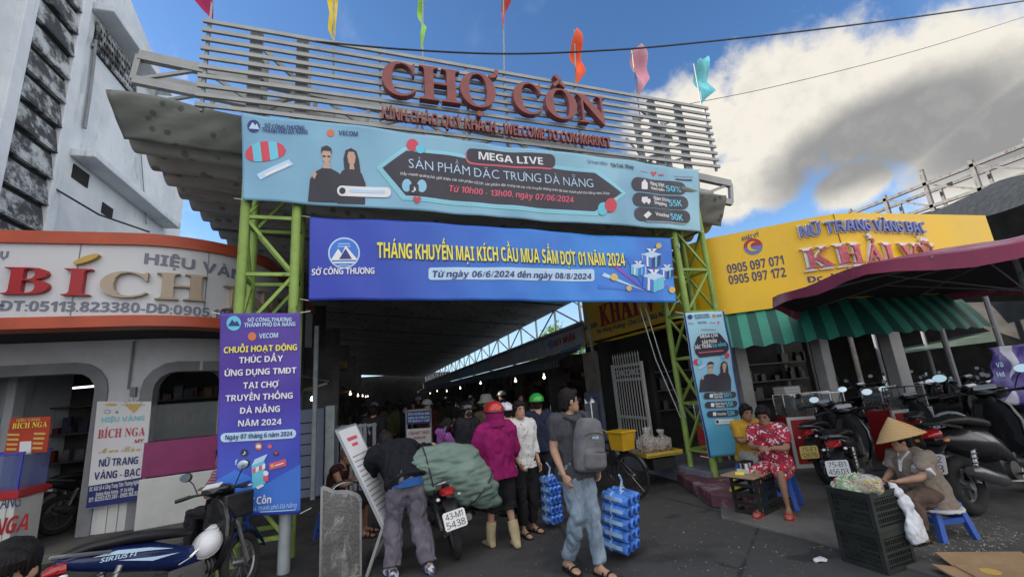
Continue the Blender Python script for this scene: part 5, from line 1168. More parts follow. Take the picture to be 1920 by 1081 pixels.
        q.tube([h + d * .02 * k + side * .03 * k, h + d * .05 * k + side * .052 * k + inn * .012 * k, h + d * .085 * k + side * .056 * k + inn * .022 * k], [.013 * k, .011 * k, .008 * k], 7)
    def foot(s, q, sd, inf, toe=None):
        J, k = s.J, s.k; a = J['a' + sd]; kn = J['k' + sd]; f = V(s.toes.get(sd, (0, 1, 0))) if hasattr(s, 'toes') else V((-.12 if sd == 'L' else .12, 1, 0)); f = f.normalized(); lt_ = V((f.y, -f.x, 0)); z = a.z - .085 * k
        base = V((a.x, a.y, z)); rings = []
        for t, w_, h_ in ((-.065, .024, .035), (-.055, .032, .06), (0, .036, .085), (.06, .038, .062), (.12, .043, .045), (.165, .040, .032), (.185, .022, .022)):
            c = base + f * t * k + V((0, 0, (h_ * .5 + .006) * k)); rings.append(ering(c, lt_, V((0, 0, 1)), w_ * k + inf, h_ * .5 * k + inf * .6, 12, 2.4))
        q.loft(rings)
    def head(s, q):
        J, k = s.J, s.k; c = J['hed']; m = s.hm; X = lambda x, y, z: c + m @ (V((x, y, z)) * k)
        rings = []
        for z, rx, y0, y1 in ((-.115, .020, .060, .088), (-.105, .038, .015, .094), (-.085, .052, -.03, .096), (-.055, .062, -.07, .095), (-.02, .070, -.092, .092), (.02, .075, -.100, .090), (.06, .074, -.098, .086), (.09, .064, -.082, .072), (.112, .042, -.052, .045), (.120, .012, -.018, .012)):
            yc, ry = (y0 + y1) / 2, (y1 - y0) / 2; rings.append([X(rx * cos(2 * pi * i / 18), yc + ry * sin(2 * pi * i / 18), z) for i in range(18)])
        q.loft(rings)
        q.loft([[X(-.008, .086, .02), X(.008, .086, .02), X(0, .095, .02)], [X(-.012, .085, -.005), X(.012, .085, -.005), X(0, .106, -.005)], [X(-.018, .086, -.028), X(.018, .086, -.028), X(0, .118, -.026)], [X(-.012, .085, -.036), X(.012, .085, -.036), X(0, .10, -.036)]])
        for sg in (-1, 1): q.ell(X(sg * .076, -.005, -.008), (.012 * k, .020 * k, .032 * k), 8, 6, rot=m)
        q.tube([X(-.022, .093, -.062), X(0, .099, -.061), X(.022, .093, -.062)], .0075 * k, 6)
    def hp(s, x, y, z): return s.J['hed'] + s.hm @ (V((x, y, z)) * s.k)
    def face(s):
        k = s.k; q = MB()
        for sg in (-1, 1): q.ell(s.hp(sg * .031, .086, .010), (.0135 * k, .007 * k, .0065 * k), 8, 6, rot=s.hm)
        q.build('eyes', m_eye, s.t)
        q = MB()
        for sg in (-1, 1): q.tube([s.hp(sg * .014, .094, .028), s.hp(sg * .032, .093, .034), s.hp(sg * .052, .080, .028)], .004 * k, 5)
        q.build('eyebrows', HAIR, s.t)
        q = MB(); q.tube([s.hp(-.024, .094, -.062), s.hp(0, .1035, -.0605), s.hp(.024, .094, -.062)], [.003 * k, .0062 * k, .003 * k], 6); q.build('lips', m_lip, s.t)
    def hair(s, style='short', mat=HAIR):
        k = s.k; q = MB(); m = s.hm
        q.ell(s.hp(0, -.018, .032), (.088 * k, .098 * k, .108 * k), 20, 12, rot=m)
        if style != 'bald':
            q.ell(s.hp(0, -.058, -.02), (.074 * k, .056 * k, .085 * k), 14, 9, rot=m)
            q.tube([s.hp(-.06, .045, .075), s.hp(0, .072, .088), s.hp(.06, .045, .075)], [.03 * k, .034 * k, .03 * k], 8)
        if style == 'long':
            q.tube([s.hp(0, -.06, .0), s.hp(0, -.10, -.10), s.hp(0, -.105, -.24)], [.075 * k, .07 * k, .05 * k], 12)
            for sg in (-1, 1): q.tube([s.hp(sg * .072, .02, .04), s.hp(sg * .084, -.02, -.06), s.hp(sg * .07, -.04, -.17)], [.03 * k, .028 * k, .02 * k], 8)
        if style == 'tied': q.tube([s.hp(0, -.09, .0), s.hp(0, -.13, -.03), s.hp(0, -.12, -.16)], [.04 * k, .036 * k, .012 * k], 10); [q.tube([s.hp(sg * .066, .03, .05), s.hp(sg * .08, -.01, -.03)], [.03 * k, .02 * k], 8) for sg in (-1, 1)]
        return fuse(q, 'hair', mat, s.t, max(.011, s.vox * .9), .006, 40, 2)
    def top(s, mat, sleeve=1.0, length=.0, inf=.016, wr=.013, name='shirt', belly=1.0, hood=False, loose=0.0, collar=False):
        inf += .005; q = MB(); s.torso(q, inf, 0, 1.0 if (hood or collar) else .84, belly)
        J = s.J
        if length:                                        # hem hanging below the hips
            lat, lat2 = s.frame(); d = (J['pel'] - J['wai']).normalized(); fr = (-d).cross(lat2).normalized()
            q.loft([ering(J['pel'] + d * t * s.k, lat2, fr, (.172 * s.b) * s.k + inf + loose * t, (.122 * s.b) * s.k + inf + loose * t, 16, 2.3) for t in (0, length * .5, length)])
        for sd in 'LR': s.arm(q, sd, inf * (1 if sleeve > .9 else .95) + loose * .1, sleeve * .985)
        if hood: q.tube([s.hp(-.07, -.06, -.13), s.hp(0, -.12, -.15), s.hp(.07, -.06, -.13)], [.04, .055, .04], 10)
        elif collar:
            q.torus(J['nek'] + V((0, .0, .012)) * s.k, .056 * s.k, .011, None, 16, 6)
        return fuse(q, name, mat, s.t, s.vox, wr * 1.2, 9, 2, len(name) + s.t.location.x, .012)
    def bottoms(s, mat, frac=1.0, inf=.018, wr=.012, flare=.0, name='trousers'):
        q = MB(); s.torso(q, inf * .6, 0, .34)
        for sd in 'LR': s.leg(q, sd, inf, frac * .985, flare)
        return fuse(q, name, mat, s.t, s.vox, wr * 1.35, 10, 2, 3 + s.t.location.x, .012)
    def shoes(s, mat, inf=.008, name='shoe', sandal=False):
        for sd in 'LR':
            q = MB()
            if sandal:
                J, k = s.J, s.k; a = J['a' + sd]; f = V(s.toes[sd]) if hasattr(s, 'toes') else V((-.12 if sd == 'L' else .12, 1, 0)); f = f.normalized(); l_ = V((f.y, -f.x, 0)); z = a.z - .085 * k; bs_ = V((a.x, a.y, z))
                q.loft([[bs_ + f * y * k + l_ * x * w_ * k + V((0, 0, zz)) for x, zz in ((-1, -.012), (1, -.012), (1, .008), (-1, .008))] for y, w_ in ((-.08, .03), (-.04, .042), (.06, .043), (.14, .052), (.195, .03))])
                for y in (.06, .115): q.torus(bs_ + f * y * k + V((0, 0, .004)), .048 * k, .012 * k, Matrix((l_, V((0, 0, 1)), f)).transposed(), 12, 6, a0=0, a1=pi)
            else: s.foot(q, sd, inf)
            q.build(name, mat, s.t, smooth=60)
    def helmet(s, mat, visor=True, mat2=None):
        k = s.k; q = MB(); c = s.hp(0, -.012, .045)
        q.ell(c, (.125 * k, .142 * k, .118 * k), 22, 9, rot=s.hm, t0=0, t1=pi * .56); h = q.build('helmet', [mat], s.t, smooth=60)
        q = MB(); q.torus(s.hp(0, -.012, .022), .132 * k, .010 * k, s.hm @ Matrix.Diagonal((.93, 1.06, 1)).to_3x3(), 24, 6); q.build('rim', m_black, h)
        if visor:
            q = MB(); q.loft([[s.hp(x, .11 + .0 * x, .05 + dz), s.hp(x * .8, .185 - abs(x) * .45, .03 + dz)] for x in (-.10, -.05, 0, .05, .10) for dz in (0,)], cap=False, closed=False); o = q.build('peak', mat2 or mat, h, smooth=60); o.modifiers.new('thickness', 'SOLIDIFY').thickness = .006
        return h
def cl(name, col, **k): k.setdefault('spec', .18); k.setdefault('rough', .85); k.setdefault('var', .14); k.setdefault('scale', 9); k.setdefault('bump', .25); k.setdefault('bscale', 120); return M(name, col, k.pop('rough'), **k)
m_polo = cl('charcoal_polo', (.055, .057, .065)); m_pack = cl('grey_pack', (.13, .13, .14)); m_packd = cl('dark_pack', (.06, .06, .065))
m_jean = cl('light_denim', (.165, .215, .275), var=.25, scale=6, spots=((.25, .30, .36), 5, .5, .7)); m_blk = cl('black_cloth', (.016, .016, .018)); m_trs = cl('grey_violet_trousers', (.125, .115, .145)); m_jkt = cl('black_jacket', (.012, .013, .018))
m_mag = cl('magenta_fleece', (.23, .012, .10)); m_purp = cl('lilac_hoodie', (.26, .085, .30)); m_yelc = cl('yellow_cloth', (.62, .42, .04)); m_navy = cl('navy_cloth', (.02, .025, .05)); m_dkg = cl('dark_grey_cloth', (.026, .026, .032))
def dots(v):
    a = vor(v, 26); return mixc(sstep(a.outputs['Distance'], .26, .20), (.60, .59, .58), (.22, .21, .22))
m_blouse = MC('dotted_white_blouse', dots, rough=.8, bump=.2)
def floral(v):
    a = sstep(wnoise(v, 11, 2, .5, 2.2), .555, .585); b = sstep(wnoise(v, 16, 2, .5, 1.6), .60, .63); c = sstep(wnoise(v, 13, 2, .5, 1.2), .63, .66)
    k_ = mixc(sstep(wnoise(v, 3, 3, .5), .4, .6), (.36, .012, .04), (.46, .02, .055)); k_ = mixc(a, k_, (.66, .60, .60)); k_ = mixc(b, k_, (.03, .06, .06)); return mixc(c, k_, (.10, .02, .05))
m_floral = MC('red_floral_cloth', floral, rough=.8, bump=.2)
def stripes(v):
    x = sep(v); return mixc(sstep(mth('SINE', mth('MULTIPLY', x[2], 190.0)), -.1, .2), (.24, .06, .10), (.34, .24, .27))
m_strp = MC('striped_shirt', stripes, rough=.85, bump=.2)
# 1. man with the grey pack ------------------------------------------------
p = Person('man in charcoal polo, glasses and faded jeans carrying a grey backpack before the gate', (1.80, 4.16, 0), 194, dict(
    kL=(-.06, .12, .50), aL=(-.02, .20, .085), kR=(.10, .10, .50), aR=(.14, -.08, .10), hL=(-.19, .10, .89), eL=(-.225, -.03, 1.12), eR=(.22, -.03, 1.12), hR=(.235, .12, .90), sL=(-.19, -.015, 1.385), sR=(.19, -.015, 1.385)), sc_=.965, vox=.011, look=74, build=1.08, curl=.55)
p.hair('short'); p.top(m_polo, .36, .10, .02, .012, 'polo_shirt', 1.12, collar=True); p.bottoms(m_jean, 1.0, .02, .016, .003, 'jeans'); p.shoes(m_blk, sandal=True, name='sandal')
q = MB()
for sg in (-1, 1): q.torus(p.hp(sg * .033, .105, .008), .021, .003, p.hm @ Matrix.Rotation(pi / 2, 3, 'X'), 14, 5); q.tube([p.hp(sg * .052, .10, .012), p.hp(sg * .078, .0, .012)], .0025, 5)
q.tube([p.hp(-.012, .108, .01), p.hp(.012, .108, .01)], .0025, 5); q.build('spectacles', m_black, p.t)
bk = thing('backpack', 'grey backpack with dark straps carried by the man in faded jeans', 'backpack', (1.80, 4.16, 0), R_(194)); q = MB()
c = V((-.045, .20, 1.12)); rt = Matrix.Rotation(-.12, 3, 'Y')
rings = []
for z, w_, d_ in ((-.25, .12, .05), (-.23, .155, .085), (-.1, .165, .10), (.08, .155, .09), (.20, .125, .07), (.235, .07, .04)): rings.append([c + rt @ V(v_) for v_ in ering(V((0, 0, z)), V((1, 0, 0)), V((0, 1, 0)), w_, d_, 18, 3.0)])
q.loft(rings); fuse(q, 'main_bag', m_pack, bk, .012, .008, 12, 2)
q = MB(); rings = []
for z, w_, d_ in ((-.225, .10, .03), (-.20, .13, .055), (-.09, .13, .06), (-.03, .11, .03)): rings.append([c + V((0, .075, 0)) + rt @ V(v_) for v_ in ering(V((0, 0, z)), V((1, 0, 0)), V((0, 1, 0)), w_, d_, 16, 3.0)])
q.loft(rings); pk = fuse(q, 'front_pocket', m_pack, bk, .012, .006, 14, 2)
q = MB(); put_text(q, "ACER", lambda u, v, w: c + rt @ V((-u, .102 + w, v)), (-.05, .045), (.03, .045), .022, style='bold', w=.006); q.build('lettering', P_['pale'], bk, smooth=0)
q = MB()
for sg in (-1, 1): q.tube([c + rt @ V((sg * .09, -.03, .20)), V((sg * .11 - .02, .07, 1.37)), V((sg * .12 - .01, -.06, 1.40)), V((sg * .13, -.13, 1.25))], [.022, .026, .026, .02], 8)
q.tube([c + rt @ V((-.03, 0, .235)), c + rt @ V((0, .0, .275)), c + rt @ V((.03, 0, .235))], .008, 6); q.build('strap', m_packd, bk)
q = MB(); q.tube([c + V((0, .07, 0)) + rt @ V((x, .028 - abs(x) * .1, .10 - x * x * 2)) for x in (-.12, -.06, 0, .06, .12)], .004, 5); q.tube([c + V((0, .128, 0)) + rt @ V((x, .0 - abs(x) * .15, -.07)) for x in (-.1, -.05, 0, .05, .1)], .004, 5); q.build('zip', m_packd, bk)
# 2. woman in white blouse --------------------------------------------------
p = Person('woman in dotted white blouse and black trousers standing behind the man with the backpack', (1.66, 5.42, 0), 196, dict(hL=(-.20, .10, .86), hR=(.17, .17, .90), eR=(.22, .0, 1.12), aR=(.10, .06, .085), kR=(.10, .06, .5)), sc_=.90, vox=.012, look=-6, build=.98)
p.hair('tied'); p.top(m_blouse, .80, .12, .022, .018, 'blouse', 1.0, loose=.08, collar=True); p.bottoms(m_blk, .97, .022, .010, .006); p.shoes(m_blk, sandal=True, name='sandal')
# 3. magenta hooded woman ---------------------------------------------------
p = Person('woman seen from behind in magenta hooded jacket, red helmet and beige boots', (1.27, 5.12, 0), 8, dict(kL=(-.10, .06, .5), aL=(-.12, .10, .085), aR=(.13, -.12, .085), kR=(.11, .02, .5), hL=(-.16, .28, .96), eL=(-.26, .05, 1.10), eR=(.25, .03, 1.10), hR=(.17, .28, .95)), sc_=.90, vox=.012, build=1.12)
p.top(m_mag, 1.0, .14, .032, .018, 'jacket', 1.1, hood=True, loose=.1); p.bottoms(m_blk, .62, .03, .012, .02); 
q = MB(); q.ell(p.hp(0, -.02, .0), (.11, .12, .15), 18, 10, rot=p.hm); q.tube([p.hp(0, -.02, -.06), p.hp(0, -.03, -.17)], [.105, .13], 14); fuse(q, 'hood', m_mag, p.t, .013, .012, 12, 2)
p.helmet(M('red_gloss', (.42, .015, .012), .2, coat=.6, bump=0, var=.05)); m_boot = cl('beige_boot', (.42, .35, .22))
for sd in 'LR':
    q = MB(); p.foot(q, sd, .008); a_ = p.J['a' + sd]; q.tube([a_ + V((0, 0, -.03)), a_ + (p.J['k' + sd] - a_) * .5], [.05, .062], 12); fuse(q, 'boot', m_boot, p.t, .012, .005, 14, 1)
# 4. man in black jacket bending over the motorbike -------------------------
p = Person('man in black jacket and grey violet trousers bending towards the loaded motorbike', (.24, 4.90, 0), 16, dict(pel=(0, 0, .92), wai=(-.02, .09, 1.03), che=(-.05, .21, 1.14), nek=(-.08, .34, 1.235), hed=(-.09, .45, 1.27), sL=(-.25, .28, 1.18), sR=(.11, .32, 1.21), eL=(-.30, .42, .97), hL=(-.18, .58, .88), eR=(.33, .42, 1.10), hR=(.50, .56, 1.12),
    hipL=(-.09, 0, .90), hipR=(.09, 0, .90), kL=(-.12, .10, .50), aL=(-.16, .02, .085), kR=(.12, .02, .49), aR=(.17, -.16, .085)), sc_=.95, vox=.012, nod=-32, look=-8, build=1.12)
p.hair('short'); p.top(m_jkt, 1.0, .06, .034, .024, 'jacket', 1.1, loose=.1, collar=True); p.bottoms(m_trs, 1.0, .028, .02, .012); p.shoes(M('white_navy_trainer', (.5, .5, .54), .5, var=.1, spots=((.03, .04, .10), 12, .48, .55)), .012, 'trainer')
q = MB(); J = p.J; lat, l2 = p.frame(); q.loft([ering(J['pel'] + V((0, .0, dz)), l2, V((0, 1, 0)), .19, .145, 16, 2.3) for dz in (-.06, .02)]); q.build('undershirt_hem', cl('blue_undershirt', (.03, .10, .32)), p.t)
# 5-9 people behind ---------------------------------------------------------
p = Person('girl in lilac hoodie looking down at her hands behind the big green sack', (.86, 6.5, 0), -82, dict(eL=(-.2, .12, 1.10), hL=(-.08, .33, 1.10), eR=(.2, .12, 1.10), hR=(.08, .33, 1.08), hed=(0, .05, 1.56)), sc_=.80, vox=.014, nod=-22)
p.hair('tied'); p.top(m_purp, 1.0, .1, .028, .014, 'hoodie', hood=True); p.bottoms(m_blk); p.shoes(m_blk)
p = Person('woman in dark jacket with black helmet among the crowd behind the lilac hoodie', (1.24, 6.75, 0), 215, dict(hL=(-.1, .25, 1.0), eL=(-.22, .06, 1.1)), sc_=.90, vox=.015, build=1.1)
p.top(m_dkg, 1.0, .14, .03, .014, 'jacket', loose=.1); p.bottoms(m_blk, flare=.01); p.shoes(m_blk); p.hair('long'); p.helmet(M('black_gloss', (.012, .012, .016), .2, coat=.7, bump=0)); q = MB(); q.ell(p.hp(0, .055, -.055), (.062, .05, .05), 12, 8, rot=p.hm); q.build('face_mask', m_dkg, p.t)
p = Person('person in yellow shirt with white and blue helmet behind the white blouse', (1.72, 6.25, 0), 30, {}, sc_=.87, vox=.015, build=1.08)
p.top(m_yelc, .4, .1, .02, .012); p.bottoms(m_navy); p.shoes(m_blk); p.hair('short'); p.helmet(M('white_gloss', (.62, .63, .66), .2, coat=.6, bump=0, spots=((.03, .12, .5), 6, .5, .53)))
p = Person('man in navy shirt with bright green helmet walking away into the alley', (2.22, 6.3, 0), -12, dict(aR=(.1, -.15, .1), aL=(-.1, .15, .085), kL=(-.1, .13, .5)), sc_=.92, vox=.015, build=1.1)
p.top(m_navy, .42, .1, .022, .014); p.bottoms(m_dkg); p.shoes(m_blk); p.hair('short'); p.helmet(M('green_gloss', (.03, .36, .05), .2, coat=.6, bump=0))
p = Person('person in grey bucket hat and brown top deeper in the crowd', (1.75, 7.6, 0), 170, {}, sc_=.93, vox=.016)
p.top(cl('brown_top', (.12, .08, .055)), 1.0, .1); p.bottoms(m_dkg); p.shoes(m_blk); p.hair('short'); q = MB(); q.lathe([(.0, .145), (.075, .14), (.10, .10), (.108, .05), (.165, .0), (.168, -.004), (.1, .035)], p.hp(0, -.01, .03), 24, rot=p.hm); q.build('bucket_hat', cl('grey_hat', (.26, .25, .24)), p.t)
# 10 seated woman in the floral set -----------------------------------------
STO = (4.72, 4.62, .03)
SIT = dict(pel=(0, 0, .47), wai=(0, .03, .62), che=(0, .07, .80), nek=(0, .10, .98), hed=(0, .15, 1.11), sL=(-.165, .08, .935), sR=(.165, .08, .935), hipL=(-.09, .05, .46), hipR=(.09, .05, .46), kL=(-.12, .44, .47), kR=(.11, .42, .45), aL=(-.13, .44, .085), aR=(.08, .46, .085), eL=(-.20, .20, .72), hL=(-.05, .36, .74), eR=(.21, .20, .72), hR=(.06, .36, .75))
p = Person('woman in red floral blouse and shorts sitting beside the small lighter table', STO, 122, dict(SIT, kR=(.14, .42, .46), aR=(.16, .50, .085)), sc_=.97, skin=SKIN2, vox=.012, nod=-20, build=1.0)
p.hair('tied'); p.top(m_floral, .42, .06, .028, .016, 'blouse', 1.15); p.bottoms(m_floral, .50, .03, .012, .01, 'shorts'); p.shoes(M('red_slipper', (.45, .02, .03), .4, bump=0), sandal=True, name='slipper')
p = Person('woman in mustard top sitting just behind the woman in the floral set', (5.06, 5.40, .03), 165, SIT, sc_=.95, skin=SKIN2, vox=.014, nod=-10)
p.hair('tied'); p.top(cl('mustard_cloth', (.42, .25, .03)), .45, .06, .024, .012); p.bottoms(cl('pale_grey_cloth', (.3, .3, .3)), 1.0); p.shoes(m_blk, sandal=True, name='slipper')
# 12 seated woman in the conical hat -----------------------------------------
HAT = (5.02, 3.20, .03)
p = Person('woman in conical straw hat and taupe white-trimmed blouse sitting beside the stacked crates', HAT, 78, dict(SIT, pel=(0, 0, .44), che=(.01, .07, .78), nek=(.02, .11, .94), hed=(.03, .15, 1.06), wai=(.0, .03, .60), sL=(-.17, .09, .90), sR=(.18, .08, .90), eL=(-.23, .26, .70), hL=(-.14, .50, .66), eR=(.25, .17, .67), hR=(.17, .38, .60), kL=(-.15, .42, .46), kR=(.16, .40, .46), aL=(-.16, .38, .085), aR=(.17, .38, .085)), sc_=.80, vox=.012, look=-28, nod=-8, build=1.15)
p.hair('short')
def taupe(v):
    x = sep(v); return mixc(sstep(wnoise(v, 20, 4, .6), .3, .7), (.19, .15, .12), (.25, .205, .17))
m_taupe = MC('taupe_cloth', taupe, rough=.85, bump=.25, bscale=90); p.top(m_taupe, .40, .12, .03, .016, 'blouse', 1.2, loose=.15); p.bottoms(cl('brown_trousers', (.11, .075, .06)), .96, .03, .014, .01); p.shoes(m_blk, sandal=True, name='slipper')
m_trim = cl('white_trim', (.55, .54, .54)); q = MB()
for sd in 'LR':
    a_, e_ = p.J['s' + sd], p.J['e' + sd]; q.tube([a_.lerp(e_, .58), a_.lerp(e_, .80)], [.084, .088], 14)
fuse(q, 'sleeve_trim', m_trim, p.t, .012, .006, 20, 1)
q = MB(); lat, l2 = p.frame(); J = p.J; q.loft([ering(J['pel'] + V((0, 0, dz)), l2, V((0, 1, 0)), .245, .185, 18, 2.3) for dz in (-.11, -.085)]); fuse(q, 'hem_trim', m_trim, p.t, .011, .008, 14, 1)
q = MB(); n_ = J['nek']; q.tube([n_ + V((-.055, .03, .01)), n_ + V((0, .105, -.10)), n_ + V((.055, .03, .01))], .017, 8); q.tube([n_ + V((0, .10, -.08)), n_ + V((0, .125, -.17))], [.02, .012], 8); q.build('neck_trim', m_trim, p.t)
ht_ = thing('conical_hat', 'pale straw conical hat worn by the woman beside the crates', 'hat', tuple(V(HAT) + Matrix.Rotation(R_(78), 3, 'Z') @ p.hp(0, -.01, .075)), R_(78))
def straw(v):
    x = sep(v); r = mth('SINE', mth('MULTIPLY', x[2], 520.0)); return mixc(sstep(r, -.6, .9), (.52, .32, .13), (.66, .44, .21))
q = MB(); rt = Matrix.Rotation(R_(-28), 3, 'Z') @ Matrix.Rotation(R_(-14), 3, 'X') @ Matrix.Rotation(R_(9), 3, 'Y')
q.lathe([(.005, .175), (.06, .125), (.13, .062), (.18, .004), (.215, -.030), (.210, -.035), (.17, -.006), (.12, .05), (.05, .11), (.004, .16)], n=40, rot=rt); q.build('hat', MC('straw', straw, rough=.7, bump=.35, bscale=70), ht_, smooth=50)
# 13 bald man ----------------------------------------------------------------
p = Person('bald man in dark tank top sitting by the folding gate', (-.62, 6.55, 0), -105, dict(SIT, nek=(0, .14, .97), hed=(0, .2, 1.09)), sc_=.90, skin=SKIN2, vox=.013, nod=-12)
p.top(cl('maroon_tank', (.035, .012, .016)), .06, .04, .016, .008, 'tank_top'); p.bottoms(m_dkg, .6, .02, .01, .0, 'shorts'); p.shoes(m_blk, sandal=True, name='slipper')
q = MB(); q.ell(p.hp(0, -.012, .036), (.079, .092, .095), 16, 10, rot=p.hm); q.build('stubble', M('stubble', (.10, .065, .05), .7, bump=.1), p.t)
# 14 striped shirt -----------------------------------------------------------
p = Person('person in reddish striped shirt sitting half hidden behind the purple upright banner', (-1.88, 6.95, .0), 75, dict(SIT, eR=(.25, .12, .68), hR=(.18, .34, .62)), sc_=.98, skin=SKIN2, vox=.014, build=1.15)
p.hair('short'); p.top(m_strp, .45, .06, .03, .012); p.bottoms(m_dkg); p.shoes(m_blk)
# 15 head in the lower left corner -------------------------------------------
hp_ = atY(22, 1072, 2.0); p = Person('person with thick black fringe whose head top shows in the lower left corner', (hp_.x, hp_.y, 0), 185, {}, sc_=hp_.z / 1.57, vox=.011, nod=-10)
p.top(m_dkg, .45, .08, .02, .01); p.bottoms(m_navy, 1.0); p.shoes(m_blk); p.hair('short')
q = MB()
for i in range(15):
    a_ = -1.2 + i * .17; q.tube([p.hp(.06 * sin(a_), .05, .10), p.hp(.085 * sin(a_), .02 + .085 * cos(a_), .07), p.hp(.084 * sin(a_ + .06), .02 + .092 * cos(a_), .01 + .012 * (i % 3))], [.012, .010, .003], 6)
q.build('fringe', HAIR, p.t)
# crowd deeper in the alley --------------------------------------------------
protos = []
for i, (st, top, bot) in enumerate((('short', m_dkg, m_blk), ('long', cl('crowd_olive', (.045, .05, .025)), m_dkg), ('tied', cl('crowd_blue', (.02, .028, .05)), m_blk), ('helmet', cl('crowd_maroon', (.06, .018, .02)), m_navy))):
    p = Person('shopper among the crowd deep in the alley', (0, 0, 0), 0, dict(hL=(-.12, .25, 1.0), eL=(-.22, .06, 1.1)) if i % 2 else dict(aR=(.1, -.16, .1), aL=(-.1, .16, .085), kL=(-.1, .14, .5)), sc_=.93, vox=.024, build=1.1, fingers=False, group='shoppers deep in the alley')
    p.hair('short' if st == 'helmet' else st); p.top(top, 1.0 if i % 2 else .45, .1, .024, .012); p.bottoms(bot)
    if st == 'helmet': p.helmet(M('crowd_helmet', (.35, .36, .38), .3, bump=0))
    p.shoes(m_blk); protos.append(p.t)
rr = random.Random(21); used = [False] * 4; spots = [(-.15, 9.6, 10), (1.0, 10.4, 200), (2.3, 9.4, 170), (3.3, 10.6, 200), (.2, 11.2, 5), (1.9, 11.4, 10), (2.8, 12.1, 190), (-.4, 11.8, 0), (.6, 12.5, 190), (1.5, 13, 20), (2.5, 13.5, 170), (3.6, 13.4, 30), (-.2, 14.5, 0), (1.0, 15, 180), (2.1, 15.6, 10), (3.2, 16.2, 200), (.2, 17.5, 0), (1.4, 18, 180), (2.7, 18.6, 0), (3.8, 19.5, 200), (.5, 21, 0), (1.9, 22, 190), (3.2, 23, 0), (1.0, 25, 0), (2.5, 26.5, 180)]
for i, (x, y, h) in enumerate(spots):
    j = (i * 7 + i // 4) % 4; h += rr.uniform(-25, 25)
    if not used[j]: protos[j].location = (x, y, 0); protos[j].rotation_euler.z = R_(h); used[j] = True
    else: dup(protos[j], (x, y, 0), R_(h)).scale = (1, 1, rr.uniform(.94, 1.05))
# ================================================================== MOTORBIKES
m_tyre = M('tyre_rubber', (.018, .018, .018), .85, var=.3, scale=20, bump=.3); m_alloy = M('dull_alloy', (.30, .30, .31), .35, .8, var=.1); m_seatv = M('black_vinyl', (.014, .014, .015), .5, var=.2, bump=.15, bscale=90)
m_eng = M('engine_metal', (.10, .10, .10), .45, .7, var=.3); m_tail = M('tail_lens', (.30, .01, .012), .12, coat=.6, bump=0); m_lens = M('clear_lens', (.7, .72, .75), .08, coat=.8, bump=0, var=.03); m_mir = M('mirror_glass', (.36, .44, .52), .05, 1.0, bump=0, var=0)
m_plate = M('plate_white', (.62, .62, .62), .4, bump=0, var=.04); m_platey = M('plate_yellow', (.62, .47, .12), .4, bump=0, var=.04); m_ptxt = M('plate_ink', (.02, .02, .025), .5, bump=0)
def paint(name, col): return M(name, col, .28, var=.1, scale=2, coat=.45, bump=0, spec=.35)
m_gpaint = paint('black_gloss_paint', (.010, .010, .012)); m_blpaint = paint('blue_gloss_paint', (.008, .018, .085)); m_matt = M('matt_black_plastic', (.020, .020, .022), .6, var=.2, bump=.1, bscale=90)
def rbox(c, ax, pts, n=12, p=2.6):
    """rings of a body panel: pts = (x, z centre, half width, half height)"""
    return [[V((x, hw * math.copysign(abs(cos(2 * pi * i / n)) ** (2 / p), cos(2 * pi * i / n)), z + hh * math.copysign(abs(sin(2 * pi * i / n)) ** (2 / p), sin(2 * pi * i / n)))) for i in range(n)] for x, z, hw, hh in pts]
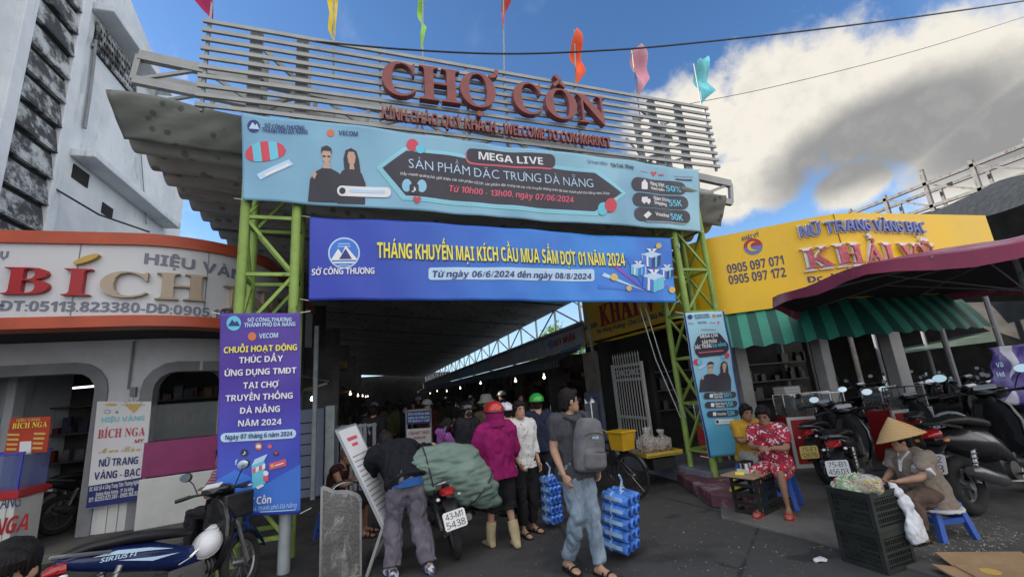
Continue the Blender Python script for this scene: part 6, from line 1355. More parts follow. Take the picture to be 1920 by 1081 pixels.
def motorbike(label, pos, heading, col, plate=None, platemat=None, style='underbone', lean=0.0, scale=1.0, steer=0.0, group=None, pk=1.0):
    t = thing('motorbike', label, 'motorbike', pos, R_(heading), group); t.rotation_euler = (R_(lean), 0, R_(heading)); t.scale = (scale,) * 3
    sc_oot = style == 'scooter'; r = .25 if sc_oot else .28; wb = .62; tw = .058 if sc_oot else .042
    sm = Matrix.Translation((.44, 0, 0)) @ Matrix.Rotation(R_(steer), 4, 'Z') @ Matrix.Translation((-.44, 0, 0))
    def st(q): q.v = [tuple(sm @ V(v)) for v in q.v]; return q
    RX = Matrix.Rotation(pi / 2, 3, 'X')
    for fr, x in ((1, wb), (0, -wb)):
        w_ = MB(); w_.torus((x, 0, r), r - tw, tw, RX, 28, 10)
        o = (st(w_) if fr else w_).build('wheel', m_tyre, t)
        q = MB(); q.torus((x, 0, r), r - tw * 1.9, .016, RX, 24, 6); q.tube([(x, -.06, r), (x, .06, r)], .04, 10)
        for k_ in range(5 if sc_oot else 12):
            a_ = 2 * pi * k_ / (5 if sc_oot else 12); e_ = (x + (r - tw * 1.9) * cos(a_), 0, r + (r - tw * 1.9) * sin(a_)); q.bar((x, (.02 if k_ % 2 else -.02), r), e_, .02 if sc_oot else .005, .03 if sc_oot else .005)
        (st(q) if fr else q).build('rim', m_alloy, o)
    q = MB()
    for sg in (-1, 1): q.tube([(wb, sg * .075, r), (wb - .12, sg * .075, r + .36)], .021, 8); q.tube([(wb - .12, sg * .075, r + .36), (.40, sg * .05, .80)], .026, 8)
    st(q).build('fork', m_alloy if not sc_oot else m_matt, t)
    q = MB(); n = 10
    q.loft([[V((wb + (r + .035) * cos(a_), y_, r + (r + .035) * sin(a_) + d_)) for y_, d_ in ((-.065, -.03), (-.05, .012), (0, .022), (.05, .012), (.065, -.03), (0, -.005))] for a_ in [R_(15 + 125 * k_ / n) for k_ in range(n + 1)]])
    st(q).build('front_fender', col, t, smooth=50)
    # leg shield / front cowl
    q = MB(); rings = []
    for z, x, w_, d_ in ((.30, .30, .05, .05), (.40, .34, .14, .05), (.55, .38, .19, .055), (.72, .40, .20, .07), (.86, .40, .16, .08), (.95, .37, .09, .06)):
        rings.append([V((x + d_ * cos(a_) - (.05 if abs(sin(a_)) > .8 else 0), w_ * sin(a_), z)) for a_ in [2 * pi * i / 16 for i in range(16)]])
    q.loft(rings); q.build('leg_shield', m_gpaint, t, smooth=50)
    q = MB(); q.loft([[V((x, y_, z)) for y_ in (-.15 * k_, -.06 * k_, .06 * k_, .15 * k_)] for x, z, k_ in ((.315, .42, .8), (.335, .60, 1.1), (.335, .78, 1.1), (.32, .90, .7))], cap=False, closed=False); q.build('inner_panel', m_matt, t)
    # body
    q = MB()
    if sc_oot:
        q.loft(rbox(0, 0, [(-.86, .66, .04, .03), (-.76, .66, .11, .08), (-.5, .62, .155, .13), (-.2, .56, .165, .16), (.0, .48, .14, .14), (.10, .36, .13, .07), (.34, .32, .14, .05), (.44, .40, .08, .05)]))
    else:
        q.loft(rbox(0, 0, [(-.84, .76, .03, .02), (-.74, .735, .085, .06), (-.5, .68, .115, .10), (-.2, .60, .115, .12), (.05, .50, .085, .10), (.22, .50, .06, .06), (.36, .56, .05, .05)]))
    bd_ = q.build('body', col, t, smooth=50)
    q = MB(); q.loft(rbox(0, 0, [(-.80, .80, .05, .02), (-.66, .815, .115, .035), (-.4, .80, .13, .045), (-.15, .755, .125, .045), (.03, .72, .085, .04), (.10, .70, .04, .02)])); q.build('seat', m_seatv, t, smooth=60)
    q = MB()
    for sg in (-1, 1): q.tube([(-.55, sg * .12, .74), (-.82, sg * .10, .80), (-.86, 0, .81)], .014, 6)
    q.build('grab_rail', m_matt if sc_oot else m_alloy, t)
    q = MB(); q.box((.02, 0, .34), (.30, .20, .20)); q.tube([(.06, 0, .36), (.30, 0, .36)], .075, 12); q.tube([(-.02, -.14, .30), (-.02, .14, .30)], .085, 14); q.bar((-.1, .07, .30), (-wb, .07, r), .05, .09)
    for k_ in range(5): q.tube([(.10 + k_ * .035, 0, .36), (.112 + k_ * .035, 0, .36)], .092, 12)
    q.build('engine', m_eng, t, smooth=30)
    q = MB(); q.tube([(.2, -.08, .30), (.02, -.13, .20), (-.3, -.14, .24)], .018, 8); q.tube([(-.26, -.15, .24), (-.34, -.155, .26), (-.72, -.17, .38), (-.80, -.17, .40)], [.03, .055, .06, .035], 12); q.build('exhaust', m_eng if not sc_oot else M('exhaust_shield', (.16, .16, .17), .3, .7, var=.15), t)
    q = MB()
    for sg in (-1, 1): q.tube([(-wb + .02, sg * .10, r + .02), (-wb + .14, sg * .11, .62)], .022, 8)
    for sg in (-1, 1):
        for k_ in range(7): q.torus((-wb + .03 + k_ * .014, sg * (.101 + k_ * .0014), r + .07 + k_ * .038), .026, .006, None, 10, 5)
    q.build('shock_absorber', m_alloy, t)
    q = MB(); q.loft([[V((x, y_ * w_, z)) for y_ in (-1, -.4, .4, 1)] for x, z, w_ in ((-.62, .59, .08), (-.78, .63, .075), (-.91, .54, .06), (-1.0, .36, .055))], cap=False, closed=False); o = q.build('rear_mudguard', m_matt, t, smooth=60); o.modifiers.new('thickness', 'SOLIDIFY').thickness = .012
    q = MB(); q.loft(rbox(0, 0, [(-.915, .70, .03, .015), (-.87, .715, .07, .035), (-.80, .715, .085, .05)])); q.build('tail_light', m_tail, t)
    for sg in (-1, 1):
        q = MB(); q.ell((-.83, sg * .11, .66), (.035, .022, .018), 10, 6); q.build('indicator', m_lens if not sc_oot else M('amber_lens', (.5, .2, .03), .15, coat=.6, bump=0), t)
    if plate:
        P0 = V((-.985, 0, .475)); rt_ = Matrix.Rotation(.38, 3, 'Y'); hw, hh = .115 * pk, .085 * pk
        q = MB(); mp_ = lambda u, v, w: P0 + rt_ @ V((-w, -u, v))
        q.prism([(-hw + .015, -hh), (hw - .015, -hh), (hw, -hh + .015), (hw, hh - .015), (hw - .015, hh), (-hw + .015, hh), (-hw, hh - .015), (-hw, -hh + .015)], -.003, .003, mp_); pl = q.build('license_plate', platemat or m_plate, t, smooth=0)
        q = MB(); put_text(q, plate[0], mp_, (-hw * .78, hh * .14), (hw * .78, hh * .14), hh * .66, style='medium', w=.006); put_text(q, plate[1], mp_, (-hw * .84, -hh * .80), (hw * .84, -hh * .80), hh * .70, style='medium', w=.006); q.build('lettering', m_ptxt, pl, smooth=0)
    # handlebar
    q = MB(); q.tube([(.38, 0, .88), (.33, 0, 1.0)], .03, 8)
    hb = []
    for sg in (-1, 1): hb.append([(.33, 0, .985), (.34, sg * .12, 1.0), (.29, sg * .24, 1.01), (.24, sg * .35, .995)])
    for P in hb: q.tube(P, .012, 8)
    h_ = st(q).build('handlebar', m_matt, t)
    q = MB(); q.loft([[V(v_) for v_ in r_] for r_ in [[(x, w_ * cos(2 * pi * i / 14), z + hh * sin(2 * pi * i / 14)) for i in range(14)] for x, z, w_, hh in ((.24, 1.02, .10, .03), (.30, 1.02, .155, .05), (.40, .995, .14, .075), (.455, .97, .09, .06))]]); st(q).build('handlebar_cowl', m_gpaint, h_, smooth=60)
    q = MB(); q.ell((.455, 0, .965 if not sc_oot else .80), (.02, .075, .05), 14, 8); st(q).build('headlight', m_lens, t)
    q = MB(); q.box((.265, 0, 1.062), (.07, .17, .012), rot=Matrix.Rotation(-.5, 3, 'Y')); st(q).build('dashboard', m_lens, h_)
    for sg in (-1, 1):
        q = MB(); q.tube([(.285, sg * .255, 1.01), (.235, sg * .37, .995)], .019, 10); q.tube([(.30, sg * .20, 1.0), (.32, sg * .26, 1.0), (.285, sg * .36, .985)], .006, 6); st(q).build('grip', m_black, h_)
        q = MB(); q.tube([(.31, sg * .20, 1.02), (.32, sg * .25, 1.12), (.31, sg * .30, 1.18)], .006, 6); q.ell((.305, sg * .31, 1.20), (.018, .065, .045), 14, 8); mi_ = st(q).build('mirror', m_black, h_)
        q = MB(); q.lathe([(0, 0), (.9, 0), (.98, -.002)], (0, 0, 0), 18); q.v = [(.284 - .0 * b_, sg * .31 + a_ * .060, 1.20 + b_ * .041) for a_, b_, c_ in q.v]; st(q).build('mirror_glass', m_mir, h_)
    q = MB(); q.tube([(.05, .12, .26), (-.08, .26, .02)], .012, 6)
    q.box((.02, .20, .27), (.05, .12, .02)); q.box((.02, -.20, .27), (.05, .12, .02)); q.build('side_stand', m_matt, t)
    return t
def by_points(tail, ztail, head, zhead, s=1.0):
    a_, b_ = G(*tail, ztail), G(*head, zhead); d = (b_ - a_); d.z = 0; h = math.atan2(d.y, d.x); f = V((cos(h), sin(h), 0)); o = a_ + f * .86 * s; return (o.x, o.y, 0), math.degrees(h), d.length
# blue bike in the left foreground
BBX, BBY = -1.64, 4.80
bb_ = motorbike('dark blue motorbike with white striped flank leaning on its stand in the left foreground', (BBX, BBY, 0), 48, m_blpaint, None, None, 'underbone', -9, .95, 20)
q = MB()
for sg in (-1, 1):
    y_ = sg * .119
    for P in ([(-.66, .735), (-.50, .735), (-.28, .685), (-.10, .62), (-.30, .665), (-.50, .705)], [(-.50, .66), (-.24, .60), (-.05, .57), (-.26, .575)]): q.prism(P, 0, .004, lambda u, v, w: (u, (y_ + sg * w) * (1 - .22 * max(0, -u - .5) / .3), v))
q.build('stripe_decal', P_['pale'], bb_, smooth=0)
q = MB(); put_text(q, "SIRIUS FI", lambda u, v, w: (u, -.121 - w, v), (-.62, .685), (-.38, .655), .03, style='bold', w=.003, slant=.4); q.build('lettering', P_['pale'], bb_, smooth=0)
q = MB()
for k_ in range(4): q.tube([(.30, -.10 + k_ * .028, .66), (.05, -.11 + k_ * .026, .50)], .006, 6)
q.tube([(.30, -.11, .67), (.33, 0, .68), (.30, .0, .66)], .006, 6); q.tube([(.05, -.12, .50), (-.06, -.12, .47)], .007, 6); q.build('step_rack', m_chrome, bb_)
q = MB(); q.box((.485, 0, .83), (.30, .34, .24)); q.v = [(x + (.5 - abs(z - .83)) * 0, y * (1 - .15 * (z < .8)), z) for x, y, z in q.v]; q.build('front_basket', m_black, bb_, smooth=0, bevel=.02)
hl = thing('helmet', 'white half helmet with peak hanging on the leg shield of the blue motorbike', 'helmet', (0, 0, 0))
wp = Matrix.Translation((BBX, BBY, 0)) @ Matrix.Rotation(R_(48), 4, 'Z') @ Matrix.Rotation(R_(-9), 4, 'X') @ Matrix.Scale(.95, 4) @ V((.22, -.06, .56)); hl.location = wp
q = MB(); rt = Matrix.Rotation(.5, 3, 'Y') @ Matrix.Rotation(.9, 3, 'X'); q.ell((0, 0, 0), (.105, .125, .105), 24, 10, rot=rt, t1=pi * .58); q.build('shell', M('white_gloss_helmet', (.62, .63, .66), .25, coat=.5, bump=0, var=.03), hl, smooth=60)
q = MB(); q.torus((0, 0, 0), .108, .008, rt @ Matrix.Diagonal((.98, 1.16, 1)), 24, 6); q.build('rim', M('rim_grey', (.35, .35, .36), .4), hl)
q = MB(); q.loft([[V(rt @ V((x, .115 - abs(x) * .3, .0))), V(rt @ V((x * .85, .20 - abs(x) * .5, -.02)))] for x in (-.09, -.05, 0, .05, .09)], cap=False, closed=False); o = q.build('peak', M('white_gloss_helmet', (.62, .63, .66)), hl, smooth=60); o.modifiers.new('thickness', 'SOLIDIFY').thickness = .006
# bike carrying the sack
a_ = G(848, 1046, 0)
mb43 = motorbike('black motorbike seen from behind with white plate 43-M1 5438, loaded with the big green sack', (a_.x + .03, a_.y + .60, 0), 92, m_gpaint, ("43-M1", "5438"), m_plate, 'underbone', -9, 1.0, 0, None, .98)
sk_ = thing('sack', 'huge bulging sage green sack slung across the motorbike with plate 43-M1', 'sack', tuple(atY(855, 900, 5.05)))
OS_ = tuple(sk_.location); q = MB(); P = [(768, 903), (782, 890), (802, 880), (832, 872), (866, 886), (896, 912), (922, 936), (938, 948)]; q.tube([loc(OS_, atY(*p_, 5.05)) for i, p_ in enumerate(P)], [.06, .24, .27, .24, .29, .25, .14, .03], 18)
m_sack = M('sage_woven_sack', (.150, .215, .185), .75, var=.16, scale=5, bump=.5, bscale=110, spots=((.19, .25, .22), 3, .5, .7))
fuse(q, 'sack_cloth', m_sack, sk_, .013, .034, 3.0, 4, 5, .020, 3.4)
q = MB()
for k_ in (2, 5):
    c_ = V(loc(OS_, atY(*P[k_], 5.05))); dd_ = (V(loc(OS_, atY(*P[k_ + 1], 5.05))) - V(loc(OS_, atY(*P[k_ - 1], 5.05)))).normalized(); x_ = dd_.cross(V((0, 1, 0))).normalized(); r_ = (.262, 0, 0, .247)[k_ - 2]
    q.tube([c_ + (x_ * cos(t_ * pi / 12) + V((0, 1, 0)) * sin(t_ * pi / 12)) * r_ for t_ in range(25)], .007, 6)
q.tube([loc(OS_, atY(*p_, 4.98)) for p_ in ((772, 925), (800, 935), (815, 940))], .006, 5); q.tube([loc(OS_, atY(*p_, 5.0)) for p_ in ((840, 862), (845, 880), (838, 905))], .012, 5); q.build('tie_cord', m_matt, sk_)
# black bikes on the right
motorbike('black motorbike with yellow plate parked nearest the red counter', (6.62, 5.32, .03), 24, m_gpaint, ("75-F1", "12676"), m_platey, 'underbone', -7, 1.0, 12, 'motorbikes parked on the right')
motorbike('black motorbike with white plate 75-B1 456.03 parked behind the woman in the conical hat', (5.93, 4.46, .03), 27, m_gpaint, ("75-B1", "456.03"), m_plate, 'underbone', -7, 1.0, 14, 'motorbikes parked on the right')
cs = motorbike('big glossy black scooter with heavy exhaust, rear wheel towards the street at the right edge', (6.62, 3.42, .03), 4, m_gpaint, ("43-C2", "173.3"), m_plate, 'scooter', -6, 1.16, 18, 'motorbikes parked on the right')
rr = random.Random(8); m_grpaint = paint('grey_gloss_paint', (.10, .10, .11)); src = None
park = [(8.2, 5.0, 30), (9.6, 4.6, 60), (10.6, 5.2, 75), (11.5, 5.4, 80), (12.5, 5.6, 85), (13.5, 5.9, 85), (10.9, 6.6, 95), (11.9, 6.8, 80), (12.9, 7.1, 90), (13.9, 7.3, 95), (15, 7.5, 85), (11.4, 8.4, 90), (12.6, 8.6, 80), (13.8, 8.8, 95), (15, 9.0, 85), (16.2, 9.2, 90), (16.3, 7.6, 90), (14.6, 5.9, 90)]
for i, (x, y, h) in enumerate(park):
    lab = 'dark motorbike in the rows under the parking shed, background right'
    if i == 0: src = motorbike('dark motorbike parked under the green striped awning', (x, y, .03), h, m_gpaint, None, None, 'underbone', -7, 1.0, 10, 'motorbikes parked on the right')
    elif i == 1: src2 = motorbike(lab, (x, y, .03), h, m_grpaint, None, None, 'scooter', -7, 1.0, -10, 'motorbikes in the parking rows')
    else:
        d_ = dup(src if i % 2 else src2, (x, y, .03), R_(h + rr.uniform(-8, 8)), lab, 'motorbikes in the parking rows'); d_.rotation_euler = (R_(-7), 0, R_(h + rr.uniform(-8, 8)))
d_ = dup(src, (-4.35, 9.3, .1), R_(60), 'dark motorbike parked in the dim left opening of the white shop', 'motorbikes by the left shop')
# ================================================================== BICYCLE
by = thing('bicycle', 'old black bicycle with a yellow box on its carrier beside the snack tray', 'bicycle', (3.37, 6.52, 0), R_(106)); m_bf = M('dark_frame_paint', (.02, .02, .025), .35, coat=.4)
RX = Matrix.Rotation(pi / 2, 3, 'X'); q = MB()
for x in (-.50, .50):
    w_ = MB(); w_.torus((x, 0, .31), .295, .017, RX, 32, 8); o = w_.build('wheel', m_tyre, by)
    q = MB(); q.torus((x, 0, .31), .272, .009, RX, 28, 6); q.tube([(x, -.04, .31), (x, .04, .31)], .018, 8)
    for k_ in range(16): a_ = 2 * pi * k_ / 16; q.tube([(x, .02 * (-1) ** k_, .31), (x + .27 * cos(a_), 0, .31 + .27 * sin(a_))], .0022, 4)
    q.build('rim', m_chrome, o)
q = MB()
for P in ([(-.08, 0, .28), (-.16, 0, .72)], [(-.08, 0, .28), (.36, 0, .62)], [(-.15, 0, .62), (.36, 0, .66)], [(-.5, .05, .31), (-.15, .02, .60)], [(-.5, -.05, .31), (-.15, -.02, .60)], [(-.5, .05, .31), (-.08, .02, .28)], [(-.5, -.05, .31), (-.08, -.02, .28)], [(.36, 0, .58), (.34, 0, .86)], [(.38, .05, .60), (.5, .05, .31)], [(.38, -.05, .60), (.5, -.05, .31)]): q.tube(P, .014, 8)
q.build('frame', m_bf, by)
q = MB(); q.tube([(.20, -.28, .86), (.30, -.26, .90), (.36, -.08, .86), (.36, .08, .86), (.30, .26, .90), (.20, .28, .86)], .011, 8); q.build('handlebar', m_chrome, by)
q = MB(); q.loft(rbox(0, 0, [(-.30, .76, .085, .03), (-.22, .765, .10, .035), (-.1, .76, .05, .028), (.0, .755, .022, .018)])); q.tube([(-.17, 0, .60), (-.18, 0, .75)], .013, 8); q.build('saddle', m_seatv, by, smooth=60)
for x in (-.5, .5):
    q = MB(); q.loft([[V((x + .335 * cos(a_), y_, .31 + .335 * sin(a_) - abs(y_) * .3)) for y_ in (-.03, 0, .03)] for a_ in [R_(20 + 140 * k_ / 10) for k_ in range(11)]], cap=False, closed=False); o = q.build('mudguard', m_bf, by, smooth=60); o.modifiers.new('thickness', 'SOLIDIFY').thickness = .004
q = MB(); q.tube([(-.08, -.09, .28), (-.08, .09, .28)], .014, 8); q.bar((-.08, -.09, .28), (-.02, -.10, .14), .012); q.bar((-.08, .09, .28), (-.14, .10, .42), .012); q.torus((-.08, -.05, .28), .09, .007, RX, 20, 6); q.build('crank', m_chrome, by)
q = MB(); q.loft([[V((.48 + x * w_, y_ * w_ * 1.25, z)) for x, y_ in ((-1, -1), (1, -1), (1, 1), (-1, 1))] for z, w_ in ((.62, .10), (.86, .14))], cap=False); o = q.build('front_basket', m_matt, by, smooth=0); o.modifiers.new('thickness', 'SOLIDIFY').thickness = .008
cb = thing('plastic_box', 'yellow plastic box sitting on the bicycle carrier', 'box', (3.475, 6.16, .66), R_(106)); q = MB(); q.loft([[V((x * w_, y_ * w_ * .9, z)) for x, y_ in ((-1, -1), (1, -1), (1, 1), (-1, 1))] for z, w_ in ((0, .13), (.27, .16))]); q.box((0, 0, .265), (.35, .32, .03)); q.build('box_body', M('yellow_plastic', (.52, .30, .015), .45), cb, smooth=0, bevel=.01)
# ================================================================== STREET OBJECTS
m_stool = M('blue_plastic', (.035, .10, .42), .45, var=.1, bump=.03)
def stool(x, y, rz, label, h=.42):
    t = thing('stool', label, 'stool', (x, y, .03), rz, 'blue plastic stools')
    q = MB(); q.loft([ering(V((0, 0, z)), V((1, 0, 0)), V((0, 1, 0)), w_, w_, 20, 5) for z, w_ in ((h - .035, .150), (h - .008, .150), (h, .140))]); q.build('seat', m_stool, t, smooth=40)
    for sx in (-1, 1):
        for sy in (-1, 1):
            q = MB(); q.loft([[V((sx * a_ + dx * .026, sy * a_ + dy * .026, z)) for dx, dy in ((-1, -1), (1, -1), (1, 1), (-1, 1))] for z, a_ in ((0, .165), (h - .02, .115))]); q.build('leg', m_stool, t, smooth=0, bevel=.004)
    q = MB()
    for sg in (-1, 1): q.box((sg * .145, 0, .16), (.018, .27, .045)); q.box((0, sg * .145, .16), (.27, .018, .045)); q.box((sg * .125, 0, h - .05), (.014, .24, .06)); q.box((0, sg * .125, h - .05), (.24, .014, .06))
    q.build('rung', m_stool, t, smooth=0); return t
stool(STO[0], STO[1], R_(122), 'blue plastic stool under the woman in the floral set', .40); stool(HAT[0] + .02, HAT[1] + .0, R_(78), 'blue plastic stool under the woman in the conical hat', .325); stool(5.06, 5.40, R_(20), 'blue plastic stool under the woman in the mustard top', .38)
stool(-.62, 6.55, R_(20), 'blue plastic stool under the bald man by the folding gate', .33).location.z = 0; stool(-1.88, 6.95, R_(70), 'blue plastic stool under the person in the striped shirt', .37).location.z = 0
m_crate = M('black_crate_plastic', (.020, .024, .021), .5, var=.3, scale=4, bump=.06)
def crate(pos, rz, label, L=.46, W=.33, H=.30):
    t = thing('crate', label, 'crate', pos, rz, 'black slatted plastic crates'); q = MB()
    for z, h_ in ((.018, .036), (H - .022, .044), (H * .5, .018)):
        for sg in (-1, 1): q.box((0, sg * (W / 2 - .008), z), (L, .018, h_)); q.box((sg * (L / 2 - .008), 0, z), (.018, W - .03, h_))
    for sg in (-1, 1):
        for k_ in range(5): q.box((0, sg * (W / 2 - .007), .06 + k_ * (H - .12) / 4), (L - .02, .010, .009)); q.box((sg * (L / 2 - .007), 0, .06 + k_ * (H - .12) / 4), (.010, W - .04, .009))
        for k_ in range(17): q.box((-L / 2 + .03 + k_ * (L - .06) / 16, sg * (W / 2 - .009), H / 2), (.009, .011, H - .06))
        for k_ in range(12): q.box((sg * (L / 2 - .009), -W / 2 + .03 + k_ * (W - .06) / 11, H / 2), (.011, .009, H - .06))
        for sx in (-1, 1): q.box((sx * (L / 2 - .016), sg * (W / 2 - .016), H / 2), (.036, .036, H - .004))
        q.box((sg * L * .12, sg * (W / 2 - .006), H * .55), (.09, .012, H * .34))
    q.build('lattice', m_crate, t, smooth=0)
    q = MB(); q.box((0, 0, .02), (L - .03, W - .03, .015)); q.build('floor', m_crate, t, smooth=0); return t
cL_, cC_, cR_ = G(1583, 1060), G(1652, 1083), G(1716, 1068)
cang = math.atan2(cC_.y - cL_.y, cC_.x - cL_.x); cu_ = V((cos(cang), sin(cang), 0)); cv_ = V((-sin(cang), cos(cang), 0)); CC = cC_ - cu_ * .18 + cv_ * .185 + V((.09, 0, 0))
crate((CC.x, CC.y, 0), cang, 'black slatted crate on the ground, under the crate filled with greens', .36, .37); crate((CC.x, CC.y, .302), cang, 'black slatted crate full of wrapped greens, upper of the two by the conical hat', .36, .37)
# wrapped greens
gr_ = thing('vegetable_heap', 'heap of shredded greens and pink blossoms in plastic on the upper crate', 'vegetables', (CC.x, CC.y, .58), cang)
def veg(v):
    a = vor(v, 42); n = wnoise(v, 15, 4, .7); c = mixc(sstep(n, .42, .62), (.52, .58, .47), (.26, .42, .14)); return mixc(sstep(wnoise(v, 11, 3, .6, .8), .57, .66), c, (.58, .16, .24))
q = MB(); q.ell((-.03, 0, .01), (.17, .17, .10), 24, 12); q.ell((-.13, -.06, .0), (.06, .08, .08), 14, 9); fuse(q, 'greens', MC('mixed_greens', veg, rough=.5, bump=.6, bscale=45), gr_, .009, .028, 22, 1, 2)
q = MB(); rr = random.Random(4)
for _ in range(260):
    a_, b_ = rr.uniform(0, 6.28), rr.random() ** .5; p_ = V((-.03 + .17 * b_ * cos(a_), .17 * b_ * sin(a_), .11 * math.sqrt(max(0, 1 - b_ * b_)) + .015)); d_ = V((rr.gauss(0, 1), rr.gauss(0, 1), rr.gauss(0, .5))).normalized() * rr.uniform(.012, .03); s_ = d_.orthogonal().normalized() * .004
    q.add([p_ - d_, p_ + s_, p_ + d_, p_ - s_ + V((0, 0, .004))], [(0, 1, 2, 3)], rr.choice((0, 0, 0, 1, 2)))
q.build('shreds', [M('shred_pale', (.60, .66, .55), .5, bump=0), M('shred_pink', (.62, .17, .26), .5, bump=0), M('shred_green', (.20, .38, .09), .5, bump=0)], gr_, smooth=0, fix=False)
m_film = M('clear_film', (.85, .88, .88), .12, var=.02, alpha=.26, bump=.6, bscale=14)
yb_ = thing('plastic_bag', 'clear bag of yellow fruit pieces on the upper crate beside the greens', 'bag', (CC.x + cu_.x * .14 - cv_.x * .06, CC.y + cu_.y * .14 - cv_.y * .06, .58), cang)
q = MB(); rr = random.Random(6)
for _ in range(26): q.ell((rr.uniform(-.06, .06), rr.uniform(-.05, .05), rr.uniform(.01, .11)), (.02, .014, .012), 8, 5, rot=Matrix.Rotation(rr.uniform(0, 3), 3, 'X'))
q.build('fruit', M('yellow_fruit', (.62, .42, .05), .4, var=.25, scale=20), yb_)
q = MB(); q.ell((0, 0, .07), (.085, .075, .085), 16, 10); fuse(q, 'film', m_film, yb_, .01, .02, 16, 1)
wb_ = thing('plastic_bag', 'white plastic bags hanging from the right side of the upper crate', 'bag', tuple(CC + cu_ * .17 + cv_ * .21 + V((0, 0, .33))), cang)
m_wbag = M('white_thin_plastic', (.60, .61, .66), .4, var=.1, scale=6, bump=.4, bscale=22)
q = MB(); q.loft([ering(V((x, 0, z)), V((1, 0, 0)), V((0, 1, 0)), w_, d_, 16) for z, w_, d_, x in ((.26, .012, .02, .0), (.2, .03, .05, .02), (.1, .04, .07, .035), (.0, .055, .085, .045), (-.10, .05, .10, .055), (-.14, .03, .085, .06))]); fuse(q, 'bag_film', m_wbag, wb_, .010, .03, 13, 1)
q = MB(); q.loft([ering(V((x, -.03, z)), V((1, 0, 0)), V((0, 1, 0)), w_, d_, 12) for z, w_, d_, x in ((.30, .02, .03, -.02), (.24, .04, .05, .0), (.19, .02, .03, .02))]); fuse(q, 'knot', m_wbag, wb_, .010, .02, 20, 1)
# lighter table
tb_ = thing('table', 'low table made of a worn plywood board on a black crate', 'table', tuple((G(1420, 962) + V((0, 0, .028)))), R_(18)); 
q = MB(); L_t, W_t = .62, .40
q.box((0, 0, .43), (L_t, W_t, .016)); q.build('board', m_wood, tb_, smooth=0, bevel=.003)
q = MB()
for z in (.02, .12, .22, .32, .40):
    for sg in (-1, 1): q.box((.02, sg * .15, z), (.42, .015, .035)); q.box((.02 + sg * .205, 0, z), (.015, .29, .035))
for sx in (-1, 1):
    for sy in (-1, 1): q.box((.02 + sx * .2, sy * .145, .21), (.03, .03, .42))
for k_ in range(7): q.box((-.16 + k_ * .06, -.15, .21), (.012, .012, .4))
q.build('crate_base', m_crate, tb_, smooth=0)
TB = Matrix.Translation(tb_.location) @ Matrix.Rotation(R_(18), 4, 'Z')
tr_ = thing('lighter_tray', 'small tray packed with white and black lighters on the plywood table', 'tray', tuple(TB @ V((.02, .04, .439))), R_(18)); q = MB(); q.box((0, 0, .02), (.22, .13, .04)); q.build('tray_base', m_white, tr_, smooth=0)
rr = random.Random(2); q = MB()
for i in range(9):
    for j in range(4): q.tube([(-.09 + i * .022, -.045 + j * .03, .04), (-.09 + i * .022, -.045 + j * .03, .10 + .008 * rr.random())], .008, 6, mi=rr.randrange(3)); q.box((-.09 + i * .022, -.045 + j * .03, .115), (.012, .01, .014), mi=3)
q.build('lighters', [P_['white'], P_['dark'], P_['grey'], m_black], tr_, smooth=0)
for (x, y, k_, lab) in ((.20, -.06, 'teal', 'small teal packet on the right end of the plywood table'), (.14, -.12, 'white', 'small white packet at the front edge of the plywood table'), (-.18, .02, 'yellow', 'small yellow packet on the left end of the plywood table')):
    q = MB(); q.box((0, 0, .014), (.10, .06, .028)); o = q.build('packet', P_[k_], smooth=0, bevel=.003, loc=TB @ V((x, y, .4385))); o.rotation_euler.z = x * 5; tag(o, lab, 'packet')
yg = thing('plastic_bag', 'yellow plastic bag hanging below the left end of the plywood table', 'bag', tuple(G(1382, 945) + V((0, 0, .03)))); q = MB(); q.loft([ering(V((x, 0, z)), V((1, 0, 0)), V((0, 1, 0)), w_, d_, 12) for z, w_, d_, x in ((.36, .015, .02, .05), (.28, .05, .04, .03), (.12, .085, .06, .01), (0.02, .10, .07, 0))]); fuse(q, 'bag_film', M('yellow_thin_plastic', (.62, .50, .02), .35, var=.1, bump=.4, bscale=20), yg, .011, .03, 12, 1)
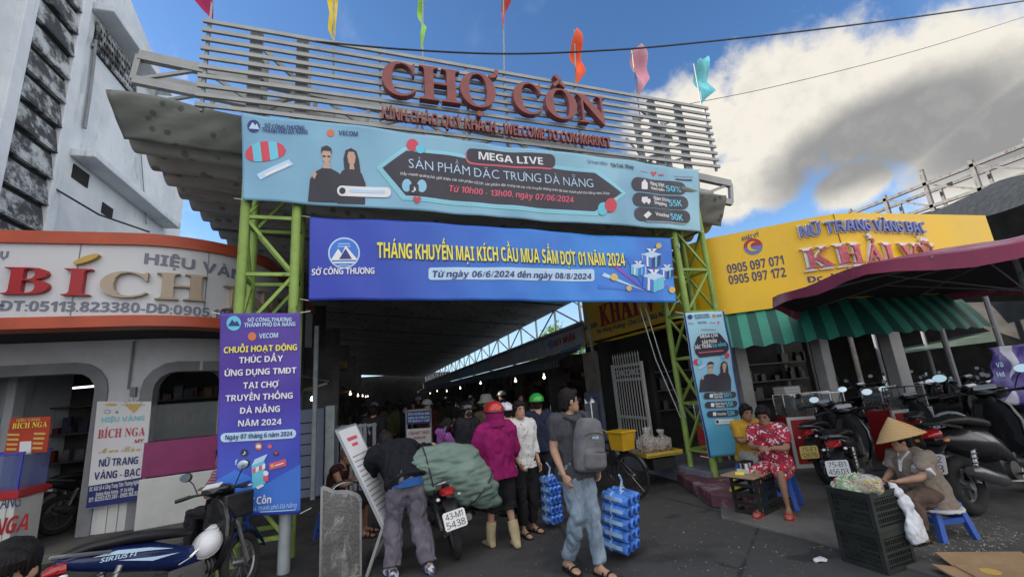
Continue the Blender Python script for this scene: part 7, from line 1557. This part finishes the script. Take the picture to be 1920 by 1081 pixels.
# snack tray on the step
ST_ = atY(1232, 848, 6.55)
sb = thing('snack_stand', 'dark crate base with a shallow yellow tray, left of the right green tower', 'stand', (ST_.x, ST_.y, .25)); q = MB(); q.box((0, 0, (ST_.z - .25) / 2 - .03), (.42, .34, ST_.z - .31)); q.build('crate_base', m_crate, sb, smooth=0)
q = MB(); q.box((0, 0, ST_.z - .25 - .015), (.66, .42, .03)); q.box((0, -.2, ST_.z - .25 + .01), (.66, .02, .06)); q.box((-.33, 0, ST_.z - .25 + .01), (.02, .42, .06)); q.box((.33, 0, ST_.z - .25 + .01), (.02, .42, .06)); q.build('tray', M('yellow_tray', (.55, .38, .06), .5), sb, smooth=0, bevel=.004)
for (dx, s_, lab) in ((-.14, 1.0, 'left clear bag of brown snacks heaped on the yellow tray'), (.13, .85, 'right clear bag of brown snacks heaped on the yellow tray')):
    sg_ = thing('snack_bag', lab, 'bag', (ST_.x + dx, ST_.y, ST_.z + .005), 0, 'bags of snacks on the yellow tray'); q = MB(); rr = random.Random(int(dx * 100))
    for _ in range(120):
        a_ = rr.uniform(0, 6.28); b_ = rr.random() ** .5; z_ = rr.uniform(0, .27) * s_; w_ = .16 * s_ * (1 - (z_ / (.34 * s_)) ** 2); q.box((w_ * b_ * cos(a_), w_ * b_ * sin(a_), z_ + .02), (.055, .03, .012), rot=Matrix.Rotation(rr.uniform(0, 3), 3, 'X') @ Matrix.Rotation(rr.uniform(0, 3), 3, 'Z'), mi=rr.randrange(2))
    q.build('snacks', [M('snack_brown', (.33, .17, .06), .7, var=.3, scale=20), M('snack_dark', (.17, .08, .035), .7, var=.3)], sg_, smooth=0)
    q = MB(); q.ell((0, 0, .14 * s_), (.18 * s_, .17 * s_, .17 * s_), 16, 10); q.loft([ering(V((0, 0, z)), V((1, 0, 0)), V((0, 1, 0)), w_, w_, 12) for z, w_ in ((.28 * s_, .05), (.33 * s_, .03), (.40 * s_, .07))]); fuse(q, 'film', m_film, sg_, .012, .03, 12, 1)
# packs of blue film-wrapped rolls
m_bpk = M('blue_pack_plastic', (.07, .22, .66), .25, var=.5, scale=9, bump=.3, bscale=25, coat=.6); m_bpk2 = M('pale_blue_pack', (.34, .50, .74), .3, var=.2, scale=12, coat=.4); m_bpk3 = M('deep_blue_ends', (.01, .04, .30), .4, bump=0)
def pack(pos, rz, n, w_, label, tilt):
    t = thing('wrapped_pack', label, 'pack', pos, rz); t.rotation_euler = (tilt, 0, rz); rr = random.Random(n); r = .052
    for k_ in range(n):
        z = k_ * .108; dx = rr.uniform(-.015, .015); q = MB()
        for c_ in range(3):
            x = (c_ - 1) * w_ * .36 + dx; q.loft([ering(V((x, y_, z)), V((1, 0, 0)), V((0, 0, 1)), w_ * .19 * f_, r * f_, 14) for y_, f_ in ((-w_ * .52, .7), (-w_ * .49, .95), (-w_ * .3, 1), (w_ * .3, 1), (w_ * .49, .95), (w_ * .52, .7))])
        o = q.build('layer', m_bpk, t, smooth=50)
        q = MB()
        for c_ in range(3):
            x = (c_ - 1) * w_ * .36 + dx; q.tube([(x, -w_ * .525, z), (x, -w_ * .515, z)], r * .5, 12)
        q.build('roll_ends', m_bpk3, o, smooth=0); q = MB()
        for sg in (-1, 1): q.box((dx + sg * w_ * .555, 0, z + .01), (.006, w_ * .7, .035))
        for c_ in range(3): q.torus(((c_ - 1) * w_ * .36 + dx, w_ * (.12 - .2 * (c_ % 2)), z), r * 1.02, .007, Matrix.Rotation(pi / 2, 3, 'X') @ Matrix.Diagonal((w_ * .19 / r, 1, 1)), 16, 5)
        q.build('print_band', m_bpk2, o)
    q = MB(); q.tube([(0, 0, (n - .6) * .108), (.03, 0, (n + .3) * .108), (-.02, 0, (n + .9) * .108)], .012, 6); q.build('carry_strap', m_bpk2, t)
    return t
a_ = atY(1163, 1012, 4.25); pack((a_.x, a_.y, a_.z - .02), .55, 5, .27, 'tall pack of blue wrapped rolls hanging at the side of the man with the backpack', .14)
a_ = atY(1036, 970, 5.45); pack((a_.x, a_.y, a_.z), .35, 5, .18, 'smaller pack of blue wrapped rolls hanging beside the woman in the white blouse', 0)
q = MB(); a_ = V((3.02, 6.72, .66)); q.loft([ering(V((0, 0, z)), V((1, 0, 0)), V((0, 1, 0)), w_, .06, 12, 3) for z, w_ in ((-.14, .08), (.0, .09), (.10, .07), (.14, .03))]); o = q.build('shopping_bag', m_red, smooth=50, loc=a_); tag(o, 'small red bag hanging on the old bicycle', 'bag')
# steel panel and information stand
mp_ = thing('steel_barrier', 'scratched stainless steel sheet with a rounded top standing before the left tower', 'barrier', (0, 0, 0))
def scr(v):
    a = wnoise(mapv(v, (1, 1, .45)), 7, 8, .7, .9); b = wnoise(v, 2.2, 5, .6); return mixc(mth('MULTIPLY', sstep(a, .46, .64), sstep(b, .35, .6)), (.15, .148, .145), (.44, .43, .415))
A0, A1 = G(600, 1096), G(676, 1078); A0.z = A1.z = 0; mp_.location = A0; dx_ = (A1 - A0); Lx = dx_.length; mp_.rotation_euler = (-.05, 0, math.atan2(dx_.y, dx_.x))
hT = (atY(590, 915, A0.y).z)
out = [(0, 0), (Lx, 0), (Lx, hT * .78)] + [(Lx - (Lx * .62) * (1 - cos(R_(t))), hT * .78 + hT * .14 * sin(R_(t))) for t in (20, 40, 60, 80)] + [(Lx * .36, hT * .92), (.0, hT * 1.0)]
q = MB(); q.prism(out, -.012, .012, lambda u, v, w: (u, w, v)); q.build('sheet', MC('scratched_steel', scr, rough=.32, metal=.75, bump=.15, bscale=30), mp_, smooth=0)
q = MB()
for a_, b_ in zip(out, out[1:] + out[:1]): q.bar((a_[0], -.008, a_[1]), (b_[0], -.008, b_[1]), .022, .035)
q.build('rim', m_alloy, mp_, smooth=0)
q = MB(); q.loft([[V((.05 + (Lx * .5) * (1 - cos(R_(t))) * .9 + .02, y_, hT * .86 + .13 * sin(R_(t)))) for t in range(20, 171, 15)] for y_ in (.04, .18, .30)], cap=False, closed=False); o = q.build('curled_sheet', m_chrome, mp_, smooth=60); o.modifiers.new('thickness', 'SOLIDIFY').thickness = .004
ib = thing('information_stand', 'leaning white information board on a folding metal stand behind the steel sheet', 'sign', (0, 0, 0)); ib.location = (-.15, 5.0, 0); OI = (-.15, 5.0, 0)
nb, ntp, fb_, ft_ = atY(719, 990, 4.92), atY(631, 806, 4.92), atY(748, 962, 5.30), atY(672, 802, 5.30)
ft_ = ntp + (fb_ - nb); nrm = (ntp - nb).cross(fb_ - nb).normalized(); nrm = nrm if nrm.x > 0 else -nrm
mpI = lambda u, v, w: loc(OI, nb + (fb_ - nb) * u + (ntp - nb) * v + nrm * w)
q = MB(); q.prism([(0, 0), (1, 0), (1, 1), (0, 1)], -.012, 0, mpI); q.build('board', P_['pale'], ib, smooth=0)
q = MB(); q.prism([(.06, .02), (.94, .02), (.94, .98), (.06, .98)], .0, .003, mpI); pp_ = q.build('poster', P_['white'], ib, smooth=0)
q = MB()
for v_, a0_, a1_, h_, c_ in [(.86, .25, .75, .035, 1), (.80, .35, .65, .03, 1)] + [(.70 - k_ * .05, .12, .88 - .2 * (k_ % 3 == 2), .014, 0) for k_ in range(12)]: q.prism([(a0_, v_), (a1_, v_), (a1_, v_ + h_), (a0_, v_ + h_)], .003, .005, mpI, c_)
q.build('lines', [P_['grey'], P_['pink']], pp_, smooth=0)
q = MB()
for P in ((mpI(0, 0, -.01), loc(OI, G(742, 1068))), (mpI(0, 0, -.01), loc(OI, G(688, 1080))), (mpI(1, 0, -.01), loc(OI, G(742, 1068) + V((.05, .45, 0)))), (mpI(1, 0, -.01), loc(OI, G(688, 1080) + V((.05, .45, 0))))): q.bar(P[0], P[1], .022, .03)
for v_ in (0, 1): q.bar(mpI(0, v_, -.006), mpI(1, v_, -.006), .02, .02)
for u_ in (0, 1): q.bar(mpI(u_, 0, -.006), mpI(u_, 1, -.006), .022, .022)
q.build('stand_frame', m_steel, ib, smooth=0)
# signs of the white shop
SV = Surf([(-6, 8.28), (-2, 8.28)]); vs_ = thing('shop_sign', 'tall white sign with green, red, gold and navy lettering hung on the white pier', 'sign', tuple(SV.m(*SV.px(225, 850)))); OV = tuple(vs_.location)
pn = panel(SV, [(184, 752), (285, 752), (268, 936), (163, 953)], P_['white'], vs_, OV, 'board', 0, .02)
k = Ink(SV, OV, pn)
k.sh([(168, 910), (270, 893), (267, 936), (163, 952)], 'navy', .023).sh([(235, 757), (269, 756), (253, 774)], 'coin', .023)
for a_ in range(7):
    t_ = R_(200 + a_ * 23); k.sh([(252 + 12 * cos(t_), 764 + 9 * sin(t_)), (252 + 23 * cos(t_), 764 + 17 * sin(t_)), (252 + 23 * cos(t_ + .06), 764 + 17 * sin(t_ + .06))], 'dark', .023)
k.sh(disc(210, 758, 12, ry=2.4), 'coin', .023).sh(disc(203, 771, 7, 10, ry=4), 'grey', .023).sh(disc(203, 771, 5, 10, ry=2.5), 'white', .026).sh(disc(221, 772, 3, 8), 'grey', .023)
for s_, a_, b_, yt, c_, st_ in (("HIỆU VÀNG", (192, 791), (272, 787), 782, 'teal', 'bold'), ("BÍCH NGA", (185, 821), (273, 815), 805, 'red', 'serif'), ("MY", (254, 830), (271, 828), 823, 'red', 'bold'), ("Mua", (187, 849), (224, 846), 838, 'coin', 'script'), ("Bán", (230, 846), (265, 844), 834, 'coin', 'script'),
                              ("NỮ TRANG", (187, 874), (260, 868), 860, 'navy', 'bold'), ("VÀNG - BẠC", (178, 898), (264, 890), 884, 'navy', 'bold')): k.tx(s_, a_, b_, yt, c_, style=st_, w=.027)
for s_, a_, b_, yt in (("ĐC: Kiốt Số 4 Cổng Trung Tâm Thương Nghiệp", (170, 920), (266, 905), 912), ("Đường Hùng Vương - TP. Đà Nẵng", (182, 929), (252, 918), 922), ("ĐT: 02353.823.380 - 0905.186.335", (169, 940), (263, 926), 932)): k.tx(s_, a_, b_, yt, 'white', style='bold', w=.027)
k.done()
SR_ = Surf([(-7, 7.72), (-3, 7.72)]); rs = thing('shop_sign', 'red sign with yellow lettering propped on the glass counter at the left edge', 'sign', tuple(SR_.m(*SR_.px(52, 815)))); OR = tuple(rs.location)
pn = panel(SR_, [(22, 783), (97, 780), (90, 846), (9, 852)], M('red_sign_face', (.42, .045, .02), .5, bump=0), rs, OR, 'board', 0, .02); k = Ink(SR_, OR, pn)
k.tx("BÍCH NGA", (26, 803), (91, 799), 793, 'yellow', style='serif', w=.027).tx("HIỆU VÀNG", (34, 790), (78, 788), 785, 'coin', style='bold', w=.027)
for i in range(4): k.sh(rrect(17 - i, 812 + i * 9, 40 - i * 2, 816 + i * 9, 1.5), 'coin', .023).sh(rrect(66 - i, 810 + i * 9, 88 - i * 2, 814 + i * 9, 1.5), 'coin', .023)
k.done(); cd_ = panel(SR_, [(41, 827), (62, 826), (61, 850), (39, 851)], P_['white'], rs, OR, 'white_card', .022, .034)
# litter and cardboard
o_ = G(1541, 1052); q = MB(); q.ell((0, 0, .012), (.07, .035, .018), 12, 7); o = fuse(q, 'plastic_scrap', m_wbag, None, .007, .02, 22, 1); o.location = (o_.x, o_.y, .004); tag(o, 'crumpled white plastic scrap on the road left of the crates', 'litter')
cx_ = G(1925, 1098); cbx = thing('cardboard_sheet', 'flattened brown cardboard box on the ground at the lower right corner', 'cardboard', (cx_.x, cx_.y, .032), -.5); m_card = M('cardboard', (.34, .22, .12))
q = MB(); q.box((0, 0, .02), (.62, .40, .04)); q.build('box_panel', m_card, cbx, smooth=0, bevel=.004); q = MB(); q.box((0, .30, .03), (.60, .22, .012), rot=Matrix.Rotation(.18, 3, 'X')); q.box((-.38, 0, .03), (.16, .38, .012), rot=Matrix.Rotation(.12, 3, 'Y')); q.build('flap', m_card, cbx, smooth=0)
q = MB(); q.prism([(-.16 + .06 * cos(a_ * pi / 8), .06 + .06 * sin(a_ * pi / 8)) for a_ in range(16)], .041, .043, lambda u, v, w: (u, v, w)); q.build('label', P_['coin'], cbx, smooth=0)
q = MB(); rr = random.Random(9)
for _ in range(520):
    near = rr.random() < .6; px_, py_ = (rr.gauss(1815, 70), rr.gauss(1012, 22)) if near else (rr.uniform(1250, 1915), rr.uniform(960, 1078))
    p_ = G(px_, py_); a_ = rr.uniform(0, 3.14); L = rr.uniform(.006, .026) * (1 if near else .6); w_ = rr.uniform(.003, .007); d_ = V((cos(a_), sin(a_), 0)); s_ = V((-sin(a_), cos(a_), 0)); z_ = .035 if p_.x > 4.3 else .006
    p_.z = z_; q.add([p_ - d_ * L, p_ + s_ * w_, p_ + d_ * L + V((0, 0, .004)), p_ - s_ * w_], [(0, 1, 2, 3)], rr.choice((0, 0, 1)))
for _ in range(160):
    p_ = G(rr.uniform(700, 1500), rr.uniform(985, 1080)); p_.z = .005; L = rr.uniform(.004, .012); a_ = rr.uniform(0, 3.14); d_ = V((cos(a_), sin(a_), 0)) * L; s_ = V((-sin(a_), cos(a_), 0)) * L * .5; q.add([p_ - d_, p_ + s_, p_ + d_, p_ - s_], [(0, 1, 2, 3)], rr.choice((0, 1)))
o = q.build('litter', [M('litter_pale', (.42, .40, .33), .8, bump=0), M('litter_brown', (.2, .17, .11), .8, bump=0)], smooth=0, fix=False); tag(o, kind='stuff')
# plastic chair among the bikes
pc = thing('plastic_chair', 'pale grey slatted plastic armchair with red cushion behind the big black scooter', 'chair', (7.75, 4.55, .03), R_(150)); m_pl = M('pale_grey_plastic', (.36, .37, .42), .45)
q = MB(); q.box((0, 0, .42), (.44, .42, .03)); q.build('seat', m_pl, pc, smooth=0, bevel=.01)
q = MB(); pts_ = [(-.21, .2, .42)] + [(.21 * -cos(R_(t)), .24, .72 + .13 * sin(R_(t))) for t in range(0, 181, 30)] + [(.21, .2, .42)]; q.tube(pts_, .02, 8)
for k_ in range(6): q.bar((-.15 + k_ * .06, .21, .42), (-.15 + k_ * .06, .24, .80), .03, .012)
q.build('backrest', m_pl, pc)
for sx in (-1, 1):
    q = MB(); q.tube([(sx * .22, .2, .62), (sx * .23, -.05, .64), (sx * .22, -.2, .42)], .018, 8); q.build('armrest', m_pl, pc)
    for sy in (-1, 1): q = MB(); q.tube([(sx * .2, sy * .19, .42), (sx * .235, sy * .22, 0)], .02, 8); q.build('leg', m_pl, pc)
q = MB(); q.box((0, -.01, .455), (.40, .38, .05)); q.build('cushion', m_red, pc, smooth=0, bevel=.015)
